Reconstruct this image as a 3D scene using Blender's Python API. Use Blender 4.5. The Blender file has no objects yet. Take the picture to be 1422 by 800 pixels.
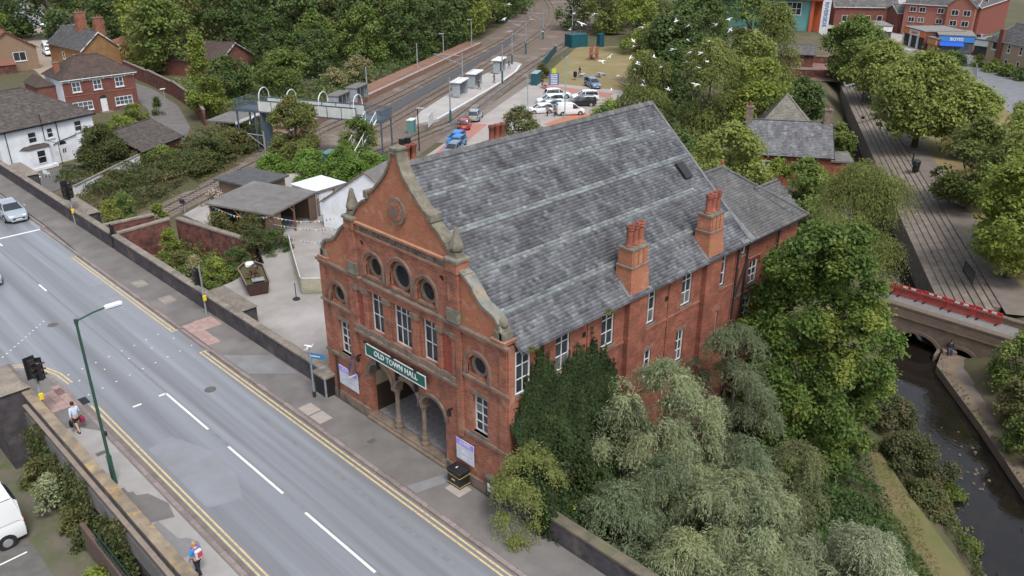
import bpy, math, random
import numpy as np
from mathutils import Vector, Matrix, geometry

# ------------------------------------------------------------------ camera
sc = bpy.context.scene
COL = sc.collection
R = math.radians
CAM = Vector((-20.7, -21.1, 24.0))
cd = bpy.data.cameras.new('camera'); cam = bpy.data.objects.new('camera', cd); COL.objects.link(cam)
cam.location = CAM; cam.rotation_euler = (R(90 - 24.48), 0, R(-44.86))
cd.sensor_width = 36; cd.lens = 1160 / 1422 * 36; cd.clip_start = 0.5; cd.clip_end = 3000
sc.camera = cam
# ------------------------------------------------------------------ daylight, overcast
SUN_EL, SUN_AZ = 58, 200          # azimuth clockwise from +Y
w = bpy.data.worlds.new('World'); sc.world = w; w.use_nodes = True
nt = w.node_tree; bg = nt.nodes['Background']
sky = nt.nodes.new('ShaderNodeTexSky'); sky.sky_type = 'NISHITA'; sky.sun_disc = False
sky.sun_elevation = R(SUN_EL); sky.sun_rotation = R(SUN_AZ); sky.air_density = 1.0; sky.dust_density = 3.0
hs = nt.nodes.new('ShaderNodeHueSaturation'); hs.inputs['Saturation'].default_value = 0.45
nt.links.new(sky.outputs[0], hs.inputs['Color']); nt.links.new(hs.outputs[0], bg.inputs[0])
bg.inputs[1].default_value = 0.14
sd = bpy.data.lights.new('sun', 'SUN'); sun = bpy.data.objects.new('sun', sd); COL.objects.link(sun)
sd.energy = 1.4; sd.angle = R(15); sd.color = (1.0, 0.96, 0.9)
az = R(SUN_AZ); sdir = Vector((math.sin(az) * math.cos(R(SUN_EL)), math.cos(az) * math.cos(R(SUN_EL)), math.sin(R(SUN_EL))))
sun.rotation_euler = sdir.to_track_quat('Z', 'Y').to_euler(); sun.location = (0, 0, 80)
sc.view_settings.view_transform = 'Standard'; sc.view_settings.look = 'None'
sc.view_settings.exposure = 0.82; sc.view_settings.gamma = 1
sc.cycles.max_bounces = 8; sc.cycles.diffuse_bounces = 4; sc.cycles.transparent_max_bounces = 4

# ------------------------------------------------------------------ materials
MATS = {}
def _n(nt, t, **kw):
    n = nt.nodes.new(t)
    for k, v in kw.items(): setattr(n, k, v)
    return n
def _mix(nt, fac, a, b, mode='MIX'):
    m = nt.nodes.new('ShaderNodeMix'); m.data_type = 'RGBA'; m.blend_type = mode
    for s, v in ((m.inputs['Factor'], fac), (m.inputs['A'], a), (m.inputs['B'], b)):
        pass
    def put(sock, v):
        if hasattr(v, 'is_linked') or hasattr(v, 'links'): nt.links.new(v, sock)
        elif isinstance(v, (int, float)): sock.default_value = v
        else: sock.default_value = (*v, 1) if len(v) == 3 else v
    put(m.inputs[0], fac); put(m.inputs[6], a); put(m.inputs[7], b)
    return m.outputs[2]
def _noise(nt, vec, scale, detail=4, rough=.55, lo=.35, hi=.65):
    n = nt.nodes.new('ShaderNodeTexNoise'); n.inputs['Scale'].default_value = scale
    n.inputs['Detail'].default_value = detail; n.inputs['Roughness'].default_value = rough
    if vec is not None: nt.links.new(vec, n.inputs['Vector'])
    r = nt.nodes.new('ShaderNodeMapRange'); r.inputs[1].default_value = lo; r.inputs[2].default_value = hi
    nt.links.new(n.outputs[0], r.inputs[0]); return r.outputs[0]
def mat(name, col, rough=.85, col2=None, scale=4, lo=.35, hi=.65, col3=None, scale3=.5, lo3=.55, hi3=.7,
        bump=0, bscale=30, spec=.35, metal=0, tint=0, rnd=0, stretch=None, brick=None, coat=0, emit=None, transl=0, detail=5, world=False):
    """One Principled material: base colour, up to two noise-mixed colours, optional brick courses, tint attribute, bump."""
    if name in MATS: return MATS[name]
    m = bpy.data.materials.new(name); m.use_nodes = True; MATS[name] = m
    nt = m.node_tree; p = nt.nodes['Principled BSDF']
    tc = nt.nodes.new('ShaderNodeTexCoord'); vec = tc.outputs['Object']
    if rnd or world: vec = nt.nodes.new('ShaderNodeNewGeometry').outputs['Position']
    if stretch:
        mp = nt.nodes.new('ShaderNodeMapping'); mp.inputs['Scale'].default_value = stretch
        nt.links.new(vec, mp.inputs[0]); svec = mp.outputs[0]
    else: svec = vec
    c = (*col, 1); height = None
    if brick:                                   # (width, height, mortar colour, second brick colour)
        sx = nt.nodes.new('ShaderNodeSeparateXYZ'); nt.links.new(vec, sx.inputs[0])
        ad = nt.nodes.new('ShaderNodeMath'); ad.operation = 'ADD'; nt.links.new(sx.outputs[0], ad.inputs[0]); nt.links.new(sx.outputs[1], ad.inputs[1])
        cb = nt.nodes.new('ShaderNodeCombineXYZ'); nt.links.new(ad.outputs[0], cb.inputs[0]); nt.links.new(sx.outputs[2], cb.inputs[1])
        b = nt.nodes.new('ShaderNodeTexBrick'); nt.links.new(cb.outputs[0], b.inputs['Vector'])
        b.inputs['Scale'].default_value = 1; b.inputs['Brick Width'].default_value = brick[0]; b.inputs['Row Height'].default_value = brick[1]
        b.inputs['Mortar Size'].default_value = .009; b.inputs['Mortar Smooth'].default_value = .2; b.inputs['Bias'].default_value = 0
        b.inputs['Color1'].default_value = c; b.inputs['Color2'].default_value = (*brick[3], 1); b.inputs['Mortar'].default_value = (*brick[2], 1)
        c = b.outputs['Color']; height = b.outputs['Fac']
    if col2: c = _mix(nt, _noise(nt, svec, scale, detail, .6, lo, hi), c, col2)
    if col3: c = _mix(nt, _noise(nt, svec if stretch else vec, scale3, 5, .6, lo3, hi3), c, col3)
    if tint:
        a = nt.nodes.new('ShaderNodeAttribute'); a.attribute_name = 'tint'
        r = nt.nodes.new('ShaderNodeMapRange'); r.inputs[3].default_value = 1 - tint; r.inputs[4].default_value = 1 + tint
        nt.links.new(a.outputs['Fac'], r.inputs[0])
        cc = nt.nodes.new('ShaderNodeCombineXYZ')
        for i in range(3): nt.links.new(r.outputs[0], cc.inputs[i])
        c = _mix(nt, 1.0, c, cc.outputs[0], 'MULTIPLY')
    if rnd:
        oi = nt.nodes.new('ShaderNodeObjectInfo')
        r = nt.nodes.new('ShaderNodeMapRange'); r.inputs[3].default_value = 1 - rnd; r.inputs[4].default_value = 1 + rnd
        nt.links.new(oi.outputs['Random'], r.inputs[0])
        cc = nt.nodes.new('ShaderNodeCombineXYZ')
        for i in range(3): nt.links.new(r.outputs[0], cc.inputs[i])
        c = _mix(nt, 1.0, c, cc.outputs[0], 'MULTIPLY')
    bc = p.inputs['Base Color']
    if hasattr(c, 'links'): nt.links.new(c, bc)
    else: bc.default_value = c
    p.inputs['Roughness'].default_value = rough; p.inputs['Metallic'].default_value = metal
    p.inputs['Specular IOR Level'].default_value = spec; p.inputs['Coat Weight'].default_value = coat
    if bump:
        bn = nt.nodes.new('ShaderNodeBump'); bn.inputs['Strength'].default_value = min(1, bump); bn.inputs['Distance'].default_value = .02 * max(1, bump)
        if height is not None:
            iv = nt.nodes.new('ShaderNodeMath'); iv.operation = 'SUBTRACT'; iv.inputs[0].default_value = 1; nt.links.new(height, iv.inputs[1]); nt.links.new(iv.outputs[0], bn.inputs['Height'])
        else:
            nz = nt.nodes.new('ShaderNodeTexNoise'); nz.inputs['Scale'].default_value = bscale; nz.inputs['Detail'].default_value = 4
            nt.links.new(vec, nz.inputs['Vector']); nt.links.new(nz.outputs[0], bn.inputs['Height'])
        nt.links.new(bn.outputs[0], p.inputs['Normal'])
    if transl:
        out = nt.nodes['Material Output']; tr = nt.nodes.new('ShaderNodeBsdfTranslucent'); mx = nt.nodes.new('ShaderNodeMixShader'); mx.inputs[0].default_value = transl
        if hasattr(c, 'links'): nt.links.new(c, tr.inputs[0])
        else: tr.inputs[0].default_value = c
        nt.links.new(p.outputs[0], mx.inputs[1]); nt.links.new(tr.outputs[0], mx.inputs[2]); nt.links.new(mx.outputs[0], out.inputs[0])
    if emit: p.inputs['Emission Color'].default_value = (*emit, 1); p.inputs['Emission Strength'].default_value = .6
    return m

# ------------------------------------------------------------------ objects
def tag(o, label=None, cat=None, group=None, kind=None):
    if label: o['label'] = label
    if cat: o['category'] = cat
    if group: o['group'] = group
    if kind: o['kind'] = kind
    return o
def thing(name, label, cat, loc=(0, 0, 0), rz=0, group=None):
    o = bpy.data.objects.new(name, None); COL.objects.link(o); o.location = loc; o.rotation_euler = (0, 0, rz)
    o.empty_display_size = .2
    return tag(o, label, cat, group)
def kids(o): return [c for c in bpy.data.objects if c.parent is o]
def copy_tree(o, loc=None, rz=None, label=None, parent=None, scale=None):
    c = o.copy(); COL.objects.link(c)
    if parent is not None: c.parent = parent
    if loc is not None: c.location = loc
    if rz is not None: c.rotation_euler = (0, 0, rz)
    if scale is not None: c.scale = scale
    if label: c['label'] = label
    for ch in o.children: copy_tree(ch, parent=c)
    return c
def obj(name, me, parent=None, mt=None, loc=None):
    o = bpy.data.objects.new(name, me); COL.objects.link(o)
    if parent is not None: o.parent = parent
    if mt is not None and not me.materials: me.materials.append(mt)
    if loc is not None: o.location = loc
    return o

class MB:
    def __init__(s): s.v = []; s.f = []
    def add(s, vs, fs):
        k = len(s.v); s.v.extend(vs); s.f.extend([tuple(i + k for i in f) for f in fs]); return s
    def box(s, x0, x1, y0, y1, z0, z1):
        if x0 > x1: x0, x1 = x1, x0
        if y0 > y1: y0, y1 = y1, y0
        if z0 > z1: z0, z1 = z1, z0
        return s.add([(x0, y0, z0), (x1, y0, z0), (x1, y1, z0), (x0, y1, z0), (x0, y0, z1), (x1, y0, z1), (x1, y1, z1), (x0, y1, z1)],
                     [(0, 3, 2, 1), (4, 5, 6, 7), (0, 1, 5, 4), (1, 2, 6, 5), (2, 3, 7, 6), (3, 0, 4, 7)])
    def bbox(s, x0, x1, y0, y1, z0, z1, b):          # box with bevelled vertical and top edges
        pts = [(x0 + b, y0), (x1 - b, y0), (x1, y0 + b), (x1, y1 - b), (x1 - b, y1), (x0 + b, y1), (x0, y1 - b), (x0, y0 + b)]
        cx, cy = (x0 + x1) / 2, (y0 + y1) / 2
        ins = [(cx + (x - cx) * (1 - 2 * b / max(x1 - x0, 1e-3)), cy + (y - cy) * (1 - 2 * b / max(y1 - y0, 1e-3))) for x, y in pts]
        vs = [(x, y, z0) for x, y in pts] + [(x, y, z1 - b) for x, y in pts] + [(x, y, z1) for x, y in ins]
        fs = [tuple(range(7, -1, -1)), tuple(range(16, 24))]
        for r in (0, 8):
            for i in range(8): j = (i + 1) % 8; fs.append((r + i, r + j, r + 8 + j, r + 8 + i))
        return s.add(vs, fs)
    def prism(s, poly, fn, a, b):                    # polygon in 2D extruded: fn(u, v, w) -> xyz
        n = len(poly)
        vs = [fn(u, v, a) for u, v in poly] + [fn(u, v, b) for u, v in poly]
        tri = geometry.tessellate_polygon([[Vector((u, v, 0)) for u, v in poly]])
        fs = [tuple(t) for t in tri] + [tuple(i + n for i in reversed(t)) for t in tri]
        fs += [(i, (i + 1) % n, n + (i + 1) % n, n + i) for i in range(n)]
        return s.add(vs, fs)
    def holed(s, outer, holes, fn, a, b):            # plate with holes and reveals
        loops = [outer] + holes
        flat = [p for l in loops for p in l]; n = len(flat)
        tri = geometry.tessellate_polygon([[Vector((u, v, 0)) for u, v in l] for l in loops])
        vs = [fn(u, v, a) for u, v in flat] + [fn(u, v, b) for u, v in flat]
        fs = [tuple(t) for t in tri] + [tuple(i + n for i in reversed(t)) for t in tri]
        k = 0
        for l in loops:
            m = len(l)
            for i in range(m): j = (i + 1) % m; fs.append((k + i, k + j, n + k + j, n + k + i))
            k += m
        return s.add(vs, fs)
    def cyl(s, p0, p1, r0, r1=None, n=8, caps=True):
        r1 = r0 if r1 is None else r1
        p0 = Vector(p0); p1 = Vector(p1); d = (p1 - p0).normalized()
        a = d.orthogonal().normalized(); b = d.cross(a)
        vs = []
        for p, r in ((p0, r0), (p1, r1)):
            for i in range(n):
                t = 2 * math.pi * i / n; vs.append(tuple(p + a * (r * math.cos(t)) + b * (r * math.sin(t))))
        fs = [(i, (i + 1) % n, n + (i + 1) % n, n + i) for i in range(n)]
        if caps: fs += [tuple(range(n - 1, -1, -1)), tuple(range(n, 2 * n))]
        return s.add(vs, fs)
    def lathe(s, prof, c=(0, 0, 0), n=12):
        vs = []; fs = []
        for r, z in prof:
            for i in range(n):
                t = 2 * math.pi * (i + .5) / n; vs.append((c[0] + r * math.cos(t), c[1] + r * math.sin(t), c[2] + z))
        for k in range(len(prof) - 1):
            for i in range(n): j = (i + 1) % n; fs.append((k * n + i, k * n + j, (k + 1) * n + j, (k + 1) * n + i))
        fs += [tuple(range(n - 1, -1, -1)), tuple(range((len(prof) - 1) * n, len(prof) * n))]
        return s.add(vs, fs)
    def tube(s, pts, r, n=6):
        pts = [Vector(p) for p in pts]; rs = r if isinstance(r, (list, tuple)) else [r] * len(pts)
        k0 = len(s.v); vs = []; fs = []; a = None
        for i, p in enumerate(pts):
            d = (pts[min(i + 1, len(pts) - 1)] - pts[max(i - 1, 0)]).normalized()
            if a is None: a = d.orthogonal().normalized()
            a = (a - d * a.dot(d)).normalized(); b = d.cross(a)
            for j in range(n):
                t = 2 * math.pi * j / n; vs.append(tuple(p + (a * math.cos(t) + b * math.sin(t)) * rs[i]))
        for i in range(len(pts) - 1):
            for j in range(n): q = (j + 1) % n; fs.append((i * n + j, i * n + q, (i + 1) * n + q, (i + 1) * n + j))
        fs += [tuple(range(n - 1, -1, -1)), tuple(range((len(pts) - 1) * n, len(pts) * n))]
        return s.add(vs, fs)
    def quad(s, a, b, c, d): return s.add([tuple(a), tuple(b), tuple(c), tuple(d)], [(0, 1, 2, 3)])
    def strip(s, pts, wl, wr, z):                    # flat ribbon along a polyline
        pts = [Vector((p[0], p[1], 0)) for p in pts]; vs = []
        for i, p in enumerate(pts):
            d = (pts[min(i + 1, len(pts) - 1)] - pts[max(i - 1, 0)]).normalized(); nn = Vector((-d.y, d.x, 0))
            vs += [tuple(p + nn * wl + Vector((0, 0, z))), tuple(p - nn * wr + Vector((0, 0, z)))]
        return s.add(vs, [(2 * i, 2 * i + 1, 2 * i + 3, 2 * i + 2) for i in range(len(pts) - 1)])
    def xf(s, m): s.v = [tuple(m @ Vector(v)) for v in s.v]; return s
    def mesh(s, name, mt=None, smooth=False):
        me = bpy.data.meshes.new(name); me.from_pydata(s.v, [], s.f)
        bad = me.validate(clean_customdata=False)
        if mt: me.materials.append(mt)
        if smooth:
            me.polygons.foreach_set('use_smooth', [True] * len(me.polygons))
            try: me.set_sharp_from_angle(angle=R(40))
            except Exception: pass
        me.update(); return me
    def build(s, name, mt, parent=None, kind=None, smooth=False, fix=False):
        me = s.mesh(name, mt, smooth)
        if fix:
            import bmesh
            bm = bmesh.new(); bm.from_mesh(me); bmesh.ops.recalc_face_normals(bm, faces=bm.faces); bm.to_mesh(me); bm.free()
        o = obj(name, me, parent)
        if kind: o['kind'] = kind
        return o
def quads_mesh(name, V, F, mt, tint=None, smooth=False):
    """fast numpy mesh: V (n,3), F (m,4); tint per face."""
    me = bpy.data.meshes.new(name); me.vertices.add(len(V)); me.vertices.foreach_set('co', np.ascontiguousarray(V, np.float32).ravel())
    m, k = F.shape; me.loops.add(m * k); me.loops.foreach_set('vertex_index', np.ascontiguousarray(F, np.int32).ravel())
    me.polygons.add(m); me.polygons.foreach_set('loop_start', np.arange(0, m * k, k, dtype=np.int32)); me.polygons.foreach_set('loop_total', np.full(m, k, np.int32))
    if tint is not None:
        a = me.attributes.new('tint', 'FLOAT', 'FACE'); a.data.foreach_set('value', np.ascontiguousarray(tint, np.float32))
    me.materials.append(mt); me.update(calc_edges=True); me.validate()
    return me
XZ = lambda u, v, w: (u, w, v)      # polygon in X-Z, extruded along Y
YZ = lambda u, v, w: (w, u, v)      # polygon in Y-Z, extruded along X
XY = lambda u, v, w: (u, v, w)
def arc(cx, cy, r, a0, a1, n): return [(cx + r * math.cos(a0 + (a1 - a0) * i / n), cy + r * math.sin(a0 + (a1 - a0) * i / n)) for i in range(n + 1)]
def text_mesh(txt, size, depth, bold=0.0, spacing=1.0):
    cu = bpy.data.curves.new('lettering', 'FONT'); cu.body = txt; cu.size = size; cu.extrude = depth; cu.offset = bold; cu.align_x = 'CENTER'; cu.align_y = 'CENTER'; cu.space_character = spacing; cu.resolution_u = 3
    o = bpy.data.objects.new('lettering', cu); COL.objects.link(o)
    dg = bpy.context.evaluated_depsgraph_get(); dg.update()
    me = bpy.data.meshes.new_from_object(o.evaluated_get(dg)); bpy.data.objects.remove(o); me.name = 'lettering'
    return me
UX = Vector((.866, .5, 0)); NX = Vector((-.5, .866, 0))
def ST(s, t, z=-5.0): p = UX * s + NX * t; return (p.x, p.y, z)
U_RZ = R(30)

# ------------------------------------------------------------------ palette
def brickmat(name, c1, c2, mortar, **k): return mat(name, c1, .92, brick=(.235, .078, mortar, c2), bump=.8, spec=.2, detail=10, **k)
B_RED = brickmat('red_brick', (.335, .107, .062), (.195, .064, .043), (.30, .20, .15), col2=(.40, .24, .16), scale=1.6, lo=.52, hi=.85, col3=(.12, .062, .048), scale3=1.1, lo3=.5, hi3=.75)
B_SIDE = brickmat('side_red_brick', (.30, .085, .054), (.165, .05, .038), (.26, .16, .11), col2=(.12, .05, .038), scale=1.1, lo=.42, hi=.78, col3=(.34, .13, .085), scale3=1.7, lo3=.52, hi3=.75)
B_GABLE = brickmat('weathered_gable_brick', (.39, .122, .07), (.27, .08, .05), (.34, .22, .15), col2=(.32, .16, .085), scale=1.3, lo=.42, hi=.72, col3=(.42, .24, .17), scale3=1.6, lo3=.54, hi3=.75)
B_DARK = brickmat('blue_brick', (.06, .058, .07), (.085, .075, .08), (.12, .11, .11), col2=(.05, .045, .05), scale=1.5, col3=(.13, .11, .10), scale3=.8)
B_BROWN = brickmat('brown_brick', (.20, .075, .055), (.15, .06, .05), (.2, .15, .12), col2=(.16, .06, .05), scale=.8)
B_YELL = brickmat('buff_brick', (.40, .29, .20), (.33, .24, .17), (.34, .29, .24), col2=(.36, .25, .18), scale=.6)
B_OLD = brickmat('old_wall_brick', (.21, .07, .052), (.12, .045, .04), (.16, .1, .09), col2=(.05, .035, .03), scale=1.7, lo=.42, hi=.66, col3=(.20, .11, .085), scale3=1.2)
STONE = mat('sandstone', (.195, .15, .115), .9, (.13, .10, .08), 2.2, col3=(.085, .07, .055), scale3=1.3, bump=.4, bscale=25)
STONE_G = mat('lichen_stone', (.175, .158, .122), .95, (.105, .095, .076), 2.5, col3=(.2, .195, .15), scale3=3, lo3=.5, hi3=.7, bump=.5, bscale=22)
STONE_P = mat('pale_coping', (.20, .205, .19), .92, (.12, .12, .105), 2.5, col3=(.26, .2, .13), scale3=2, bump=.4)
COPE = mat('wall_coping', (.21, .18, .15), .95, (.14, .125, .11), 1.8, col3=(.25, .22, .18), scale3=3, rnd=.12, bump=.5)
COPE_L = mat('lichen_coping', (.25, .20, .14), .95, (.15, .125, .1), 1.6, col3=(.40, .26, .07), scale3=.9, lo3=.54, hi3=.72, rnd=.12, bump=.5)
SLATE = mat('welsh_slate', (.07, .072, .083), .5, (.155, .163, .174), 1.3, lo=.4, hi=.72, col3=(.058, .058, .066), scale3=.8, lo3=.48, hi3=.68, tint=.46, spec=.45, detail=12, stretch=(1.0, .5, .5))
SLATE_B = mat('pale_slate_band', (.185, .205, .205), .6, (.12, .13, .138), 1.1, tint=.4, col3=(.10, .105, .115), scale3=.9, lo3=.52, hi3=.7, detail=9)
SLATE_R = mat('rear_slate', (.078, .077, .08), .65, (.115, .112, .112), .8, tint=.3, spec=.35)
TILE = mat('dark_roof_tile', (.072, .063, .06), .8, (.095, .08, .072), 1.2, tint=.35)
TILE_B = mat('brown_roof_tile', (.085, .058, .05), .85, (.065, .048, .044), .7, tint=.25)
LEAD = mat('lead', (.16, .165, .17), .6, (.1, .1, .105), 3)
WHITE = mat('white_paint', (.62, .64, .66), .5, (.5, .51, .52), 2)
WH_WALL = mat('white_render', (.66, .69, .74), .8, (.56, .58, .62), .8, col3=(.44, .44, .42), scale3=.5, lo3=.6, hi3=.85)
GLASS = mat('window_glass', (.012, .014, .018), .08, (.04, .045, .05), .9, spec=.35)
GLASS2 = mat('window_glass_pale', (.045, .05, .055), .1, (.02, .022, .025), 1.4, spec=.4)
GLASS3 = mat('window_glass_blind', (.16, .16, .155), .25, (.07, .07, .07), 1.2, spec=.4)
GLASS_B = mat('sky_window_glass', (.10, .13, .16), .1, (.03, .04, .05), .8, spec=.6)
BLACK = mat('black_paint', (.014, .014, .016), .4, spec=.4)
IRON = mat('dark_ironwork', (.02, .022, .025), .6)
GREEN_P = mat('green_post_paint', (.022, .075, .052), .4, (.03, .06, .045), 6)
GREY_M = mat('galvanised_steel', (.33, .35, .37), .5, (.22, .23, .25), 4, metal=.3)
TERRA = mat('terracotta_pot', (.30, .095, .06), .8, (.16, .06, .045), 3, rnd=.12)
TIMBER = mat('weathered_timber', (.17, .115, .08), .85, (.09, .065, .05), 3, stretch=(6, 6, 1))
FELT = mat('roofing_felt', (.15, .145, .14), .9, (.11, .105, .10), 1.2, col3=(.19, .185, .175), scale3=.6, bump=.2)
ASPH = mat('road_asphalt', (.19, .204, .228), .34, (.128, .13, .136), .8, lo=.42, hi=.68, col3=(.245, .26, .288), scale3=1.3, lo3=.5, hi3=.78, stretch=(1.0, .018, 1), spec=.5, bump=.15, bscale=160, detail=9)
ASPH_D = mat('patched_asphalt', (.155, .155, .16), .6, (.205, .205, .215), 1.0, lo=.3, hi=.7, bump=.2, bscale=120, detail=9)
ROADP = mat('worn_road_patch', (.18, .182, .19), .5, (.215, .23, .26), .6, lo=.3, hi=.65, bump=.2, bscale=120, detail=10)
PAVE = mat('pavement_asphalt', (.152, .143, .137), .8, (.118, .110, .106), .7, col3=(.185, .175, .168), scale3=.3, lo3=.5, hi3=.75, bump=.25, bscale=90, detail=8)
PAVE_L = mat('pale_pavement', (.30, .29, .285), .85, (.25, .24, .235), .9, bump=.2, bscale=90)
KERB = mat('granite_kerb', (.235, .19, .175), .85, (.17, .145, .14), 4, rnd=.15, bump=.3)
GUTTER = mat('gutter_asphalt', (.12, .108, .1), .8, (.16, .145, .135), 2, bump=.2, bscale=90)
YLINE = mat('yellow_line_paint', (.52, .40, .20), .75, (.26, .22, .17), 7, lo=.48, hi=.72, detail=9)
WLINE = mat('white_line_paint', (.64, .64, .63), .7, (.28, .285, .3), 9, lo=.55, hi=.75, detail=9)
TACT = mat('buff_tactile_paving', (.34, .235, .215), .85, (.27, .19, .175), 3, rnd=.1, bump=.4, bscale=24)
YARD = mat('yard_concrete', (.29, .275, .265), .9, (.22, .205, .195), .35, col3=(.34, .325, .31), scale3=.25, lo3=.48, hi3=.7, bump=.15, bscale=60, detail=8)
BALLAST = mat('track_ballast', (.16, .125, .10), .95, (.095, .075, .063), 3, col3=(.21, .18, .155), scale3=.25, bump=.9, bscale=14)
RAIL = mat('rail_steel', (.12, .085, .065), .5, (.2, .18, .17), 2, metal=.4)
SLEEPER = mat('concrete_sleeper', (.21, .185, .165), .9, (.14, .12, .1), 3)
# ------------------------------------------------------------------ terrain
rng = np.random.default_rng(7)
RIV = [(330, 143.5), (142, 47), (64, 10.5), (45, -2.2), (41, -3.2), (34.6, -7.4), (29.8, -11.2), (24.9, -14.4), (15, -22), (0, -34), (-60, -80)]
def river_d(x, y):
    d = np.full(x.shape, 1e9)
    for (ax, ay), (bx, by) in zip(RIV[:-1], RIV[1:]):
        ex, ey = bx - ax, by - ay; L2 = ex * ex + ey * ey
        t = np.clip(((x - ax) * ex + (y - ay) * ey) / L2, 0, 1)
        d = np.minimum(d, np.hypot(x - ax - t * ex, y - ay - t * ey))
    return d
def height(x, y):
    x = np.asarray(x, float); y = np.asarray(y, float)
    z = np.full(x.shape, -5.0)
    z = np.where((x < -12.3), -3.2, z)
    z = np.where((x > -12.3) & (x < -.1) & ~((y > 44) & (y < 66)), -1.2, z)
    z = np.where((x > -12.3) & (x < -.1) & ((y > 44) & (y < 66)), -5.2, z)
    g = -3.4 - 1.8 * np.clip(x / 14, 0, 1)
    z = np.where((x > -.1) & (x < 30) & (y < 2), np.maximum(g, -5.2), z)
    z = np.where((x > .1) & (x < 19) & (y > 69.5) & (y < 100), -4.2, z)
    z = np.where((y > 66) & (x > .1) & (x < 2.2), -4.2, z)
    d = river_d(x, y); up = x > 44
    ch = np.where(d < 2.2, -8.5, np.where(d < 3.0, -8.5 + (d - 2.2) / .8 * np.where(up, .6, 1.2), 0))
    ch2 = np.where(up, -7.9 + (d - 3) / 3.2 * 2.6, np.where(d < 6, -7.3 + (d - 3) * .3, -6.4 + (d - 6) / 4 * 1.5))
    ch = np.where(d < 3.0, ch, ch2)
    return np.minimum(z, ch)
gx = np.unique(np.concatenate([np.linspace(-900, -60, 12), np.arange(-60, -20, 5), np.arange(-20, 60, .8), np.arange(60, 160, 3), np.arange(160, 330, 10), np.linspace(330, 1500, 14), [-12.31, -12.29, -.11, -.09]]))
gy = np.unique(np.concatenate([np.linspace(-900, -60, 12), np.arange(-60, -24, 5), np.arange(-24, 50, .8), np.arange(50, 160, 3), np.arange(160, 330, 10), np.linspace(330, 1500, 14)]))
X, Y = np.meshgrid(gx, gy); Z = height(X, Y)
V = np.stack([X.ravel(), Y.ravel(), Z.ravel()], 1); nx, ny = len(gx), len(gy)
I = (np.arange(ny - 1)[:, None] * nx + np.arange(nx - 1)[None]).ravel()
F = np.stack([I, I + 1, I + nx + 1, I + nx], 1)
GROUND = mat('earth_and_grass', (.06, .064, .028), .95, (.085, .072, .042), .5, col3=(.11, .092, .06), scale3=.12, lo3=.5, hi3=.7, bump=.6, bscale=4, detail=8)
g = obj('ground', quads_mesh('ground', V, F, GROUND)); g['kind'] = 'structure'
WATER = mat('river_water', (.008, .007, .006), .03, (.014, .011, .009), 1.2, bump=.3, bscale=3.4, spec=.45)
wm = MB(); wm.strip(RIV[:-1], 3.6, 3.6, -7.95); o = wm.build('river_water', WATER); o['kind'] = 'structure'

def sheet(name, pts, z, m, kind='structure'):
    b = MB(); tri = geometry.tessellate_polygon([[Vector((p[0], p[1], 0)) for p in pts]])
    b.add([(p[0], p[1], z if len(p) < 3 else p[2]) for p in pts], [tuple(t) for t in tri]); o = b.build(name, m, fix=True)
    o['kind'] = kind; return o
# ------------------------------------------------------------------ road deck, pavements, kerbs
RZ = -.12
b = MB(); b.box(-12.6, .1, -90, 46, -1.1, RZ - .02); b.box(-12.6, .1, 46, 62, -1.1, RZ - .02); b.box(-12.6, .1, 62, 190, -1.1, RZ - .02)
b.box(-60, -12.6, 28, 60, -3.3, RZ - .02)
o = b.build('road_deck', PAVE); o['kind'] = 'structure'
sheet('road', [(-10.2, -90), (-2.62, -90), (-2.62, 44), (-2.3, 52), (-2.1, 190), (-12.5, 190), (-60, 60), (-60, 29), (-13.5, 29), (-11.3, 28.2), (-10.4, 26.6), (-10.2, 24.5)], RZ, ASPH)
def slab(name, pts, z0, z1, m, parent=None):
    b = MB(); b.prism(pts, XY, z0, z1); o = b.build(name, m, parent, fix=True)
    if parent is None: o['kind'] = 'structure'
    return o
pf = slab('pavement', [(-2.40, -90), (-.2, -90), (-.2, 190), (-1.9, 190), (-2.1, 52), (-2.40, 44)], -.3, 0, PAVE)
corner = [(-13.5, 28.8), (-11.4, 28.0), (-10.6, 26.5), (-10.42, 24.5)]
pn = slab('pavement', [(-12.2, -90), (-10.42, -90)] + corner[::-1] + [(-13.9, 28.8), (-13.9, 26.3), (-12.2, 26.3)], -.3, 0, PAVE)
# pale resurfaced strip and darker patches on the near pavement
sheet('pavement_patch', [(-11.98, -60), (-10.5, -60), (-10.5, 18.6), (-11.1, 19.6), (-11.98, 20.2)], .004, PAVE_L)
sheet('pavement_patch', [(-11.97, 12.3), (-11.6, 12.4), (-10.88, 12.0), (-10.52, 10.7), (-10.73, 9.6), (-11.6, 9.95), (-11.97, 10.1)], .008, PAVE)
sheet('pavement_patch', [(-11.97, 9.55), (-11.36, 9.9), (-11.23, 8.2), (-10.9, 7.9), (-10.73, 7.4), (-10.82, 6.93), (-11.97, 6.9)], .008, ASPH_D)
sheet('pavement_patch', [(-11.97, 13.2), (-11.48, 13.2), (-11.49, 12.7), (-11.3, 12.6), (-11.3, 12.2), (-11.97, 12.4)], .0085, PAVE)
sheet('pavement_patch', [(-1.7, 31.9), (-.85, 31.9), (-.85, 30.7), (-1.7, 30.7)], .004, mat('buff_patch', (.26, .235, .205), .9, (.2, .18, .16), 2))
sheet('pavement_patch', [(-1.9, 35.8), (-1.1, 35.8), (-1.1, 34.6), (-1.9, 34.6)], .004, MATS['buff_patch'])
sheet('pavement_patch', [(-2.3, 4.2), (-.3, 3.6), (-.3, 3.0), (-2.3, 3.5)], .004, ASPH_D)
sheet('pavement_patch', [(-2.35, 21.5), (-.3, 19.5), (-.3, 16.5), (-2.35, 18.5)], .004, ASPH_D)
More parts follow.
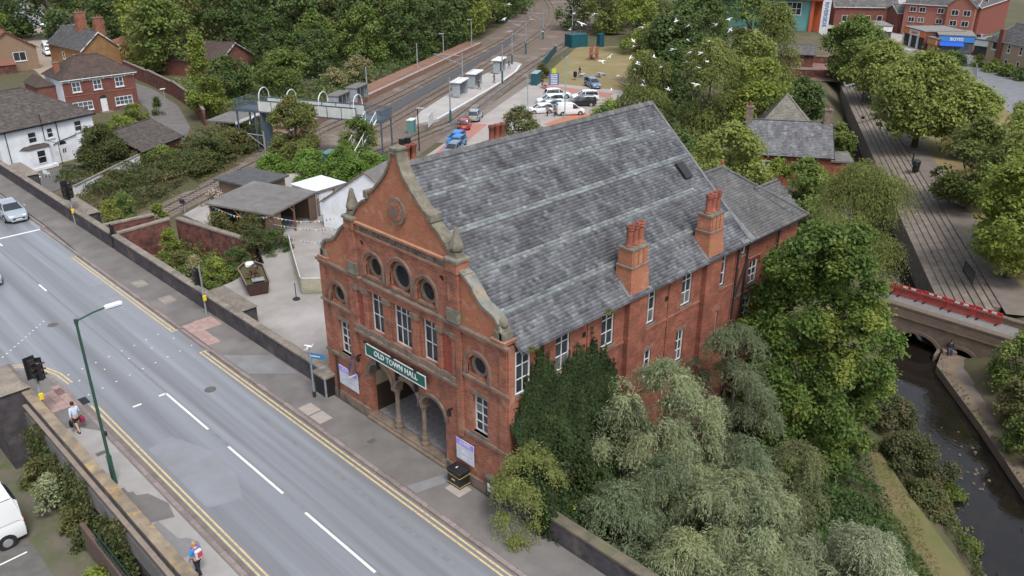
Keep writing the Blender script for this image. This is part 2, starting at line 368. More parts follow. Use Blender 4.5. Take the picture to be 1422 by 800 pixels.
sheet('road_patch', [(-9.4, 15.5), (-8.1, 15.8), (-7.2, 13.0), (-7.3, 10.6), (-8.0, 8.8), (-9.4, 9.3)], RZ + .004, ROADP)
sheet('road_patch', [(-4.2, 37.5), (-3.2, 37.2), (-3.2, 34.5), (-4.3, 34.8)], RZ + .004, ROADP)
sheet('road_patch', [(-4.1, 15), (-3.9, 15), (-3.9, -20), (-4.1, -20)], RZ + .004, mat('tar_seam', (.15, .155, .165), .6, (.19, .2, .21), 3))
sheet('road_patch', [(-6.52, 60), (-6.40, 60), (-6.36, -20), (-6.48, -20)], RZ + .0035, MATS['tar_seam'])
# gutters
sheet('gutter', [(-2.70, -90), (-2.40, -90), (-2.40, 44), (-2.70, 44)], RZ + .003, GUTTER)
sheet('gutter', [(-10.4, -90), (-9.95, -90), (-9.95, 22), (-10.4, 22)], RZ + .003, GUTTER)
# kerb stones: shared mesh, one object each
def kerb_run(x0, x1, y0, y1, parent, step=.915):
    me = MB().bbox(x0, x1, 0, step - .012, -.25, .006, .018).mesh('kerb_stone', KERB)
    y = y0
    while y < y1:
        k = obj('kerb_stone', me, parent); k.location = (0, y, rng.uniform(-.004, .004)); y += step
kerb_run(-2.62, -2.40, -14, 22.3, pf); kerb_run(-2.62, -2.40, 26.6, 52, pf); kerb_run(-10.42, -10.2, -3, 23.2, pn)
b = MB(); b.box(-2.62, -2.40, 22.3, 26.6, -.2, -.07); b.box(-2.62, -2.40, -90, -14, -.2, .005); b.box(-2.4, -2.2, 52, 190, -.2, .005)
b.build('dropped_kerb', KERB, pf)
b = MB(); pts = [(-10.31, 23.2), (-10.31, 24.5), (-10.5, 26.5), (-11.35, 28.1), (-13.5, 28.9)]; b.strip(pts, .11, .11, .006); b.build('curved_kerb', KERB, pn)
# tactile paving tiles
def tiles(x0, y0, nx_, ny_, parent, s=.4, skip=()):
    me = MB().bbox(.006, s - .006, .006, s - .006, 0, .012, .006).mesh('paving_tile', TACT)
    for i in range(nx_):
        for j in range(ny_):
            if (i, j) in skip: continue
            t = obj('paving_tile', me, parent); t.location = (x0 + i * s, y0 + j * s, .002)
tiles(-2.38, 23.2, 2, 9, pf); tiles(-1.58, 25.3, 3, 4, pf); tiles(-2.38, 26.8 - 3.6, 0, 0, pf)
tiles(-11.6, 22.0, 3, 6, pn); tiles(-11.6 + .8, 24.0 - .4, 1, 3, pn); tiles(-13.5, 27.2, 3, 3, pn)
sl = mat('pale_flag', (.33, .29, .26), .9, (.27, .24, .22), 3)
me = MB().bbox(0, .78, 0, .98, 0, .012, .01).mesh('paving_slab', sl)
for x, y in ((-1.15, 1.9), (-2.3, 12.4), (-2.3, 11.3)): obj('paving_slab', me, pf).location = (x, y, .003)
# manhole, drain
gr = MB(); gr.box(-10.19, -9.75, 21.9, 22.7, RZ - .1, RZ + .005)
for i in range(6): gr.box(-10.15 + i * .07, -10.12 + i * .07, 21.95, 22.65, RZ, RZ + .02)
tag(gr.build('drain_grating', IRON), 'iron drain grating in the gutter beside the green lamp post', 'drain')
for i, (x, y, lb) in enumerate(((-4.6, 18.6, 'round iron manhole cover in the far lane opposite the signpost'), (-8.0, 33.0, 'round iron manhole cover near the side road mouth'), (-1.3, 8.2, 'small square iron cover in the pavement before the arcade'), (-11.2, 16.6, 'small iron cover in the pale pavement behind the lamp post'))):
    zz = RZ if i < 2 else 0
    if i < 2: o = MB().cyl((x, y, zz - .05), (x, y, zz + .008), .32, n=18).build('manhole_cover', mat('cover_iron', (.07, .068, .068), .6, (.12, .115, .11), 6))
    else: o = MB().box(x - .22, x + .22, y - .16, y + .16, zz - .05, zz + .009).build('manhole_cover', MATS['cover_iron'])
    tag(o, lb, 'manhole cover')
# ------------------------------------------------------------------ road markings
mk = MB(); z = RZ + .008
for xa in (-2.76, -3.0):
    mk.box(xa - .09, xa, -90, 22.9, z - .004, z); mk.box(xa - .09, xa, 26.8, 44, z - .004, z)
mk.box(-3.1, -2.64, 22.9, 23.0, z - .004, z); mk.box(-3.1, -2.64, 26.7, 26.8, z - .004, z)
for xa in (-9.60, -9.83): mk.box(xa - .09, xa, -90, 21.5, z - .004, z)
for r_ in (.28, .5):
    mk.strip([(-10.2 + r_, 24.7), (-10.32 + r_, 26.2), (-10.7 + r_, 27.6), (-11.5 + r_, 28.5 + r_ * .7), (-12.6 + r_, 28.9 + r_)], .05, .05, z)
o = mk.build('yellow_lines', YLINE, fix=True); o['kind'] = 'structure'
mk = MB()
for y0, y1 in ((19.95, 15.05), (12.94, 7.85), (6.0, .9), (-1.1, -6.1), (-8, -13), (40.3, 38.8)): mk.box(-6.56, -6.44, y1, y0, z - .004, z)
mk.box(-6.9, -6.5, 19.85, 20.0, z - .004, z); mk.box(-8.35, -7.9, 19.75, 19.9, z - .004, z); mk.box(-6.9, -2.7, 52.0, 52.25, z - .004, z)
mk.box(-12, -6.5, 49.8, 50.0, z - .004, z); mk.box(-6.1, -5.98, 50.2, 60, z - .004, z)
for yy in (23.3, 26.3):
    for i in range(9): mk.box(-9.6 + i * .82, -9.52 + i * .82, yy + i * .18 - .6, yy + i * .18 - .52, z - .004, z + .01)
for i in range(5): mk.box(-9.4 + i * 1.5, -9.32 + i * 1.5, 24.6 + i * .3, 24.68 + i * .3, z - .004, z + .01)
for i in range(14): mk.box(-12.2 + i * .3, -12.1 + i * .3, 30.0 + i * .3, 30.1 + i * .3, z - .004, z)
o = mk.build('white_lines', WLINE, fix=True); o['kind'] = 'structure'

# ------------------------------------------------------------------ parapet walls with coping stones
def coping(parent, x0, x1, y0, y1, z0, z1, m, step=1.15, rise=.03):
    me = MB().add([(x0, .006, z0), (x1, .006, z0), (x1, .006, z1 - rise), (x0 * .5 + x1 * .5, .006, z1), (x0, .006, z1 - rise),
                   (x0, step - .006, z0), (x1, step - .006, z0), (x1, step - .006, z1 - rise), (x0 * .5 + x1 * .5, step - .006, z1), (x0, step - .006, z1 - rise)],
                  [(0, 1, 2, 3, 4), (9, 8, 7, 6, 5), (0, 5, 6, 1), (1, 6, 7, 2), (2, 7, 8, 3), (3, 8, 9, 4), (4, 9, 5, 0)]).mesh('coping_stone', m)
    y = y0
    while y < y1 - .1:
        c = obj('coping_stone', me, parent); c.location = (rng.uniform(-.006, .006), y, rng.uniform(-.006, .006)); c.scale = (1, min(1, (y1 - y) / step), 1); y += step
def parapet(label, x0, x1, y0, y1, h, m, cm, over=.05, base=-1.0):
    t = thing('parapet_wall', label, 'wall', (0, 0, 0))
    MB().box(x0, x1, y0, y1, base, h - .14).build('brickwork', m, t)
    coping(t, x0 - over, x1 + over, y0, y1, h - .14, h, cm); return t
def pier(t, x0, x1, y0, y1, h, m=B_DARK, cm=COPE):
    MB().box(x0, x1, y0 + .12, y1 - .12, -4.8, h - .05).build('pier', m, t)
    b = MB(); b.add([(x0 - .08, y0, h - .05), (x1 + .08, y0, h - .05), (x1 + .08, y1, h - .05), (x0 - .08, y1, h - .05),
                     (x0 + .2, y0 + .5, h + .22), (x1 - .2, y0 + .5, h + .22), (x1 - .2, y1 - .5, h + .22), (x0 + .2, y1 - .5, h + .22)],
                    [(3, 2, 1, 0), (4, 5, 6, 7), (0, 1, 5, 4), (1, 2, 6, 5), (2, 3, 7, 6), (3, 0, 4, 7)]); b.build('pier_cap', cm, t)
w1 = parapet('dark brick pavement wall between the black gate and the old town hall', -.2, .2, 14.35, 42.9, 1.25, B_DARK, COPE)
pier(w1, .22, 1.25, 23.6, 28.0, 1.3)
w2 = parapet('dark brick pavement wall beyond the black gate in front of the white house', -.2, .2, 43.6, 120, 1.25, B_DARK, COPE)
pier(w2, .22, 1.2, 48.9, 54.4, 1.3); pier(w2, .22, 1.3, 64, 69, 1.3)
w3 = parapet('dark brick retaining wall along the pavement below the silvery willows', -.22, .2, -60, 1.15, 1.15, B_DARK, mat('mossy_coping', (.13, .11, .08), .95, (.08, .075, .055), 2.0, col3=(.10, .105, .05), scale3=1.2, rnd=.12, bump=.5), base=-3.6)
w4 = parapet('lichen stained parapet wall behind the green lamp post', -12.46, -12.05, -60, 26.3, 1.1, B_DARK, COPE_L, over=.03, base=-3.4)
MB().box(-12.66, -12.46, -60, 23, .40, .5).build('string_course', mat('ledge_stone', (.26, .215, .18), .9, (.2, .165, .14), 2), w4)
pier(w4, -13.7, -12.1, 23.2, 26.6, 1.3, cm=COPE)
w5 = thing('boundary_wall', 'low brown wall with green railings at the foot of the parapet', 'wall')
MB().box(-13.35, -13.15, -30, 14.4, -3.3, -1.7).build('brickwork', brickmat('wall_brick_brown', (.13, .085, .07), (.1, .07, .06), (.12, .1, .09)), w5)
b = MB(); b.box(-13.28, -13.24, -30, 12.6, -1.02, -.97); b.box(-13.28, -13.24, -30, 12.6, -1.55, -1.51)
for i in range(80): b.box(-13.27, -13.25, 12.5 - i * .28, 12.475 - i * .28, -1.7, -1.0)
b.build('railing', mat('dark_green_railing', (.015, .04, .034), .6), w5)
t = thing('iron_gate', 'narrow black iron gate in the gap of the pavement wall', 'gate', (0, 42.9, 0))
b = MB(); b.box(-.05, .05, 0, .06, 0, 1.9); b.box(-.05, .05, .64, .7, 0, 1.9); b.box(-.03, .03, .06, .64, .15, .22); b.box(-.03, .03, .06, .64, 1.6, 1.67)
b.build('frame', BLACK, t); b = MB()
for i in range(5): b.box(-.02, .02, .12 + i * .11, .15 + i * .11, .15, 1.85)
b.build('bars', BLACK, t); MB().box(-.01, .0, .05, .65, .1, 1.75).build('panel', BLACK, t)
# ------------------------------------------------------------------ yard beside the town hall
slab('yard', [(.2, 13.4), (30, 13.4), (26.5, 46), (22, 52), (13.0, 50.5), (7.2, 47.0), (7.4, 41), (8.2, 36.4), (6.6, 32.4), (3.4, 31.0), (.2, 30.2)], -5.4, 0, YARD)
slab('shrub_bed', [(.2, 30.25), (3.4, 31.05), (6.55, 32.45), (8.15, 36.4), (7.35, 41), (7.15, 47), (5.0, 45.8), (.2, 44)], -5.4, -1.5, GROUND)
sheet('car_park_apron', [(.1, 76.5), (3.0, 74.5), (16, 82), (15.5, 86), (3, 84.5), (.1, 90)], -4.15, mat('dark_tarmac', (.09, .088, .087), .85, (.12, .115, .11), 2))
t = thing('retaining_wall', 'old red brick wall enclosing the shrubs behind the pavement wall', 'wall')
def wallseg(t, p, q, h0, h1, z0, th, m, cm):
    d = (Vector(q) - Vector(p)).normalized(); n_ = Vector((-d.y, d.x)) * th
    P = [(p[0], p[1]), (q[0], q[1]), (q[0] + n_.x, q[1] + n_.y), (p[0] + n_.x, p[1] + n_.y)]; H = [h0, h1, h1, h0]
    MB().add([(x, y, z0) for x, y in P] + [(x, y, h) for (x, y), h in zip(P, H)], [(3, 2, 1, 0), (4, 5, 6, 7), (0, 1, 5, 4), (1, 2, 6, 5), (2, 3, 7, 6), (3, 0, 4, 7)]).build('brickwork', m, t, fix=True)
    e = Vector((-d.y, d.x)) * .06
    P2 = [(p[0] - e.x, p[1] - e.y), (q[0] - e.x, q[1] - e.y), (q[0] + n_.x + e.x, q[1] + n_.y + e.y), (p[0] + n_.x + e.x, p[1] + n_.y + e.y)]
    MB().add([(x, y, h + .002) for (x, y), h in zip(P2, H)] + [(x, y, h + .14) for (x, y), h in zip(P2, H)], [(3, 2, 1, 0), (4, 5, 6, 7), (0, 1, 5, 4), (1, 2, 6, 5), (2, 3, 7, 6), (3, 0, 4, 7)]).build('coping', cm, t, fix=True)
wallseg(t, (.25, 43.0), (4.2, 42.4), 1.1, 1.45, -2.5, .35, B_OLD, COPE); wallseg(t, (4.55, 42.2), (6.6, 34.2), 1.45, 1.15, -2.5, .35, B_OLD, COPE)
wallseg(t, (.25, 46.2), (4.0, 45.0), .9, 1.2, -5, .3, B_OLD, COPE)
# ------------------------------------------------------------------ river steps, ledge, bridge
t = thing('river_steps', 'long pale stone terraces stepping down to the river', 'steps')
STEP = mat('step_stone_grey', (.185, .155, .13), .9, (.12, .102, .088), 1.4, rnd=.12, bump=.3)
for k in range(6):
    ta, tb, zt = -26.3 - k * .6, -26.3 - (k + 1) * .6, -5.42 + k * .1
    L = 2.6; me = MB().bbox(.012, L - .012, .012, .6, -1.2, 0, .02).mesh('step_block', STEP)
    s = 38.5 + (k * .9) % 2.6 * .5
    while s < 134:
        c = obj('step_block', me, t); c.location = ST(s, tb, zt + rng.uniform(-.012, .012)); c.rotation_euler = (0, 0, U_RZ); s += L
b = MB(); b.add([ST(38, -26.28, -8.5), ST(136, -26.28, -8.5), ST(136, -25.6, -8.5), ST(38, -25.6, -8.5), ST(38, -26.28, -5.5), ST(136, -26.28, -5.5), ST(136, -25.6, -5.54), ST(38, -25.6, -5.54)],
              [(4, 5, 6, 7), (3, 2, 6, 7), (0, 1, 5, 4), (0, 3, 7, 4), (1, 2, 6, 5)]); b.build('footing', STEP, t, fix=True)
PATHM = mat('path_asphalt', (.15, .125, .108), .9, (.115, .098, .086), .8, bump=.2, bscale=60)
sheet('footpath', [ST(38, -29.85)[:2], ST(136, -29.85)[:2], ST(136, -32.4)[:2], ST(38, -32.4)[:2]], -4.83, PATHM)
sheet('park_grass', [ST(38, -32.3)[:2], ST(136, -32.3)[:2], ST(136, -48)[:2], ST(38, -52)[:2]], -4.88, mat('dry_grass', (.20, .145, .075), .95, (.14, .125, .05), .35, bump=.6, bscale=9, detail=8))
sheet('bank_path', [(30, -1.5, -6.05), (27.5, -4.4, -6.1), (22.8, -9.2, -6.2), (18.2, -14.2, -6.25), (10, -22, -6.3), (7.5, -20, -6.1), (16.2, -11.6, -6.0), (20.6, -6.6, -5.95), (24, -2.2, -5.85), (27, -.4, -5.8)], -6.1, mat('bank_grass', (.095, .105, .035), .95, (.15, .12, .06), .45, bump=.6, bscale=9, detail=8))
LEDGE = mat('ledge_concrete', (.17, .125, .095), .95, (.12, .095, .075), 1, col3=(.15, .15, .06), scale3=.7, bump=.4)
slab('ledge', [(43.4, -4.2), (40.6, -4.8), (34.5, -9.9), (29.2, -14.0), (18, -22.5), (21, -25), (31.5, -18), (38, -14.5), (43.4, -11.5)], -8.6, -7.35, LEDGE)
sheet('ledge_path', [(43.3, -5.6), (40.2, -6.4), (37.4, -8.8), (38.6, -10.6), (43.3, -7.6)], -7.344, PATHM)
BR = mat('bridge_stone', (.20, .145, .105), .95, (.13, .10, .08), 1.2, col3=(.10, .085, .075), scale3=.6, bump=.7, bscale=6, brick=(.6, .28, (.11, .09, .07), (.16, .12, .09)))
t = thing('stone_bridge', 'two arched stone bridge over the river with red barriers along it', 'bridge')
a1 = [(-4.0, -8.6), (-4.0, -8.1)] + arc(-2.25, -8.1, 1.75, math.pi, 0, 10)[1:] + [(-.5, -8.6)]
a1 = [(u, -8.1 + (v + 8.1) * .8 if v > -8.1 else v) for u, v in a1]
a2 = [(-6.75, -8.3), (-6.75, -7.9)] + [(u, -7.9 + (v + 7.9) * .8) for u, v in arc(-5.45, -7.9, 1.3, math.pi, 0, 10)[1:]] + [(-4.15, -8.3)]
b = MB(); b.holed([(-12, -9), (-12, -5.05), (2.5, -5.2), (2.5, -9)], [a1[::-1], a2[::-1]], YZ, 43.45, 43.9); b.holed([(-12, -9), (-12, -5.05), (2.5, -5.2), (2.5, -9)], [a1[::-1], a2[::-1]], YZ, 46.9, 47.2)
b.build('spandrel_wall', BR, t, fix=True)
for aa in (a1, a2):
    b = MB(); n_ = len(aa); b.add([(43.9, u, v) for u, v in aa] + [(46.9, u, v) for u, v in aa], [(i, i + 1, n_ + i + 1, n_ + i) for i in range(n_ - 1)]); b.build('arch_barrel', B_DARK, t)
    vs = [p for p in aa if p[1] > -8.05]; cu, cv = sum(p[0] for p in vs) / len(vs), min(p[1] for p in vs)
    for i in range(len(vs) - 1):
        p, q = vs[i], vs[i + 1]; f_ = lambda p: (cu + (p[0] - cu) * 1.18, cv + (p[1] - cv) * 1.2 + .05)
        MB().prism([p, q, f_(q), f_(p)], YZ, 43.38, 43.5).build('voussoir', BR, t, fix=True)
MB().box(43.9, 46.9, -12, 2.5, -5.65, -5.3).build('deck', mat('grey_asphalt', (.17, .165, .165), .8, (.14, .135, .13), 1.5), t)
for x0, x1 in ((43.4, 43.95), (46.85, 47.25)):
    me = MB().bbox(x0 - .04, x1 + .04, .01, 1.19, -4.9, -4.76, .02).mesh('coping_stone', BR)
    for i in range(12): obj('coping_stone', me, t).location = (0, -12 + i * 1.2, .0)
    MB().box(x0, x1, -12, 2.4, -5.6, -4.9).build('parapet', BR, t)
MB().box(43.36, 43.46, -12, 2.4, -5.72, -5.6).build('string_course', BR, t)
b = MB(); b.add([(42.3, -3.95, -8.7), (43.5, -3.85, -8.7), (43.5, -4.25, -8.7), (42.3, -4.05, -8.7), (42.3, -3.95, -7.5), (43.5, -3.85, -7.3), (43.5, -4.25, -7.3), (42.3, -4.05, -7.5)], [(4, 5, 6, 7), (0, 1, 5, 4), (1, 2, 6, 5), (2, 3, 7, 6), (3, 0, 4, 7)]); b.build('cutwater', BR, t, fix=True)
RED_P = mat('red_barrier_plastic', (.42, .03, .03), .5, (.32, .025, .03), 3)
def barrier():
    t = thing('crowd_barrier', 'red plastic barrier panel standing along the stone bridge', 'barrier', (46.3, 0, -5.3), 0, 'red barriers along the bridge')
    b = MB(); b.box(-.03, .03, .02, 1.98, .82, 1.05); b.box(-.03, .03, .02, 1.98, .12, .22); b.box(-.03, .03, .02, .12, .22, .82); b.box(-.03, .03, 1.88, 1.98, .22, .82)
    for i in range(11): b.box(-.018, .018, .2 + i * .15, .25 + i * .15, .22, .82)
    b.build('panel', RED_P, t)
    for y in (.45, 1.1): MB().box(-.045, -.031, y, y + .38, .86, 1.01).build('reflective_strip', WHITE, t)
    for y in (.3, 1.7): MB().box(-.3, .3, y - .05, y + .05, 0, .12).build('foot', BLACK, t)
    return t
b0 = barrier(); b0.location.y = 1.1
NB = ['second from the left', 'third from the left', 'fourth from the left', 'rightmost, by the bushes']
b0['label'] = 'red plastic barrier on the stone bridge, leftmost beside the chestnut tree'
for i in range(4): copy_tree(b0, loc=(46.3 + .02 * (i % 2), 1.1 - 2.03 * (i + 1), -5.3), rz=R(random.Random(i).uniform(-2, 2)), label='red plastic barrier on the stone bridge, ' + NB[i])
# stones in the river
b = MB(); rr = random.Random(5)
for i in range(84):
    s = rr.random(); x = 28.5 + s * s * 5 + rr.uniform(-.6, .8); y = -11.6 + s * s * 3.6 + rr.uniform(-1.0, .6); r_ = rr.uniform(.04, .13)
    if i > 24: x = 20 + rr.uniform(0, 5); y = -14.8 + (x - 20) * .75 + rr.uniform(-.5, .8)
    b.lathe([(r_ * .9, -.1), (r_, 0), (r_ * .7, r_ * .5), (r_ * .2, r_ * .7)], (x, y, -7.93 + (0 if i <= 24 else rr.uniform(0, .3))), 6)
tag(b.build('river_stones', mat('pebble', (.15, .115, .09), .8, (.09, .07, .055), 3)), kind='stuff')
# ------------------------------------------------------------------ slates laid course by course
def inside(poly, x, y):
    c = np.zeros(x.shape, bool); n = len(poly); j = n - 1
    for i in range(n):
        xi, yi = poly[i]; xj, yj = poly[j]
        cond = ((yi > y) != (yj > y)) & (x < (xj - xi) * (y - yi) / (yj - yi + 1e-12) + xi); c ^= cond; j = i
    return c
def slates(name, o, ux, us, poly, w_, e_, m, parent, seed=1, th=.014, jit=.006, kind='stuff', offset=True):
    """courses of overlapping slates on the plane o + a*ux + s*us (a along eaves, s up slope); poly in (a, s)."""
    g = np.random.default_rng(seed); o = np.array(o, float); ux = np.array(ux, float); us = np.array(us, float); ux /= np.linalg.norm(ux); us /= np.linalg.norm(us); nn = np.cross(ux, us)
    if nn[2] < 0: nn = -nn
    A = [p[0] for p in poly]; S = [p[1] for p in poly]
    rows = np.arange(min(S) + e_ * .5, max(S), e_); out = []
    for r, s in enumerate(rows):
        a = np.arange(min(A), max(A) + w_, w_) + (w_ / 2 if (r % 2 and offset) else 0) + g.uniform(-.02, .02); out.append(np.stack([a, np.full(a.shape, s)], 1))
    P = np.concatenate(out); P = P[inside(poly, P[:, 0], P[:, 1])]; n = len(P)
    a = P[:, 0]; s = P[:, 1]; hw = w_ * .485; dl = g.uniform(-jit, jit, n); lift = th + g.uniform(0, th * .8, n)
    def pt(da, ds, h): return o[None] + (a + da)[:, None] * ux + (s + ds)[:, None] * us + h[:, None] * nn
    low = -e_ * .55; up = e_ * .62
    V = np.stack([pt(-hw, low + dl, lift), pt(hw, low + dl, lift), pt(hw, up, np.full(n, .002)), pt(-hw, up, np.full(n, .002)),
                  pt(-hw, low + dl, lift - th * 1.3), pt(hw, low + dl, lift - th * 1.3)], 1).reshape(-1, 3)
    k = np.arange(n) * 6
    F = np.concatenate([np.stack([k, k + 1, k + 2, k + 3], 1), np.stack([k + 4, k + 5, k + 1, k], 1)])
    if np.dot(np.cross(ux, us), nn) < 0: F = F[:, ::-1]
    t = np.clip(g.normal(.44, .2, n) + (g.random(n) < .09) * g.uniform(.2, .6, n), 0, 1); ob = obj(name, quads_mesh(name, V, F, m, np.concatenate([t, t])), parent)
    if kind: ob['kind'] = kind
    return ob
# ------------------------------------------------------------------ windows built in a wall plane
def plane_m(o, ax, nz):       # local x along wall, y outward, z up
    ax = Vector(ax).normalized(); nz = Vector(nz).normalized(); up = Vector((0, 0, 1))
    m = Matrix((ax, nz, up)).transposed().to_4x4(); m.translation = Vector(o); return m
def window(parent, M_, x, z, w_, h, nx_=2, nz_=3, fr=.05, depth=-.12, fm=None, gm=None, sill=None, name='window', rows=None, label=None, single=False, head=None, proud=.05):
    """frame with glazing bars, one pane object per light, optional stone sill and lintel as sub-parts."""
    fm = fm or WHITE; auto = gm is None; gm = gm or GLASS; blind = rng.random()
    b = MB(); y0, y1 = depth - .03, depth + .03
    b.box(x, x + fr, y0, y1, z, z + h); b.box(x + w_ - fr, x + w_, y0, y1, z, z + h); b.box(x + fr, x + w_ - fr, y0, y1, z, z + fr); b.box(x + fr, x + w_ - fr, y0, y1, z + h - fr, z + h)
    xs = [x + fr + (w_ - 2 * fr) * i / nx_ for i in range(nx_ + 1)]; zs = rows and [z + fr + (h - 2 * fr) * r for r in rows] or [z + fr + (h - 2 * fr) * i / nz_ for i in range(nz_ + 1)]
    for q in xs[1:-1]: b.box(q - fr * .4, q + fr * .4, y0 + .006, y1 - .006, z + fr, z + h - fr)
    for q in zs[1:-1]: b.box(x + fr, x + w_ - fr, y0 + .012, y1 - .012, q - fr * .4, q + fr * .4)
    f = b.xf(M_).build(name, fm, parent)
    if label: f['label'] = label
    if single:
        MB().box(x + fr, x + w_ - fr, depth - .03, depth - .005, z + fr, z + h - fr).xf(M_).build('pane', gm, f)
    else:
        for i in range(nx_):
            for j in range(len(zs) - 1):
                if auto: q_ = rng.random(); gm = GLASS3 if (blind < .22 and j <= 0) or q_ < .05 else (GLASS2 if q_ < .3 else GLASS)
                t_ = (rng.uniform(-.004, .004), rng.uniform(-.004, .004))
                MB().add([(xs[i] + fr * .4, depth - .01 + t_[0], zs[j] + fr * .4), (xs[i + 1] - fr * .4, depth - .01 - t_[0], zs[j] + fr * .4), (xs[i + 1] - fr * .4, depth - .01 + t_[1], zs[j + 1] - fr * .4), (xs[i] + fr * .4, depth - .01 + t_[1], zs[j + 1] - fr * .4)], [(0, 1, 2, 3)]).xf(M_).build('pane', gm, f)
    if sill: MB().box(x - .1, x + w_ + .1, depth, proud, z - .14, z).xf(M_).build('sill', sill, f)
    if head: MB().box(x - .12, x + w_ + .12, depth, proud - .015, z + h, z + h + .2).xf(M_).build('lintel', head, f)
    return f
# ================================================================== THE OLD TOWN HALL
TH = thing('town_hall', 'red brick old town hall with curved stone gable and long slate roof', 'town hall')
FM = plane_m((0, 13.5, 0), (0, -1, 0), (-1, 0, 0))     # facade plane: local x = 13.5 - Y
def fx(y): return 13.5 - y
def rect(a, b_, c, d): return [(a, c), (b_, c), (b_, d), (a, d)]
def hole_arch(yc, hw, z0, zs, n=10): return [(yc - hw, z0), (yc + hw, z0)] + arc(yc, zs, hw, 0, math.pi, n)
def circle(yc, zc, r, n=20): return arc(yc, zc, r, 0, 2 * math.pi, n)[:-1]
arcade = [(4.02, .14), (9.98, .14), (9.98, 2.5)] + arc(8.97, 2.5, .97, 0, math.pi, 10) + arc(6.85, 2.5, .93, 0, math.pi, 10) + arc(4.9, 2.5, .88, 0, math.pi, 10)[:-1] + [(4.02, 2.5)]
low_holes = [arcade]
for y0, y1 in ((11.38, 12.3), (1.2, 2.12)): low_holes.append(rect(y0, y1, 2.95, 4.85))
CW = ((8.35, 9.33), (6.25, 7.53), (4.42, 5.4))
for y0, y1 in CW: low_holes.append(rect(y0, y1, 5.28, 7.42))
for yc in (12.1, 1.75): low_holes.append(hole_arch(yc, .62, 5.8, 6.22))
b = MB(); b.holed([(0, -.3), (13.5, -.3), (13.5, 7.86), (0, 7.86)], low_holes, YZ, 0, .42); b.build('front_wall', B_RED, TH, fix=True)
OV = ((8.82, 8.72, .52), (6.85, 8.86, .66), (5.0, 8.72, .52))
up_holes = [hole_arch(yc, r_ + .1, zc - r_, zc) for yc, zc, r_ in OV] + [circle(9.7, 9.72, .15, 12), circle(3.95, 9.72, .15, 12)]
b = MB(); b.holed([(3.2, 7.86), (10.3, 7.86), (10.3, 10.3), (3.2, 10.3)], up_holes, YZ, .0, .42); b.build('upper_wall', B_RED, TH, fix=True)
for yc in (9.7, 3.95): MB().cyl((.1, yc, 9.72), (.3, yc, 9.72), .2, n=12).build('vent', BLACK, TH)
# scrolled wings either side
def scroll(side):
    pts = [(10.32, 10.45), (10.6, 10.42), (11.0, 10.25), (11.35, 9.98), (11.65, 9.62), (12.0, 9.28), (12.4, 9.12), (12.75, 9.0), (13.0, 8.75), (13.12, 8.4), (13.15, 8.05)]
    return pts if side > 0 else [(13.5 - y, z_) for y, z_ in pts]
def ribbon(pts, x0, x1, th, name, m, parent, close=False):
    """stone coping that follows a curve in the Y-Z plane"""
    P = [Vector((0, y, z_)) for y, z_ in pts]; vs = []; fs = []
    for i, p in enumerate(P):
        d = (P[min(i + 1, len(P) - 1)] - P[max(i - 1, 0)]).normalized(); n_ = Vector((0, -d.z, d.y))
        if n_.z < 0 or (abs(n_.z) < 1e-6): n_ = -n_ if n_.z < 0 else n_
        q = p + n_ * th; vs += [(x0, p.y, p.z), (x1, p.y, p.z), (x1, q.y, q.z), (x0, q.y, q.z)]
    for i in range(len(P) - 1):
        for a, b_ in ((0, 1), (1, 2), (2, 3), (3, 0)): fs.append((4 * i + a, 4 * i + b_, 4 * i + 4 + b_, 4 * i + 4 + a))
    fs += [(0, 1, 2, 3), tuple(4 * (len(P) - 1) + k for k in (3, 2, 1, 0))]
    return MB().add(vs, fs).build(name, m, parent, fix=True)
for side in (1, -1):
    sc_ = scroll(side); base = (10.3, 7.86) if side > 0 else (3.2, 7.86); far = (13.2, 7.86) if side > 0 else (.3, 7.86)
    poly = [base] + sc_ + [far]
    MB().prism(poly, YZ, .03, .42).build('gable_wing', B_GABLE, TH, fix=True)
    n_ = len(sc_)
    for i in range(0, n_ - 1, 2): ribbon([(y, z_ - .03) for y, z_ in sc_[i:min(i + 3, n_)]], -.06, .5, .12, 'coping_stone', STONE_P if side < 0 else STONE_G, TH)
# central gable
half = [(3.42, 10.68), (3.38, 11.0), (3.12, 11.35), (2.86, 11.6), (2.56, 11.82), (2.24, 11.98), (2.2, 12.3), (1.78, 12.46), (1.4, 12.8), (1.02, 13.15), (.68, 13.5), (.40, 13.88), (.25, 14.24), (.18, 14.6)]
prof = [(6.75 + a, z_) for a, z_ in half]; profm = [(6.75 - a, z_) for a, z_ in half]
MB().prism(prof + profm[::-1], YZ, .02, .42).build('gable', B_GABLE, TH, fix=True)
for pr in (prof, profm):
    for a, b_ in ((0, 3), (2, 6), (6, 10), (9, 14)):
        ribbon(pr[a:b_], -.07, .50, .11, 'coping_stone', STONE_G, TH)
    y = pr[6][0]; s_ = 1 if y > 6.75 else -1
    MB().bbox(-.1, .52, min(y - s_ * .12, y + s_ * .2), max(y - s_ * .12, y + s_ * .2), 12.12, 12.46, .03).build('kneeler', STONE_G, TH)
MB().bbox(-.06, .46, 6.5, 7.0, 14.55, 14.74, .02).build('gable_cap', STONE_G, TH); MB().bbox(-.09, .49, 6.46, 7.04, 14.74, 14.84, .02).build('gable_cap', STONE_G, TH)
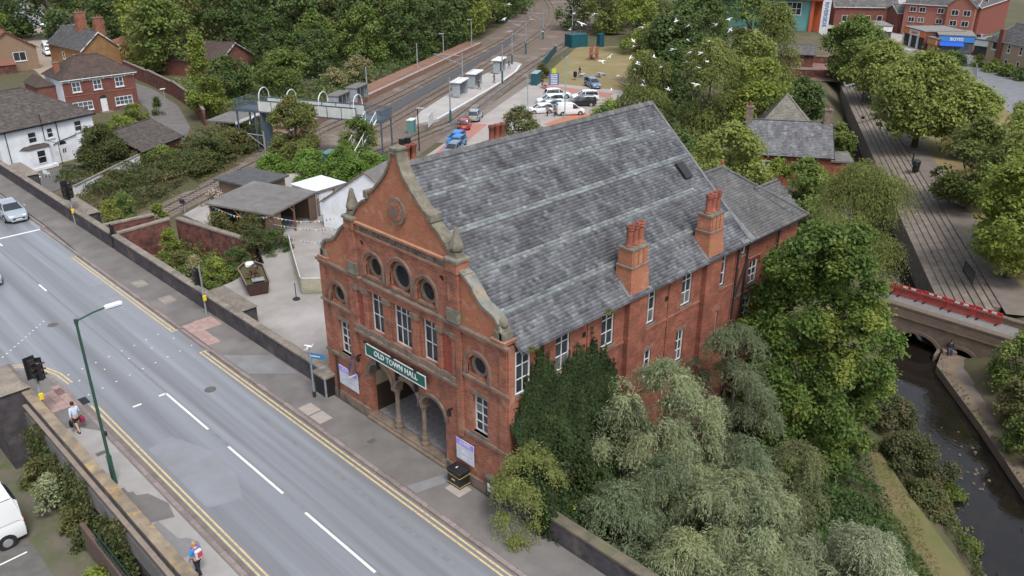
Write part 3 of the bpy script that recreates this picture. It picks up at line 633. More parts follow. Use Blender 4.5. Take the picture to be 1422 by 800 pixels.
# frieze with worn raised letters
MB().box(-.02, .42, 3.2, 10.3, 10.3, 10.66).build('frieze', STONE, TH)
MB().box(-.14, .46, 3.18, 10.32, 10.66, 10.76).build('cornice', B_GABLE, TH); MB().box(-.08, .42, 3.2, 10.3, 10.2, 10.3).build('string_course', B_RED, TH)
WORN = mat('worn_stone_letter', (.07, .06, .05), .95, (.16, .13, .10), 5)
for txt, yc in (('EZA', 9.35), ('VULVUL', 8.05), ('TO', 6.85), ('&', 6.15), ('HALL', 5.35), ('II', 4.3)):
    me = text_mesh(txt, .40, .02, .006); me.materials.append(WORN); o = obj('frieze_letters', me, TH); o.matrix_local = Matrix(((0, 0, -1, -.03), (-1, 0, 0, yc), (0, 1, 0, 10.48), (0, 0, 0, 1)))
# roundel
b = MB(); b.cyl((-.10, 6.75, 12.03), (.04, 6.75, 12.03), .60, n=24); b.build('roundel', STONE, TH)
b = MB(); b.cyl((-.13, 6.75, 12.03), (-.09, 6.75, 12.03), .44, n=24); b.build('roundel_field', B_RED, TH); MB().cyl((-.17, 6.75, 12.03), (-.12, 6.75, 12.03), .22, .17, n=16).build('roundel_boss', STONE_G, TH)
# finials
for yc in (10.42, 3.08):
    MB().bbox(-.2, .5, yc - .36, yc + .36, 10.3, 10.78, .02).build('finial_base', B_RED, TH)
    MB().bbox(-.26, .56, yc - .42, yc + .42, 10.78, 10.94, .04).build('finial_base', STONE_G, TH)
    b = MB(); b.box(-.06, .36, yc - .22, yc + .22, 10.94, 11.16); b.lathe([(.16, 11.16), (.30, 11.26), (.31, 11.36), (.21, 11.7), (.08, 12.18), (.01, 12.24)], (.15, yc, 0), 8); b.build('finial', STONE_G, TH)
    MB().box(-.16, -.0, yc - .3, yc + .3, 7.98, 10.3).build('pilaster', B_RED, TH)
    MB().box(-.22, -.02, yc - .36, yc + .36, 8.0, 8.62).build('pilaster_foot', STONE_G, TH)
for yc in (13.08, .42):
    MB().bbox(-.14, .6, yc - .42, yc + .42, 7.96, 8.12, .02).build('finial_base', B_RED, TH); MB().bbox(-.06, .52, yc - .3, yc + .3, 8.12, 8.5, .05).build('finial_base', STONE_G, TH)
    b = MB(); b.lathe([(.16, 8.5), (.1, 8.58), (.2, 8.66), (.23, 8.78), (.2, 8.9), (.1, 8.98), (.0, 9.0)], (.23, yc, 0), 12); b.build('ball_finial', STONE_G, TH, smooth=True)
# cornice at eaves level and string courses
b = MB(); b.box(-.12, -.003, -.05, 13.55, 7.68, 7.84); b.build('cornice', B_RED, TH); MB().box(-.19, .02, -.14, 13.66, 7.84, 7.95).build('cornice', STONE, TH)
for a, c in ((10.75, 13.62), (-.12, 2.85)):
    MB().box(-.12, -.003, a, c, 5.6, 5.72).build('string_course', STONE, TH); MB().box(-.1, -.003, a, c, 2.62, 2.78).build('string_course', STONE, TH)
for yc in (10.72, 2.85): MB().box(-.14, -.002, yc - .16, yc + .16, 2.4, 7.68).build('pilaster', B_RED, TH)
for a, c in ((13.05, 13.52), (-.02, .4)):
    MB().box(-.06, -.002, a, c, .5, 5.6).build('corner_pier', B_RED, TH); MB().box(-.06, -.002, a, c, 5.72, 7.68).build('corner_pier', B_RED, TH)
MB().box(-.1, -.001, -.05, 4.0, -.2, .48).build('plinth', STONE, TH); MB().box(-.1, -.001, 10.0, 13.55, -.2, .48).build('plinth', STONE, TH)
# arched surrounds
def arch_ring(yc, zs, r0, r1, leg, x0, x1, n=14):
    P = [(yc + r1, zs - leg)] + arc(yc, zs, r1, 0, math.pi, n) + [(yc - r1, zs - leg), (yc - r0, zs - leg)] + arc(yc, zs, r0, math.pi, 0, n) + [(yc + r0, zs - leg)]
    return MB().prism(P, YZ, x0, x1)
def disc_window(yc, zc, r, x, bars):
    MB().holed(circle(yc, zc, r + .14, 24), [circle(yc, zc, r, 24)[::-1]], YZ, x - .08, x + .1).build('oculus_frame', STONE, TH, fix=True)
    f = MB().cyl((x + .02, yc, zc), (x + .06, yc, zc), r + .02, n=24).build('oculus', GLASS, TH)
    b_ = MB()
    for i in range(-3, 4): b_.box(x + .0, x + .015, yc + i * r / 4 - .008, yc + i * r / 4 + .008, zc - math.sqrt(max(0, 1 - (i / 4) ** 2)) * r, zc + math.sqrt(max(0, 1 - (i / 4) ** 2)) * r)
    b_.build('oculus_bars', GREY_M if bars else IRON, f)
for yc, zc, r_ in OV:
    arch_ring(yc, zc, r_ + .1, r_ + .22, r_, -.05, .05).build('arch_surround', B_RED, TH, fix=True); arch_ring(yc, zc, r_ + .22, r_ + .31, r_ + .05, -.09, .02).build('hood_mould', STONE, TH, fix=True)
    MB().box(.26, .4, yc - r_ - .12, yc + r_ + .12, zc - r_ - .02, zc + r_ + .16).build('niche_back', STONE, TH)
    disc_window(yc, zc, r_ * .8, .2, False); MB().box(-.04, .26, yc - r_ - .08, yc + r_ + .08, zc - r_ - .12, zc - r_ - .003).build('sill', STONE_G, TH)
for yc in (12.1, 1.75):
    arch_ring(yc, 6.22, .62, .74, .42, -.05, .05).build('arch_surround', B_RED, TH, fix=True); arch_ring(yc, 6.22, .74, .84, .5, -.09, .02).build('hood_mould', STONE, TH, fix=True)
    MB().box(.24, .4, yc - .66, yc + .66, 5.76, 6.9).build('niche_back', STONE, TH); disc_window(yc, 6.3, .36, .19, False)
# three tall windows, pilasters, lintels, blank panels
for i, (y0, y1) in enumerate(CW):
    f = window(TH, FM, fx(y1), 5.28, y1 - y0, 2.14, 2 if i != 1 else 3, 3, fr=.045, rows=[0, .42, .8, 1], depth=-.16)
MB().box(-.09, -.002, 2.95, 10.6, 7.42, 7.68).build('lintel', B_RED, TH)
for yc, w_ in ((9.62, .34), (7.93, .5), (5.82, .5), (4.12, .34), (10.42, .3), (3.18, .3)):
    MB().box(-.16, -.004, yc - w_ / 2 - .05, yc + w_ / 2 + .05, 7.16, 7.42).build('capital', STONE, TH)
    MB().box(-.12, -.003, yc - w_ / 2 + .04, yc + w_ / 2 - .04, 5.28, 7.16).build('pilaster', B_RED, TH)
    MB().box(-.17, -.004, yc - w_ / 2, yc + w_ / 2, 4.98, 5.28).build('bracket', STONE, TH)
for y0, y1 in ((9.82, 10.24), (3.36, 3.92)):
    MB().box(-.10, -.004, y0 - .06, y1 + .06, 7.2, 7.4).build('lintel', STONE, TH)
    b = MB(); me = MB().bbox(-.035, -.002, .01, (y1 - y0) / 2 - .01, .01, .27, .01).mesh('terracotta_panel', mat('terracotta_panel', (.27, .06, .045), .85, (.2, .05, .04), 5))
    for k in range(6):
        for q in range(2): obj('terracotta_panel', me, TH).location = (0, y0 + q * (y1 - y0) / 2, 5.32 + k * .3)
MB().box(-.2, -.003, 2.95, 10.6, 4.84, 4.98).build('sill_course', STONE, TH); MB().box(-.1, -.003, 2.95, 10.6, 4.98, 5.27).build('sill_band', STONE, TH)
# side ground-floor windows, notice boards
for y0, y1 in ((11.38, 12.3), (1.2, 2.12)):
    window(TH, FM, fx(y1), 2.95, y1 - y0, 1.9, 2, 4, fr=.06, depth=-.18, sill=STONE, head=STONE)
LIL = mat('lilac_print', (.30, .24, .72), .5); NB_W = mat('notice_board_print', (.52, .54, .60), .5, (.46, .48, .55), 4)
for y0, y1 in ((10.88, 12.55), (2.04, 3.2)):
    f = MB().box(-.10, -.062, y0, y1, 1.02, 2.12).build('notice_board', NB_W, TH)
    MB().box(-.112, -.1, y0, y1, 1.84, 2.12).build('header', LIL, f)
    if y0 > 5: me = text_mesh('ALBERNE', .22, .003, .006, 1.35); sc__ = (y0 + y1) / 2
    else: me = text_mesh('ALBER', .22, .003, .006, 1.2); sc__ = (y0 + y1) / 2
    me.materials.append(WHITE); o = obj('header_lettering', me, f); o.matrix_local = Matrix(((0, 0, -1, -.116), (-1, 0, 0, sc__), (0, 1, 0, 1.98), (0, 0, 0, 1)))
    b = MB(); b.box(-.106, -.1, y0 + .45, y1 - .35, 1.1, 1.28); b.box(-.106, -.1, y0 + .3, y1 - .3, 1.45, 1.49); b.box(-.106, -.1, y0 + .4, y1 - .4, 1.56, 1.6); b.build('print', WHITE, f)
# the arcade: stone arch rings, columns, steps, room behind
for yc, r_ in ((8.97, .97), (6.85, .93), (4.9, .88)):
    arch_ring(yc, 2.5, r_ - .02, r_ + .14, 0, -.06, .44, 16).build('arch_surround', STONE, TH, fix=True); arch_ring(yc, 2.5, r_ + .14, r_ + .2, 0, -.1, -.01, 16).build('hood_mould', STONE, TH, fix=True)
for yc in (7.91, 5.85):
    c_ = (.2, yc, 0)
    b = MB(); b.lathe([(.125, .95), (.115, 2.2)], c_, 14); col = b.build('column', STONE, TH, smooth=True)
    b = MB(); b.lathe([(.23, .14), (.23, .4), (.19, .45), (.19, .7), (.15, .78), (.16, .86), (.125, .96)], c_, 8); b.build('column_base', STONE, col)
    b = MB(); b.lathe([(.12, 2.18), (.15, 2.22), (.13, 2.27), (.18, 2.4), (.2, 2.45)], c_, 12); b.box(-.03, .43, yc - .2, yc + .2, 2.45, 2.56); b.build('capital', STONE, col)
FLOORT = mat('encaustic_floor_tiles', (.17, .18, .21), .5, (.33, .31, .28), 1.2, col3=(.16, .09, .07), scale3=5, lo3=.5, hi3=.7)
me = MB().bbox(.006, .494, .006, .494, -.05, 0, .005).mesh('floor_tile', FLOORT)
for i in range(6):
    for j in range(12): obj('floor_tile', me, TH).location = (.46 + i * .5, 4.0 + j * .5, .22)
MB().box(.42, 3.5, 3.9, 10.1, -.1, .165).build('porch_floor', STONE, TH)
MB().box(-.26, .42, 3.98, 10.02, -.2, .14).build('step', STONE, TH); MB().box(-.1, .40, 4.0, 10.0, .14, .215).build('step', STONE, TH)
CREAM = mat('cream_plaster', (.34, .29, .20), .9, (.26, .22, .15), 1.5)
MB().box(3.42, 3.5, 3.9, 10.1, .2, 4.4).build('porch_wall', CREAM, TH); MB().box(.42, 3.42, 10.0, 10.1, .2, 4.4).build('porch_wall', CREAM, TH); MB().box(.42, 3.42, 3.9, 4.0, .2, 4.4).build('porch_wall', CREAM, TH)
MB().box(.42, 3.5, 3.9, 10.1, 4.4, 4.5).build('porch_ceiling', CREAM, TH)
DW = mat('dark_wood', (.045, .028, .02), .6, (.03, .02, .015), 3)
MB().box(3.36, 3.42, 4.0, 10.0, .2, 1.7).build('dado', DW, TH); MB().box(.42, 3.36, 9.94, 10.0, .2, 1.7).build('dado', DW, TH); MB().box(3.34, 3.41, 6.0, 7.7, .2, 2.7).build('door', DW, TH)
PM = plane_m((3.42, 5.9, 0), (0, -1, 0), (-1, 0, 0)); window(TH, PM, .3, 1.9, 1.2, 1.5, 3, 3, depth=.02)
# sign board
SG = mat('sign_green', (.008, .095, .068), .45)
f = MB().box(-.30, -.24, 5.02, 9.58, 3.98, 4.56).build('sign_board', SG, TH)
b = MB(); e = .05
b.box(-.315, -.285, 4.97, 9.63, 4.56, 4.56 + e); b.box(-.315, -.285, 4.97, 9.63, 3.98 - e, 3.98); b.box(-.315, -.285, 4.97, 5.02, 3.98, 4.56); b.box(-.315, -.285, 9.58, 9.63, 3.98, 4.56); b.build('border', WHITE, f)
me = text_mesh('OLD TOWN HALL', .40, .006, .012, 1.02); me.materials.append(WHITE); o = obj('sign_lettering', me, f); o.matrix_local = Matrix(((0, 0, -1, -.308), (-1, 0, 0, 7.25), (0, 1, 0, 4.275), (0, 0, 0, 1)))
for yc in (9.5, 7.3, 5.6):
    b = MB(); b.tube([(-.24, yc, 4.62), (-.3, yc, 4.72), (-.38, yc, 4.72)], .018); b.box(-.44, -.34, yc - .08, yc + .08, 4.66, 4.76); b.build('sign_lamp', BLACK, f)
for yc in (8.9, 7.4, 5.95): MB().box(-.24, -.002, yc - .02, yc + .02, 3.3, 4.1).build('bracket', IRON, TH)
# wall lamps / brackets on the piers
for yc in (10.3, 3.35):
    b = MB(); b.box(-.35, -.15, yc - .05, yc + .05, 3.55, 3.62); b.box(-.42, -.3, yc - .1, yc + .1, 3.3, 3.55); b.build('wall_lamp', BLACK, TH)
b = MB(); b.box(-.5, -.06, 10.95, 11.0, 2.2, 3.3); b.box(-.06, -.04, 10.7, 11.2, 2.15, 2.25); bb = b.build('hanging_banner', mat('banner_print', (.22, .12, .13), .7, (.05, .04, .06), 3), TH)
MB().box(-.54, -.1, 10.94, 11.01, 2.12, 2.19).build('banner_rail', WHITE, bb)
# drain pipes on the facade
for yc, z0, z1 in ((12.72, .1, 2.6), (10.78, 8.0, 10.6)): MB().cyl((-.1, yc - (.42 if z0 > 5 else 0), z0), (-.1, yc - (.42 if z0 > 5 else 0), z1), .04, n=8).build('drainpipe', IRON, TH)
# ------------------------------------------------------------------ long side wall
SM = plane_m((0, 0, 0), (1, 0, 0), (0, -1, 0))
UW = [(.34, .92), (2.95, .92), (6.03, .92), (9.27, .88), (12.38, .88), (15.53, .9)]
holes = [rect(x, x + w_, 5.5, 7.5) for x, w_ in UW]
LW = [(12.26, .66, 2.3, 1.8), (15.4, .75, 2.6, 1.45), (9.3, .8, 2.4, 1.6)]
holes += [rect(x, x + w_, z_, z_ + h) for x, w_, z_, h in LW]
RW = [(17.55, .34, 4.72, 1.25), (18.98, .92, 4.62, 1.4), (18.75, .88, 2.3, 1.55), (17.95, .4, 6.75, .55)]
holes += [rect(x, x + w_, z_, z_ + h) for x, w_, z_, h in RW]
b = MB(); b.holed([(.42, -5.6), (24.2, -5.6), (24.2, 7.66), (.42, 7.66)], [h for h in holes if h[0][0] > .42] , XZ, 0, .35); b.build('side_wall', B_SIDE, TH, fix=True)
MB().box(24.2 - .35, 24.2, .36, 9.0, -5.6, 7.66).build('rear_wall', B_SIDE, TH); MB().box(.42, 24.2, 13.15, 13.5, -5.6, 7.6).build('far_side_wall', B_SIDE, TH)
MB().box(0, .42, 0, 13.5, -5.6, -.3).build('footing', B_SIDE, TH)
MB().box(.42, 24.2, .1, 13.2, 4.6, 4.7).build('inner_floor', DW, TH)
for i, (x, w_) in enumerate(UW[1:] ):
    window(TH, SM, x, 5.5, w_, 2.0, 2, 4, fr=.042, rows=[0, .34, .68, 1], depth=-.1, sill=STONE)
window(TH, SM, .44, 5.5, .82, 2.0, 2, 4, fr=.042, rows=[0, .34, .68, 1], depth=.03, sill=STONE)
for i, (x, w_, z_, h) in enumerate(LW): window(TH, SM, x, z_, w_, h, 2, 3, fr=.06, depth=-.1, sill=STONE, head=STONE)
for i, (x, w_, z_, h) in enumerate(RW): window(TH, SM, x, z_, w_, h, 2 if w_ > .5 else 1, 3 if h > 1 else 1, fr=.06, depth=-.1, sill=STONE, head=STONE if i == 2 else None)
b = MB(); b.box(18.75, 20.05, -.08, -.002, 6.22, 6.32); b.box(18.75, 18.84, -.08, -.002, 5.8, 6.22); b.box(19.96, 20.05, -.08, -.002, 5.8, 6.22); b.build('hood_mould', B_SIDE, TH)
MB().box(.42, 17.4, -.05, -.002, 5.18, 5.30).build('string_course', B_SIDE, TH); MB().box(17.4, 24.2, -.05, -.002, 4.2, 4.34).build('string_course', STONE, TH)
for x, z_ in ((4.7, 6.6), (10.95, 6.3), (8.9, 5.6), (5.4, 5.9), (14.9, 5.2)): MB().box(x, x + .22, -.02, .0, z_, z_ + .24).build('vent', BLACK, TH)
for x in (5.0, 11.2, 17.35): MB().box(x, x + .12, -.06, -.002, -4, 7.6).build('pilaster', B_SIDE, TH)
MB().box(-.001, .36, -.1, -.002, -3.6, 7.84).build('corner_pier', B_RED, TH)
for x in (18.4, 21.75, 17.45): MB().cyl((x, -.12, -5), (x, -.12, 7.5), .055, n=8).build('drainpipe', IRON, TH)
b = MB(); b.cyl((18.4, -.12, 6.2), (17.6, -.12, 4.4), .05); b.build('drainpipe', IRON, TH)
b = MB(); b.box(.5, 18.1, -.42, -.30, 7.52, 7.62); b.build('gutter', IRON, TH); MB().box(18.1, 24.4, -.44, -.31, 7.46, 7.56).build('gutter', IRON, TH)
# chimneys on the eaves
def chimney(x0, x1):
    c = MB().box(x0, x1, -.28, -.003, -4.5, 7.6).build('chimney_breast', B_SIDE, TH)
    b = MB(); m_ = (x0 + x1) / 2; h0 = (x1 - x0) / 2; h1 = h0 - .06
    b.add([(x0, -.28, 7.6), (x1, -.28, 7.6), (x1, .75, 7.6), (x0, .75, 7.6), (m_ - h1, -.2, 8.75), (m_ + h1, -.2, 8.75), (m_ + h1, .7, 8.75), (m_ - h1, .7, 8.75)], [(0, 1, 5, 4), (1, 2, 6, 5), (2, 3, 7, 6), (3, 0, 4, 7), (4, 5, 6, 7)])
    b.box(m_ - h1, m_ + h1, -.2, .7, 8.75, 9.0); b.build('stack', B_GABLE, c)
    MB().bbox(m_ - h1 - .035, m_ + h1 + .035, -.235, .735, 9.0, 9.1, .02).build('stack_band', STONE, c)
    b = MB(); b.box(m_ - h1 + .05, m_ + h1 - .05, -.15, .65, 9.12, 9.85)
    for q in range(3): xx = m_ - h1 + .1 + q * (2 * h1 - .2) / 3; b.box(xx + .05, xx + (2 * h1 - .2) / 3 - .05, -.19, -.15, 9.12, 9.8)
    b.build('stack', B_GABLE, c); MB().bbox(m_ - h1 + .01, m_ + h1 - .01, -.2, .7, 9.85, 9.97, .03).build('stack_cap', STONE_G, c)
    for q in (-.4, 0, .4):
        b = MB(); b.lathe([(.2, 10.0), (.17, 10.08), (.145, 10.2), (.15, 10.75), (.19, 10.78), (.19, 10.84), (.15, 10.86), (.19, 10.9), (.19, 10.98), (.13, 10.98), (.13, 10.6)], (m_ + q, .2, 0), 10); b.build('chimney_pot', TERRA, c, smooth=True)
    MB().box(x0 - .06, x1 + .06, -.34, -.28, 7.46, 7.62).build('chimney_string', STONE, c)
    b = MB(); b.box(x0 - .14, x0 - .02, -.36, .9, 7.62, 7.75); b.add([(x0 - .2, -.4, 7.66), (x0, -.4, 7.66), (x0, 1.0, 8.86), (x0 - .2, 1.0, 8.86)], [(0, 1, 2, 3)]); b.build('flashing', LEAD, c)
chimney(7.72, 9.12); chimney(14.15, 15.52)
for xc, n_ in ((5.65, 3), (12.2, 3)):
    c = MB().box(xc - .75, xc + .75, 12.8, 13.6, 7.5, 11.55).build('chimney_breast', B_SIDE, TH); MB().bbox(xc - .8, xc + .8, 12.75, 13.65, 11.55, 11.75, .03).build('stack_cap', STONE, c)
    for q in range(n_):
        b = MB(); b.lathe([(.2, 11.75), (.16, 11.9), (.16, 12.5), (.2, 12.55), (.2, 12.7), (.13, 12.7), (.13, 12.3)], (xc - .42 + q * .42, 13.2, 0), 10); b.build('chimney_pot', TERRA, c, smooth=True)
    if xc < 6:
        for q in range(2):
            b = MB(); b.lathe([(.17, 11.75), (.17, 13.0), (.12, 13.0)], (xc - .1 + q * .4, 13.48, 0), 10); b.build('chimney_pot', BLACK, c, smooth=True)
# roof
P0 = Vector((0, -.45, 7.56)); P1 = Vector((0, 6.75, 14.05)); us = (P1 - P0).normalized(); SL = (P1 - P0).length
b = MB(); b.add([(.42, -.45, 7.54), (18.12, -.45, 7.54), (18.12, 6.75, 14.03), (.42, 6.75, 14.03), (18.12, 13.95, 7.54), (.42, 13.95, 7.54)], [(0, 1, 2, 3), (3, 2, 4, 5)]); rf = b.build('roof', SLATE, TH)
b = MB(); b.add([(18.1, .3, 7.6), (18.1, 13.2, 7.6), (18.1, 6.75, 13.9)], [(0, 1, 2)]); b.build('rear_gable', B_SIDE, TH)
bands = [(1.03, .95), (2.50, .95), (4.0, .95), (5.48, .95)]
def s_of(y): return (y + .45) / us.y
prev = 0
for i, (yb, _) in enumerate(bands + [(6.75, 0)]):
    top = s_of(yb) - .16 if yb < 6.7 else SL
    slates('slate_courses', (.5, P0.y, P0.z), (1, 0, 0), us, [(0, prev), (17.6, prev), (17.6, top), (0, top)], .215, .165, SLATE, rf, 11 + i)
    if yb < 6.7:
        slates('pale_slate_courses', (.5, P0.y, P0.z), (1, 0, 0), us, [(0, top), (17.6 if i % 2 == 0 else 16.2, top), (17.6 if i % 2 == 0 else 16.2, top + .31), (0, top + .31)], .215, .15, SLATE_B, rf, 31 + i, th=.02)
        if i % 2: slates('slate_courses', (.5, P0.y, P0.z), (1, 0, 0), us, [(16.2, top), (17.6, top), (17.6, top + .31), (16.2, top + .31)], .215, .165, SLATE, rf, 51 + i)
        prev = top + .31
us2 = Vector((0, -us.y, us.z)); slates('slate_courses', (.5, 13.95, P0.z), (1, 0, 0), us2, [(0, 0), (17.6, 0), (17.6, SL), (0, SL)], .5, .4, SLATE, rf, 71)
me = MB().add([(0, -.2, -.13), (.44, -.2, -.13), (.44, 0, .06), (0, 0, .06), (.44, .2, -.13), (0, .2, -.13)], [(0, 1, 2, 3), (3, 2, 4, 5)]).mesh('ridge_tile', mat('ridge_tile', (.07, .07, .075), .8, (.12, .12, .12), 3, rnd=.2))
for i in range(39): obj('ridge_tile', me, rf).location = (.6 + i * .45, 6.75, 14.09 + rng.uniform(-.008, .008))
b = MB(); b.add([tuple(Vector((16.35, P0.y, P0.z)) + us * s_of(3.0) + Vector((0, -.05, .06))), tuple(Vector((16.95, P0.y, P0.z)) + us * s_of(3.0) + Vector((0, -.05, .06))), tuple(Vector((16.95, P0.y, P0.z)) + us * s_of(3.75) + Vector((0, -.05, .06))), tuple(Vector((16.35, P0.y, P0.z)) + us * s_of(3.75) + Vector((0, -.05, .06)))], [(0, 1, 2, 3)])
k = Vector((0, -.09, .10)); b.add([tuple(Vector(v)) for v in b.v] + [tuple(Vector(v) + k) for v in b.v[:4]], [(4, 5, 6, 7), (0, 1, 5, 4), (1, 2, 6, 5), (2, 3, 7, 6), (3, 0, 4, 7)]); b.build('roof_hatch', IRON, rf)
# lead flashing behind the gable and rear verge
b = MB(); b.add([(18.02, -.45, 7.60), (18.2, -.45, 7.60), (18.2, 6.75, 14.09), (18.02, 6.75, 14.09)], [(0, 1, 2, 3)]); b.build('verge', LEAD, rf)
# rear wing: hipped roof with a small cross gablet
E0 = 7.58; RY, RZ_ = 3.35, 10.45
kk = (RZ_ - E0) / (RY + .4)
b = MB(); b.add([(17.9, -.42, E0 - .02), (24.5, -.42, E0 - .02), (20.6, RY, RZ_ - .02), (17.9, RY, RZ_ - .02), (24.5, 9.0, E0 - .02), (17.9, 9.0, E0 - .02)], [(0, 1, 2, 3), (1, 4, 2), (3, 2, 4, 5)]); r2 = b.build('rear_roof', SLATE_R, TH)
usr = Vector((0, RY + .42, RZ_ - E0)).normalized(); sl = math.hypot(RY + .42, RZ_ - E0)
slates('slate_courses', (17.9, -.42, E0), (1, 0, 0), usr, [(0, 0), (6.6, 0), (2.7, sl), (0, sl)], .25, .17, SLATE_R, r2, 81, th=.01)
ush = Vector((-3.9, 0, RZ_ - E0)).normalized(); slh = math.hypot(3.9, RZ_ - E0)
slates('slate_courses', (24.5, -.42, E0), (0, 1, 0), ush, [(0, 0), (9.42, 0), (3.77, slh)], .25, .17, SLATE_R, r2, 82, th=.01)
b = MB(); gy, gz = 1.75, 9.25
b.add([(24.3, .25, E0 + .12), (24.3, 3.25, E0 + .12), (24.3, gy, gz), (21.7, gy, gz), (22.8, .25, 8.15), (22.8, 3.25, 8.15)], [(0, 1, 2), (0, 2, 3, 4), (2, 1, 5, 3)]); b.build('roof_gablet', SLATE_R, r2, fix=True)
dv = Vector((0, gy - .25, gz - 8.0)).normalized(); slates('slate_courses', (21.9, .2, 7.98), (1, 0, 0), dv, [(.2, .0), (2.45, 0), (2.45, 1.95), (-.1, 1.95)], .25, .17, SLATE_R, r2, 83, th=.01)
for (p, q) in (((24.5, -.42, E0 + .03), (20.6, RY, RZ_ + .03)), ((17.9, RY, RZ_ + .03), (20.6, RY, RZ_ + .03)), ((21.7, gy, gz + .02), (24.35, gy, gz + .02)), ((20.6, RY, RZ_ + .03), (24.5, 9, E0 + .03))):
    MB().tube([p, q], .09, 6).build('ridge_roll', MATS['ridge_tile'], r2)
b = MB(); b.lathe([(.08, 0), (.05, .25), (.1, .3), (.02, .5)], (20.6, RY, RZ_), 8); b.build('roof_finial', TERRA, r2)
b = MB(); b.add([(17.35, -.40, 7.66), (18.6, -.40, 7.64), (18.35, RY, RZ_ + .05), (18.1, RY, RZ_ + .05)], [(0, 1, 2, 3)]); b.build('valley', LEAD, r2)
# the moss tufts in the gutter and the weed on the cornice are foliage: added later
# ------------------------------------------------------------------ foliage
def leafmat(name, c1, c2, rough=.6, transl=.45, c3=None):
    return mat(name, c1, rough, c2, .8, .35, .65, col3=c3, scale3=.35, lo3=.52, hi3=.72, tint=.5, rnd=.08, spec=.25, transl=transl)
L_PARK = leafmat('leaf_park', (.26, .30, .078), (.205, .25, .066), c3=(.29, .31, .09))
L_OAK = leafmat('leaf_mid_green', (.165, .22, .055), (.125, .18, .048), c3=(.205, .24, .068))
L_LIME = leafmat('leaf_yellow_green', (.23, .28, .055), (.175, .23, .047), c3=(.28, .29, .075))
L_DARK = leafmat('leaf_dark_green', (.10, .15, .045), (.075, .12, .04), c3=(.14, .175, .055))
L_CHEST = leafmat('leaf_chestnut', (.115, .18, .036), (.07, .12, .03), c3=(.26, .29, .06))
L_WILL = leafmat('leaf_silver_willow', (.33, .37, .215), (.235, .275, .15), c3=(.36, .385, .20))
L_WEEP = leafmat('leaf_weeping_birch', (.215, .245, .07), (.165, .20, .06), c3=(.25, .26, .085))
L_IVY = leafmat('leaf_ivy', (0.042, 0.069, 0.021), (0.03, 0.051, 0.018), c3=(0.06, 0.09, 0.024))
L_BRAM = leafmat('leaf_bramble', (0.112, 0.128, 0.045), (0.075, 0.102, 0.033), c3=(0.195, 0.165, 0.075))
L_PALE = leafmat('leaf_pale_blossom', (0.36, 0.315, 0.18), (0.225, 0.225, 0.09), c3=(0.15, 0.165, 0.053))
L_OLIVE = leafmat('leaf_olive_brown', (.155, .155, .055), (.115, .125, .042), c3=(.21, .165, .075))
L_DRY = leafmat('dry_stems', (0.33, 0.27, 0.225), (0.24, 0.195, 0.15), transl=.05)
L_GRASS = leafmat('grass_blades', (0.165, 0.217, 0.045), (0.12, 0.165, 0.038))
BARK = mat('bark', (.085, .07, .055), .95, (.05, .042, .035), 3, bump=.6, bscale=12)
def unit(v): return v / (np.linalg.norm(v, axis=1, keepdims=True) + 1e-9)
def leaves(P, N, size, aspect, g, flat=.6, axis=None):
    """rhombic leaf quads at P facing about N."""
    n = len(P); nn = unit(N * flat + g.normal(0, .55, (n, 3)))
    a = axis if axis is not None else g.normal(0, 1, (n, 3)); a = unit(a - nn * (a * nn).sum(1, keepdims=True)); b_ = np.cross(nn, a)
    s = size * g.uniform(.6, 1.35, (n, 1)); L = a * s * .5; W = b_ * s * .5 * aspect
    return np.stack([P - L, P + W - L * .1, P + L, P - W - L * .1], 1).reshape(-1, 3)
def lobes(g, R_, H_, n, shape, ls=(.24, .40)):
    """centres and radii of the boughs that make up a crown (z from 0 to H)."""
    out = []; s1, s2, a1, a2 = g.uniform(0, 6.28), g.uniform(0, 6.28), g.uniform(.08, .2), g.uniform(.06, .16)
    for i in range(n):
        f = (i + .5) / n; ph = i * 2.39996 + g.uniform(-.4, .4)
        zz = g.uniform(0, 1) if i > 3 else .85 + .03 * i
        if shape == 'round': prof = math.sqrt(max(.02, 1 - (2 * zz - .92) ** 2 * .95))
        elif shape == 'egg': prof = math.sqrt(max(.02, 1 - (1.38 * zz - .48) ** 2 * 1.02)) if zz > .1 else .8
        elif shape == 'cone': prof = 1.02 - .9 * zz
        elif shape == 'column': prof = .95 if zz < .75 else 1.15 - zz
        else: prof = math.sqrt(max(.03, 1 - zz ** 2 * .93))                    # dome, wide at the bottom
        prof *= 1 - a1 * math.sin(2 * ph + s1) ** 2 - a2 * math.sin(3 * ph + s2 + 4 * zz)
        lr = R_ * g.uniform(*ls) * (.62 + .38 * prof)
        rad = max(0, R_ * prof - lr) * (g.uniform(.78, 1.04) if g.random() < .8 else g.uniform(.2, .7))
        out.append((rad * math.cos(ph), rad * math.sin(ph), max(lr * .5, zz * (H_ - lr * .7)), lr))
    return np.array(out)
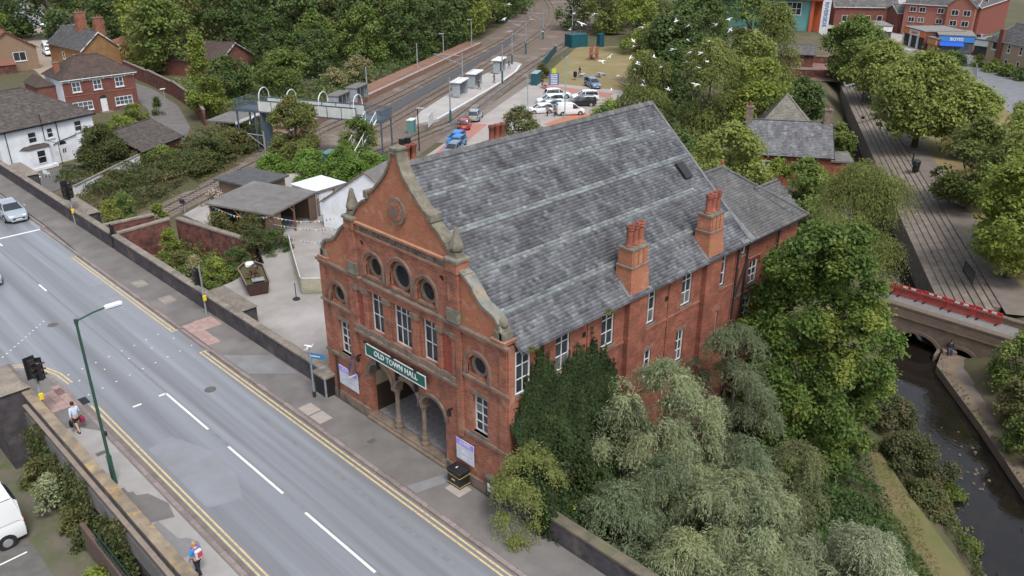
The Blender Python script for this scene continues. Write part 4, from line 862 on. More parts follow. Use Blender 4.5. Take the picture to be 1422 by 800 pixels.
def crown_mesh(name, R_, H_, nleaf, size, m, seed, shape='round', nlobe=40, aspect=.6, droop=0, clump=14, ls=(.2, .36)):
    g = np.random.default_rng(seed); Lb = lobes(g, R_, H_, nlobe, shape, ls)
    ncl = max(40, nleaf // clump); idx = g.choice(nlobe, ncl, p=Lb[:, 3] ** 2 / (Lb[:, 3] ** 2).sum())
    d = unit(g.normal(0, 1, (ncl, 3)) + np.array([0, 0, .45])); d += 0
    cen = Lb[idx, :3]; outw = unit(cen - np.array([0, 0, H_ * .35])); d = unit(d + outw * .55)
    rr_ = Lb[idx, 3:4] * g.uniform(.62, 1.08, (ncl, 1)); C0 = cen + d * rr_ * np.array([1, 1, .85]); N0 = d
    k = np.repeat(np.arange(ncl), clump); sp = size * 1.5
    P = C0[k] + g.normal(0, sp * .55, (len(k), 3)) * np.array([1, 1, .7]); N = N0[k]
    P[:, 2] -= droop * np.abs(g.normal(0, 1, len(k)))
    P[:, 2] = np.maximum(P[:, 2], .05)
    V = leaves(P, N * .75 + np.array([0, 0, .85]), size, aspect, g, .8); F = np.arange(len(V)).reshape(-1, 4)
    tl = np.clip(g.normal(.5, .2, nlobe), .1, .9); t = np.clip(tl[idx][k] * .45 + np.clip(g.normal(.5, .2, ncl), 0, 1)[k] * .3 + g.uniform(0, .25, len(k)), 0, 1)
    return quads_mesh(name, V, F, m, t)
def strand_mesh(name, R_, H_, nstr, m, seed, shape='round', nlobe=26, size=.22, aspect=.24, length=(.9, 2.0), step=.085, sweep=.55, spread=.10, ls=(.24, .4), up=.9, fountain=0):
    """weeping foliage: strands that arch out of the boughs and hang, set with narrow leaves."""
    g = np.random.default_rng(seed); Lb = lobes(g, R_, H_, nlobe, shape, ls)
    idx = g.choice(nlobe, nstr, p=Lb[:, 3] ** 2 / (Lb[:, 3] ** 2).sum()); cen = Lb[idx, :3]; r_ = Lb[idx, 3:4]
    d = unit(g.normal(0, 1, (nstr, 3)) + np.array([0, 0, up]) + unit(cen - np.array([0, 0, H_ * .3])) * .5)
    if fountain:
        ow = unit(cen * np.array([1, 1, 0]) + 1e-4); d = unit(g.normal(0, .75, (nstr, 3)) + ow * .75 + np.array([0, 0, up]))
        S = cen + d * r_ * g.uniform(0, fountain, (nstr, 1)) + np.array([0, 0, 1]) * r_ * .35
    else: S = cen + d * r_ * g.uniform(.55, 1.0, (nstr, 1))
    out = d * np.array([1, 1, 0]); out = unit(out + 1e-4)
    Ln = g.uniform(*length, nstr); nl = int(max(length) / step); tt = np.arange(nl) * step
    T = np.repeat(tt[None], nstr, 0); ok = T < Ln[:, None]
    q = T / Ln[:, None]; hor = sweep * Ln[:, None] * np.sin(np.minimum(q, 1) * 1.4); ver = .22 * Ln[:, None] * np.sin(q * 3.0) - Ln[:, None] * .78 * q ** 2
    P = S[:, None] + out[:, None] * hor[..., None]; P[..., 2] += ver
    ax = np.gradient(P, axis=1); P = P[ok]; ax = unit(ax[ok]); kk_ = np.repeat(np.arange(nstr), nl).reshape(nstr, nl)[ok]
    P = P + g.normal(0, spread, P.shape); P[:, 2] = np.maximum(P[:, 2], .03)
    V = leaves(P, d[kk_] + np.array([0, 0, .4]), size, aspect, g, .7, ax + g.normal(0, .35, ax.shape)); F = np.arange(len(V)).reshape(-1, 4)
    tl = np.clip(g.normal(.5, .2, nlobe), .1, .9); t = np.clip(tl[idx][kk_] * .4 + g.uniform(0, .6, nstr)[kk_] * .6 + g.uniform(0, .2, len(kk_)), 0, 1)
    return quads_mesh(name, V, F, m, t)
def trunk_mesh(name, R_, H_, base, seed, r0=None, nl=7):
    g = random.Random(seed); b = MB(); r0 = r0 or R_ * .07
    top = base + H_ * .62; pts = [(0, 0, -.4), (g.uniform(-.1, .1), g.uniform(-.1, .1), base * .5), (g.uniform(-.2, .2) * R_ * .3, g.uniform(-.2, .2) * R_ * .3, base + H_ * .2), (g.uniform(-.3, .3) * R_ * .4, g.uniform(-.3, .3) * R_ * .4, top)]
    b.tube(pts, [r0 * 1.25, r0, r0 * .8, r0 * .3], 8)
    for i in range(nl):
        a = i * 2.4 + g.uniform(-.4, .4); z0 = base * .8 + (top - base * .8) * (i / nl) * .75; rad = R_ * g.uniform(.5, .8)
        b.tube([(0, 0, z0), (rad * .45 * math.cos(a), rad * .45 * math.sin(a), z0 + H_ * .12), (rad * math.cos(a), rad * math.sin(a), z0 + H_ * g.uniform(.2, .34))], [r0 * .5, r0 * .34, r0 * .12], 6)
    return b.mesh(name, BARK, True)
def tree(label, cat, x, y, z, top, R_, crown, base=1.2, seed=1, group=None, name='tree', r0=None, nl=7, rz=0):
    """crown(R, H) returns the crown mesh; base = clear height under the crown."""
    t = thing(name, label, cat, (x, y, z), rz, group); H_ = top - z - base
    obj('trunk', trunk_mesh('trunk', R_, H_, base, seed, r0, nl), t); c = obj('crown', crown(R_, H_), t); c.location.z = base
    return t
def broad(m, n, size, seed, shape='round', nlobe=40, aspect=.6, droop=0, clump=14): return lambda R_, H_: crown_mesh('crown', R_, H_, n, size, m, seed, shape, nlobe, aspect, droop, clump)
def weep(m, n, seed, **k): return lambda R_, H_: strand_mesh('crown', R_, H_, n, m, seed, **k)
# ---------------- the silvery willows between the hall and the river
W = dict(nlobe=64, size=.16, aspect=.24, length=(.4, 1.05), step=.05, spread=.05, fountain=.55, ls=(.13, .24), sweep=.85, up=1.0)
GW = 'silvery willows beside the hall'
tree('largest silvery willow, its head against the red side wall of the hall', 'willow tree', 6.7, -3.1, -4.2, 5.7, 3.3, weep(L_WILL, 3700, 1, **W), 2.6, 1, GW, 'willow_tree')
tree('silvery willow standing left of the dark chestnut tree, greyer than its neighbour', 'willow tree', 13.4, -3.0, -5, 5.4, 2.9, weep(leafmat('leaf_grey_willow', (.21, .25, .14), (.15, .185, .10)), 2900, 2, **W), 1.0, 2, GW, 'willow_tree')
tree('pale silvery willow with broad drooping heads in front of the others', 'willow tree', 6.3, -7.6, -5, 2.3, 3.5, weep(L_WILL, 3900, 3, **W), .6, 3, GW, 'willow_tree')
tree('silvery willow nearest the grass bank, cut by the bottom edge', 'willow tree', 9.6, -12.0, -5.6, -.1, 2.9, weep(leafmat('leaf_pale_willow', (.37, .40, .26), (.27, .305, .185)), 2900, 4, **W), .5, 4, GW, 'willow_tree')
tree('small yellowish willow between the big willows and the grass bank', 'willow tree', 13.2, -7.0, -5.5, .2, 1.7, weep(leafmat('leaf_olive_willow', (.22, .235, .115), (.155, .175, .08)), 1200, 5, **W), .6, 5, GW, 'willow_tree')
tree('low silvery willow nearest the pavement wall', 'willow tree', 2.6, -4.2, -3.5, 1.9, 1.9, weep(leafmat('leaf_blue_willow', (.22, .27, .155), (.155, .20, .11)), 1900, 6, **W), .4, 6, GW, 'willow_tree')
tree('round silvery willow behind the brick wall at the bottom of the picture', 'willow tree', 2.9, -7.4, -3.6, 1.0, 1.7, weep(L_WILL, 1300, 7, **W), .4, 7, GW, 'willow_tree')
tree('narrow silvery willow rising before the chimney breast', 'willow tree', 5.3, -2.3, -3.8, 4.3, 1.8, weep(MATS['leaf_grey_willow'], 1200, 8, **W), .5, 8, GW, 'willow_tree')
for i, (x, y, z, top, r_, lb) in enumerate(((10.4, -5.6, -5, 1.2, 1.9, 'silvery willow filling the gap between the two tallest willows'), (4.6, -4.9, -4, 2.6, 2.0, 'silvery willow below the largest willow, towards the pavement'), (4.4, -10.2, -4.6, .6, 2.2, 'silvery willow in the bottom right corner of the brick wall'))):
    tree(lb, 'willow tree', x, y, z, top, r_, weep((MATS['leaf_blue_willow'], MATS['leaf_blue_willow'], L_WILL)[i], 1300, 160 + i, **W), .5, 160 + i, GW, 'willow_tree')
# big chestnut
tree('tall dark green chestnut tree with yellow tipped boughs beside the stone bridge', 'chestnut tree', 20.0, -3.9, -5.9, 9.2, 4.7, lambda R_, H_: crown_mesh('crown', R_, H_, 96000, .22, L_CHEST, 12, 'egg', 120, .62, .05, 16, ls=(.13, .26)), .6, 9, None, 'chestnut_tree', .42)
tree('feathery yellow green tree leaning over the pavement at the hall corner', 'small tree', -.05, -1.35, -3.2, 4.0, 1.75, weep(leafmat('leaf_feathery', (.24, .27, .085), (.17, .205, .06), c3=(.28, .24, .09)), 1600, 13, nlobe=40, size=.11, aspect=.3, length=(.4, 1.1), step=.05, spread=.06, ls=(.14, .24), sweep=.7, fountain=.35), .8, 13, None, 'small_tree').children[1].location.y = .75
tree('bright green bush at the foot of the feathery tree behind the pavement wall', 'bush', 1.9, -2.2, -3.3, .8, 1.3, broad(L_LIME, 5200, .16, 14, 'round', 24), .3, 14, None, 'bush')
# ivy mass on the side wall
def wall_ivy():
    g = np.random.default_rng(5); n = 46000
    x = g.uniform(-.15, 7.2, n); edge = np.interp(x, [-.2, .3, .9, 1.4, 1.9, 2.4, 2.8, 3.5, 4.1, 4.7, 5.4, 5.9, 6.6, 7.2], [2.8, 4.4, 5.0, 6.3, 6.8, 6.5, 5.4, 5.3, 6.0, 5.6, 5.8, 5.3, 4.6, 3.6]) + .22 * np.sin(x * 7.1 + 1) + .22 * np.sin(x * 19) + .2 * np.sin(x * 37) + g.normal(0, .2, n)
    z = -4 + (edge + 4) * g.random(n) ** .75
    dep = .10 + 2.9 * np.clip((4.2 - z) / 4.0, 0, 1) ** .75 * (1 + .18 * np.sin(x * 2.1 + z) + .12 * np.sin(x * 5 - z * 3)) * np.clip((7.6 - x) / 2.5, .1, 1)
    y = -dep * (1 - .14 * np.abs(g.normal(0, 1, n)))
    x = np.where(x < .4, x - .45 * np.clip((3.5 - z) / 2, 0, 1) * g.random(n), x)
    P = np.stack([x, y, z], 1); N = np.tile(np.array([0, -1, .6]), (n, 1)); V = leaves(P, N, .17, .75, g, 1.1)
    t = np.clip(.5 + .25 * np.sin(x * 3.1) * np.sin(z * 2.3) + g.normal(0, .2, n), 0, 1)
    return quads_mesh('ivy', V, np.arange(len(V)).reshape(-1, 4), L_IVY, t)
tag(obj('climbing_ivy', wall_ivy()), 'dense dark ivy climbing the side wall of the old town hall', 'ivy')
MB().bbox(.3, 5.6, -1.7, -.11, -4.5, 2.2, .5).build('stem', BARK, bpy.data.objects['climbing_ivy'])  # solid bark-coloured block added unseen behind the leaves to fill out the ivy
tag(obj('climbing_ivy', crown_mesh('ivy', 1.0, 2.2, 2600, .17, L_IVY, 77, 'dome', 18)), 'patch of ivy on the wall below the first chimney breast', 'ivy').location = (7.0, -.4, -.2)
# cornice weed
tag(obj('wall_weed', crown_mesh('weed', .22, .75, 500, .08, leafmat('leaf_weed', (0.165, 0.18, 0.06), (0.21, 0.18, 0.075)), 3, 'round', 8)), 'weed sprouting from the left end of the hall cornice', 'weed').location = (.2, 13.35, 7.95)
for i, (x, y) in enumerate(((1.0, -.42), (5.9, -.42))):
    tag(obj('gutter_weeds', crown_mesh('moss', .35, .2, 260, .06, MATS['leaf_weed'], 6 + i, 'dome', 8)), ('tuft of weeds in the gutter next to the ball finial', 'tuft of weeds in the gutter left of the first chimney')[i], 'weed').location = (x, y, 7.5)
# ---------------- ground cover (stuff)
def cover(name, pts, n, size, m, seed, hmin=.05, hmax=.8, patch=2.0, aspect=.6, zb=None):
    g = np.random.default_rng(seed); A = np.array(pts); lo, hi = A[:, :2].min(0), A[:, :2].max(0); Q = g.uniform(lo, hi, (n * 3, 2)); Q = Q[inside([tuple(p[:2]) for p in pts], Q[:, 0], Q[:, 1])][:n]
    x, y = Q[:, 0], Q[:, 1]; zb = height(x, y) if zb is None else zb
    bump = .5 + .25 * np.sin(x * 2.1 / patch * 2 + seed) * np.sin(y * 1.7 / patch * 2 + .7) + .25 * np.sin(x * 4.3 / patch + y * 3.9 / patch)
    z = zb + hmin + (hmax - hmin) * bump * g.uniform(.55, 1.05, len(x)); P = np.stack([x, y, z], 1)
    V = leaves(P, np.tile(np.array([0, 0, 1.]), (len(x), 1)), size, aspect, g, .8); o = obj(name, quads_mesh(name, V, np.arange(len(V)).reshape(-1, 4), m, np.clip(bump * .6 + g.uniform(-.1, .5, len(x)), 0, 1))); o['kind'] = 'stuff'; return o
cover('garden_brambles', [(.3, .0), (26, 0), (28, -1), (22, -7.5), (16.2, -13), (9, -20), (.3, -20)], 42000, .2, leafmat('leaf_garden', (0.068, 0.105, 0.03), (0.045, 0.075, 0.024), c3=(0.105, 0.128, 0.038)), 2, .1, 1.5, 2.5)
cover('garden_brambles', [(12.5, -4.5), (19.5, -6.3), (16.5, -11.2), (8, -19), (7, -15)], 12000, .22, leafmat('leaf_nettle', (0.075, 0.128, 0.036), (0.053, 0.093, 0.03)), 3, .3, 1.5, 2)
cover('bank_grass_blades', [(29, -1.8), (22.6, -9.3), (18, -14.2), (10, -22), (7.6, -20), (16.2, -11.8), (20.6, -6.8), (24, -2.6)], 15000, .14, leafmat('leaf_bank_grass', (.13, .14, .045), (.18, .15, .07)), 4, .32, .46, 3, .25)
def bush(label, x, y, z, R_, H_, m, n, size, seed, shape='dome', nl=20, name='bush', group=None, mode='broad', cat='bush', **k):
    t = thing(name, label, cat, (x, y, z), 0, group)
    obj('foliage', (strand_mesh('foliage', R_, H_, n, m, seed, shape, nl, **k) if mode == 'weep' else crown_mesh('foliage', R_, H_, n, size, m, seed, shape, nl, **k)), t)
    b = MB(); g = random.Random(seed)
    for i in range(5): a = i * 1.3; b.tube([(0, 0, -.3), (R_ * .3 * math.cos(a), R_ * .3 * math.sin(a), H_ * .4), (R_ * .55 * math.cos(a), R_ * .55 * math.sin(a), H_ * .7)], [.05, .035, .012], 5)
    b.build('stems', BARK, t); return t
L_RIV = leafmat('leaf_riverside', (0.105, 0.112, 0.045), (0.075, 0.09, 0.038), c3=(0.18, 0.15, 0.083))
bush('mottled olive bush on the river bank, upper one by the chestnut', 28.6, -5.9, -7.2, 2.5, 2.7, L_RIV, 11000, .2, 21)
bush('mottled olive bush overhanging the dark pool of the river', 25.6, -8.5, -7.3, 2.7, 2.5, L_RIV, 13000, .2, 22)
bush('dark green bush above the wet edge of the grass bank', 22.9, -10.5, -7.2, 1.7, 1.6, L_BRAM, 4200, .18, 23)
bush('bright green clump dipping into the river pool', 26.2, -11.0, -8.0, .9, .8, L_GRASS, 2600, .14, 24)
bush('low bright green tuft among the stones at the water edge', 22.0, -13.2, -7.9, 1.0, .5, L_GRASS, 2400, .13, 25)
bush('bright green shrub below the chestnut at the bridge end of the bank', 33.0, -3.6, -7.2, 1.5, 1.4, L_LIME, 3500, .18, 26)
bush('large green bush covering the right end of the bridge', 40.0, -10.7, -7.2, 2.7, 5.0, L_OAK, 9500, .24, 27, 'round', 28)
bush('brownish bush on the right bank just below the bridge', 36.2, -11.8, -7.2, 2.3, 3.7, L_OLIVE, 7000, .22, 28, 'round', 24)
bush('dark ivy covered bush on the right bank at the edge of the picture', 33.0, -13.6, -7.2, 2.3, 3.2, L_OAK, 8000, .2, 29, 'dome', 24)
bush('lowest dark green bush on the right river bank', 29.4, -16.6, -7.2, 1.9, 2.6, L_DARK, 6000, .2, 30)
cover('bank_nettles', [(32.6, -3.4), (28.6, -6.8), (23.6, -10.6), (18.6, -15.0), (20.2, -16.0), (25.6, -12.0), (30.0, -8.4), (34, -4.8)], 9000, .17, L_BRAM, 18, .05, .75, 1.6)
cover('right_bank_undergrowth', [(43.6, -12.2), (58, -11), (70, -24), (40, -36), (20, -30), (31.8, -18.8), (38, -15.2)], 12000, .36, L_OAK, 22, .1, 2.4, 4)
cover('ledge_edge_weeds', [(43, -4.3), (40.5, -4.9), (34.4, -9.9), (29.1, -14.0), (29.3, -14.5), (34.6, -10.5), (40.7, -5.5), (43, -4.9)], 900, .15, L_BRAM, 23, .0, .25, 1, zb=-7.35)
cover('ledge_weeds', [(42, -6.2), (36.8, -7.9), (30.5, -13.5), (29.9, -13.0), (36.2, -7.4), (42, -5.6)], 500, .13, L_GRASS, 6, .02, .12)
# ---------------- trees behind the hall and in the park
P_ = lambda m, n, size, seed, shape='round', nlobe=44: broad(m, n, size, seed, shape, nlobe, .65, .05, 12)
tree('weeping willow with bare pale boughs hanging over the river above the bridge', 'weeping willow', 44.6, 4.6, -5.5, 5.4, 4.3, weep(leafmat('leaf_weeping_willow', (.22, .245, .07), (.16, .19, .055)), 2600, 41, nlobe=26, size=.24, aspect=.24, length=(1.4, 3.6), step=.13, spread=.12), 1.5, 41, None, 'weeping_willow')
tree('green shrubby tree between the hall and the brick lodge, dotted with white blossom', 'small tree', 52.3, 13.2, -5, 2.8, 2.7, P_(L_OAK, 7000, .3, 42), .6, 42, None, 'small_tree')
tree('dense green tree right behind the hall roof, left of the brick lodge', 'tree', 53.5, 21.8, -5, 4.5, 4.7, P_(L_PARK, 17000, .34, 43, 'round', 60), .6, 43)
tree('tall weeping birch behind the hall ridge, left of the brick lodge', 'birch tree', 72, 37.0, -5, 9.0, 5.0, weep(L_WEEP, 2400, 44, nlobe=26, size=.4, aspect=.3, length=(2, 4.5), step=.24, spread=.18, sweep=.25, shape='round'), 1, 44, None, 'birch_tree')
tree('smaller weeping birch above the car park corner', 'birch tree', 73.5, 48.0, -5, 6.2, 4.6, weep(L_WEEP, 1700, 45, nlobe=22, size=.4, aspect=.3, length=(1.5, 3.5), step=.24, spread=.18, sweep=.3), 1, 45, None, 'birch_tree')
tree('weeping green tree at the right of the birches by the lodge', 'tree', 77, 32.5, -5, 7.2, 4.6, P_(L_LIME, 9000, .42, 46), 1, 46)
tree('broad dark green tree with a rusty left side, highest of the park clump', 'tree', 97, 58.5, -5, 9.5, 7.2, P_(L_DARK, 13000, .55, 47, 'round', 60), 1.5, 47)
tree('bright yellow green tree at the left end of the park clump', 'tree', 104, 67, -5, 7.5, 5.6, P_(L_LIME, 9000, .5, 48), 1.8, 48)
tree('rusty olive tree in the middle of the park clump', 'tree', 99, 63, -5, 8.7, 4.6, P_(L_OLIVE, 7000, .5, 49), 1.5, 49)
tree('dark round tree low in the middle of the park clump', 'tree', 84, 51.0, -5, 5.4, 4.4, P_(L_DARK, 8000, .46, 50), 1, 50)
tree('tall weeping tree beside the teal building', 'tree', 104, 46, -5, 10.6, 6.0, weep(L_WEEP, 2000, 51, nlobe=26, size=.5, aspect=.35, length=(2, 5), step=.32, spread=.25, sweep=.25), 1, 51)
tree('grey green tree right of the dark park tree', 'tree', 92, 42.5, -5, 8.0, 5.0, P_(L_PARK, 9000, .48, 52), 1, 52)
tree('bushy green tree directly behind the lodge chimney', 'tree', 91, 33.5, -5, 2.4, 4.0, P_(L_DARK, 9000, .4, 53), .6, 53)
tree('perfectly round green tree in front of the street market shops', 'tree', 133, 45.4, -5, 6.6, 5.9, P_(L_OAK, 13000, .5, 54, 'round', 60), .8, 54)
tree('spreading green tree below the round tree', 'tree', 120, 34.5, -5, 4.4, 6.6, P_(L_PARK, 12000, .5, 55, 'dome', 55), 1.8, 55)
tree('largest spreading green tree over the riverside walk', 'tree', 93.5, 18.2, -5, 7.4, 7.8, P_(L_PARK, 24000, .42, 56, 'round', 80), 2.2, 56, None, 'tree', .42)
tree('green tree at the right shoulder of the largest park tree', 'tree', 92.5, 11.8, -5, 4.6, 4.6, P_(L_PARK, 11000, .38, 57), 1, 57)
tree('olive green tree with rusty tips at the right edge beyond the walk', 'tree', 72, 4.4, -5, 4.6, 4.6, P_(leafmat('leaf_rusty_tip', (0.15, 0.172, 0.05), (0.09, 0.128, 0.033), c3=(0.255, 0.195, 0.09)), 11000, .36, 58), 1, 58)
tree('green tree behind the rusty tipped tree at the right edge', 'tree', 76, -1.2, -5, 5.0, 5.2, P_(L_PARK, 11000, .38, 59), 1, 59)
tree('bright green low branched tree at the right edge above the railings', 'tree', 55.6, -4.6, -5, 6.0, 5.0, P_(L_LIME, 18000, .32, 60, 'round', 62), 1.6, 60, None, 'tree', .36)
tree('bright green tree lowest at the right edge beyond the steps', 'tree', 62, -4.4, -5, 6.4, 5.0, P_(L_LIME, 14000, .34, 61, 'round', 50), 1.6, 61)
tree('green tree closing the view to the town road at the right edge', 'tree', 85, 3.0, -5, 4.2, 4.8, P_(L_PARK, 9000, .4, 171), 1, 171)
tree('low green tree next to the town road kerb at the right edge', 'tree', 97, 6.0, -5, 2.6, 4.4, P_(L_PARK, 8000, .42, 172), .8, 172)
bush('yellow green bush showing above the hall ridge at the car park', 70.2, 51.2, -5, 3.0, 5.0, L_LIME, 5200, .34, 62, 'round', 26)
bush('pale green bush above the ridge beside the terracotta chimney pots', 57.5, 56.2, -5, 3.5, 5.0, leafmat('leaf_bush_pale', (0.158, 0.18, 0.068), (0.12, 0.15, 0.053), c3=(0.255, 0.21, 0.135)), 7500, .32, 63, 'round', 30)
bush('upright green shrub to the right of the brick lodge', 77.0, 21.2, -5, 2.0, 5.6, L_OAK, 5200, .3, 64, 'round', 26)
bush('leafy shrub below the lodge roof corner', 66.0, 18.0, -5, 2.4, 2.6, L_LIME, 4200, .28, 65)
bush('shrub standing right against the lodge wall', 63.0, 21.5, -5, 2.0, 3.8, L_LIME, 4200, .28, 66, 'round')
for i, (x, y) in enumerate(((60, 33), (66, 40), (58, 27), (63, 46))): bush(('dark undergrowth left of the lodge roof', 'dark undergrowth under the tall birch', 'dark undergrowth behind the dense tree', 'dark undergrowth under the smaller birch')[i], x, y, -5, 4.2, 5.5, L_DARK, 4500, .4, 67 + i, 'dome', 26)
# ---------------- left of the railway
tree('bushy yellow green tree in front of the footbridge', 'tree', 29.9, 66.5, -5, 4.0, 3.7, P_(leafmat('leaf_ash', (.19, .215, .06), (.14, .165, .05), c3=(.22, .19, .075)), 26000, .24, 81, 'round', 40), 1.2, 81)
tree('small open green tree left of the gable top', 'tree', 35.6, 61.5, -5, 1.5, 2.5, P_(L_OAK, 6000, .28, 82, 'round', 30), 1.6, 82)
tree('spreading cherry tree in the garden of the white house', 'tree', 12.7, 80.6, -4.2, 1.2, 3.3, P_(leafmat('leaf_cherry', (0.112, 0.128, 0.042), (0.083, 0.102, 0.036)), 12000, .24, 83, 'dome', 40), 1.3, 83)
tree('pale green conifer like tree beside the old lane wall', 'tree', 35, 100, -5, 7.0, 3.7, P_(L_LIME, 10000, .36, 84, 'cone', 46), .4, 84)
bush('thick dark evergreen behind the footbridge', 52, 106, -5, 5.6, 8.0, L_OAK, 9000, .42, 85, 'round', 40)
bush('thick dark evergreen at the lane end of the footbridge', 44, 110, -5, 5.0, 7.0, L_DARK, 7000, .42, 86, 'round', 36)
bush('cream blossomed bush above the station platform', 66, 104.5, -5, 3.0, 5.4, L_PALE, 4200, .36, 87, 'round')
bush('faded cream bush left of the blossomed one', 60, 103.5, -5, 3.0, 3.9, L_PALE, 3600, .36, 88, 'round')
bush('bright green garden bush below the red house door', 26.6, 106, -5, 2.1, 2.6, L_LIME, 3200, .26, 89)
bush('second bright bush beside the grey garage', 22.4, 101, -5, 2.3, 2.4, L_LIME, 3200, .26, 90)
bush('dark pointed shrub near the lane lamp', 31.0, 108, -5, 1.2, 2.8, L_DARK, 1500, .24, 91, 'cone')
bush('rounded dark bush against the white garden wall', 11.3, 74.2, -4.6, 1.9, 1.9, L_OLIVE, 4200, .17, 92, 'round')
bush('sprawling bramble bank beside the single track, nearest part', 20, 74.5, -5, 4.2, 2.4, L_BRAM, 8500, .28, 93)
bush('bramble bank beside the single track, middle part', 24.5, 78, -5, 4.2, 3.2, L_BRAM, 9000, .28, 94)
bush('olive bramble bank near the footbridge end', 28.8, 80.5, -5, 3.8, 2.8, L_OLIVE, 8500, .3, 95)
bush('ivy hump between the white wall and the garage', 19, 79, -5, 2.8, 2.6, L_OAK, 5000, .25, 96)
for i, (x, y, r_, h, m_, lb) in enumerate(((22.3, 51.0, 2.4, 2.0, L_LIME, 'leafy creeper mound behind the white garage, left part'), (24.2, 47.6, 2.7, 2.5, L_OAK, 'leafy creeper mound behind the white garage, middle part'), (25.0, 44.2, 2.1, 2.6, L_OAK, 'leafy creeper mound right behind the white gable'), (19.4, 53.0, 2.2, 1.6, L_LIME, 'leafy creeper mound next to the dark shed roof'), (20.4, 47.4, 1.9, 1.8, L_LIME, 'bright creeper mound lapping over the white garage roof'), (22.6, 44.0, 2.4, 2.5, L_OAK, 'creeper mound between garage and white gable'), (25.8, 42.0, 2.4, 2.6, L_OAK, 'creeper mound rising right behind the apex of the white gable'))):
    bush(lb, x, y, -.6, r_, h + .6, leafmat('leaf_creeper', (.17, .265, .05), (.125, .205, .042)), 9000, .24, 97 + i, 'dome', 30)
tree('young sapling with a yellow crown by the black gate', 'sapling', 1.9, 48.6, -1.5, 2.3, 1.0, P_(L_LIME, 2600, .16, 103), .6, 103)
tree('dark green sapling beside the yellow one at the black gate', 'sapling', 3.4, 49.4, -3, 2.6, 1.3, P_(L_OAK, 3200, .16, 104), .8, 104)
for i, (x, y, r_, h, m_, lb) in enumerate((
    (3.0, 40.2, .9, 1.9, L_LIME, 'yellow green shrub against the pavement wall under the red brick wall'), (2.3, 37.2, .8, 1.1, L_OLIVE, 'rusty small shrub behind the pavement wall'),
    (2.4, 34.8, .85, 1.3, L_PALE, 'pale feathery shrub behind the pavement wall'), (3.2, 33.0, 1.1, 1.5, L_LIME, 'bright shrub behind the traffic signal'),
    (4.9, 33.4, 1.4, 1.7, L_DARK, 'dark shrub at the foot of the red brick wall'), (7.0, 34.2, 1.9, 2.3, L_BRAM, 'dark weeping shrub nearest the old boat planter'),
    (8.6, 37.2, 2.2, 2.5, L_OLIVE, 'olive shrub in front of the open shed'), (6.9, 39.6, 1.9, 2.3, L_OLIVE, 'bare twiggy shrub left of the open shed'), (8.8, 34.4, 1.4, 1.7, L_DARK, 'drooping shrub at the corner of the yard fence'), (5.0, 46.8, 1.1, 1.8, L_LIME, 'yellow bush at the bend of the red wall'))):
    dz = 1.2 if (x < 6 and y > 31) else .3
    bush(lb, x, y, -dz, r_, h + dz * .75, m_, 3800, .15, 110 + i)
bush('dry pale climber along the fence beside the rail track', 10.5, 47.5, -.2, 1.3, 1.5, L_DRY, 3000, .16, 121); bush('dry pale climber nearest the dark shed', 13.5, 49.3, -.2, 1.3, 1.6, L_DRY, 3000, .16, 122)
cover('cutting_scrub', [(1.5, 63.5), (16, 71), (27, 76.5), (40, 83), (38, 88), (16, 80.5), (7.5, 73.2), (2, 70.5)], 9000, .28, L_OLIVE, 8, .05, .8)
cover('railway_bank_brambles', [ST(40, 51.5)[:2], ST(92, 51.8)[:2], ST(92, 60)[:2], ST(60, 64)[:2], ST(44, 63)[:2]], 26000, .3, L_BRAM, 15, .2, 2.2, 3.5)
cover('shrub_bed_plants', [(.5, 30.6), (3.2, 31.4), (6.2, 33.0), (5.4, 36), (3.2, 39), (.5, 42.2)], 12000, .17, L_OAK, 16, .1, 2.3, 1.6, zb=-1.5)
cover('shrub_bed_plants', [(3.4, 32.2), (6.2, 33.2), (4.6, 41.6), (3.4, 41.8)], 5000, .16, L_OLIVE, 19, .2, 2.0, 1.2, zb=-1.5)
cover('shrub_bed_plants', [(6.9, 35.5), (8.6, 35.4), (8.6, 38), (6.8, 44), (5.8, 44.5)], 7000, .17, L_OLIVE, 17, .9, 2.4, 1.8, zb=-1.5)
cover('white_house_garden_plants', [(6.5, 79.2), (13.6, 78.5), (15.2, 81.5), (9.5, 84.8)], 3500, .2, L_BRAM, 9, .05, .7)
bush('dense ivy on the retaining wall above the van', -13.1, 21.2, -3.2, 1.0, 1.4, L_OLIVE, 2000, .17, 131); bush('silvery buddleia sprouting above the van', -13.4, 18.5, -3.2, 1.1, 1.9, L_WILL, 2200, .16, 132, mode='broad')
bush('yellow flecked weeds below the lamp post wall', -13.2, 16.3, -3.2, .8, 1.2, L_OLIVE, 1400, .14, 133); bush('green weeds at the end of the green railings', -13.25, 14.6, -3.2, .7, 1.2, L_BRAM, 1300, .14, 134)
bush('weeds at the bottom edge below the green railings', -13.9, 11.6, -3.2, .8, .9, L_LIME, 1500, .14, 136)
def creeper(n, g):
    y = g.uniform(9.5, 23, n); z = np.minimum(.25, -3.2 + (2.6 + .8 * np.sin(y * 1.3) + .7 * np.sin(y * 3.1)) * g.random(n) ** .6)
    P = np.stack([-12.62 - np.abs(g.normal(0, .22, n)), y, z], 1); V = leaves(P, np.tile(np.array([-1., 0, .6]), (n, 1)), .16, .7, g, .9)
    return quads_mesh('creeper', V, np.arange(n * 4).reshape(-1, 4), L_BRAM, g.random(n))
tag(obj('wall_creeper', creeper(5500, np.random.default_rng(9))), 'green creeper spilling down the outer face of the parapet wall above the van', 'creeper')
LOT = mat('cracked_lot_surface', (.12, .105, .085), .95, (.085, .085, .055), .7, col3=(.07, .09, .035), scale3=.8, lo3=.5, hi3=.68, bump=.4, bscale=12)
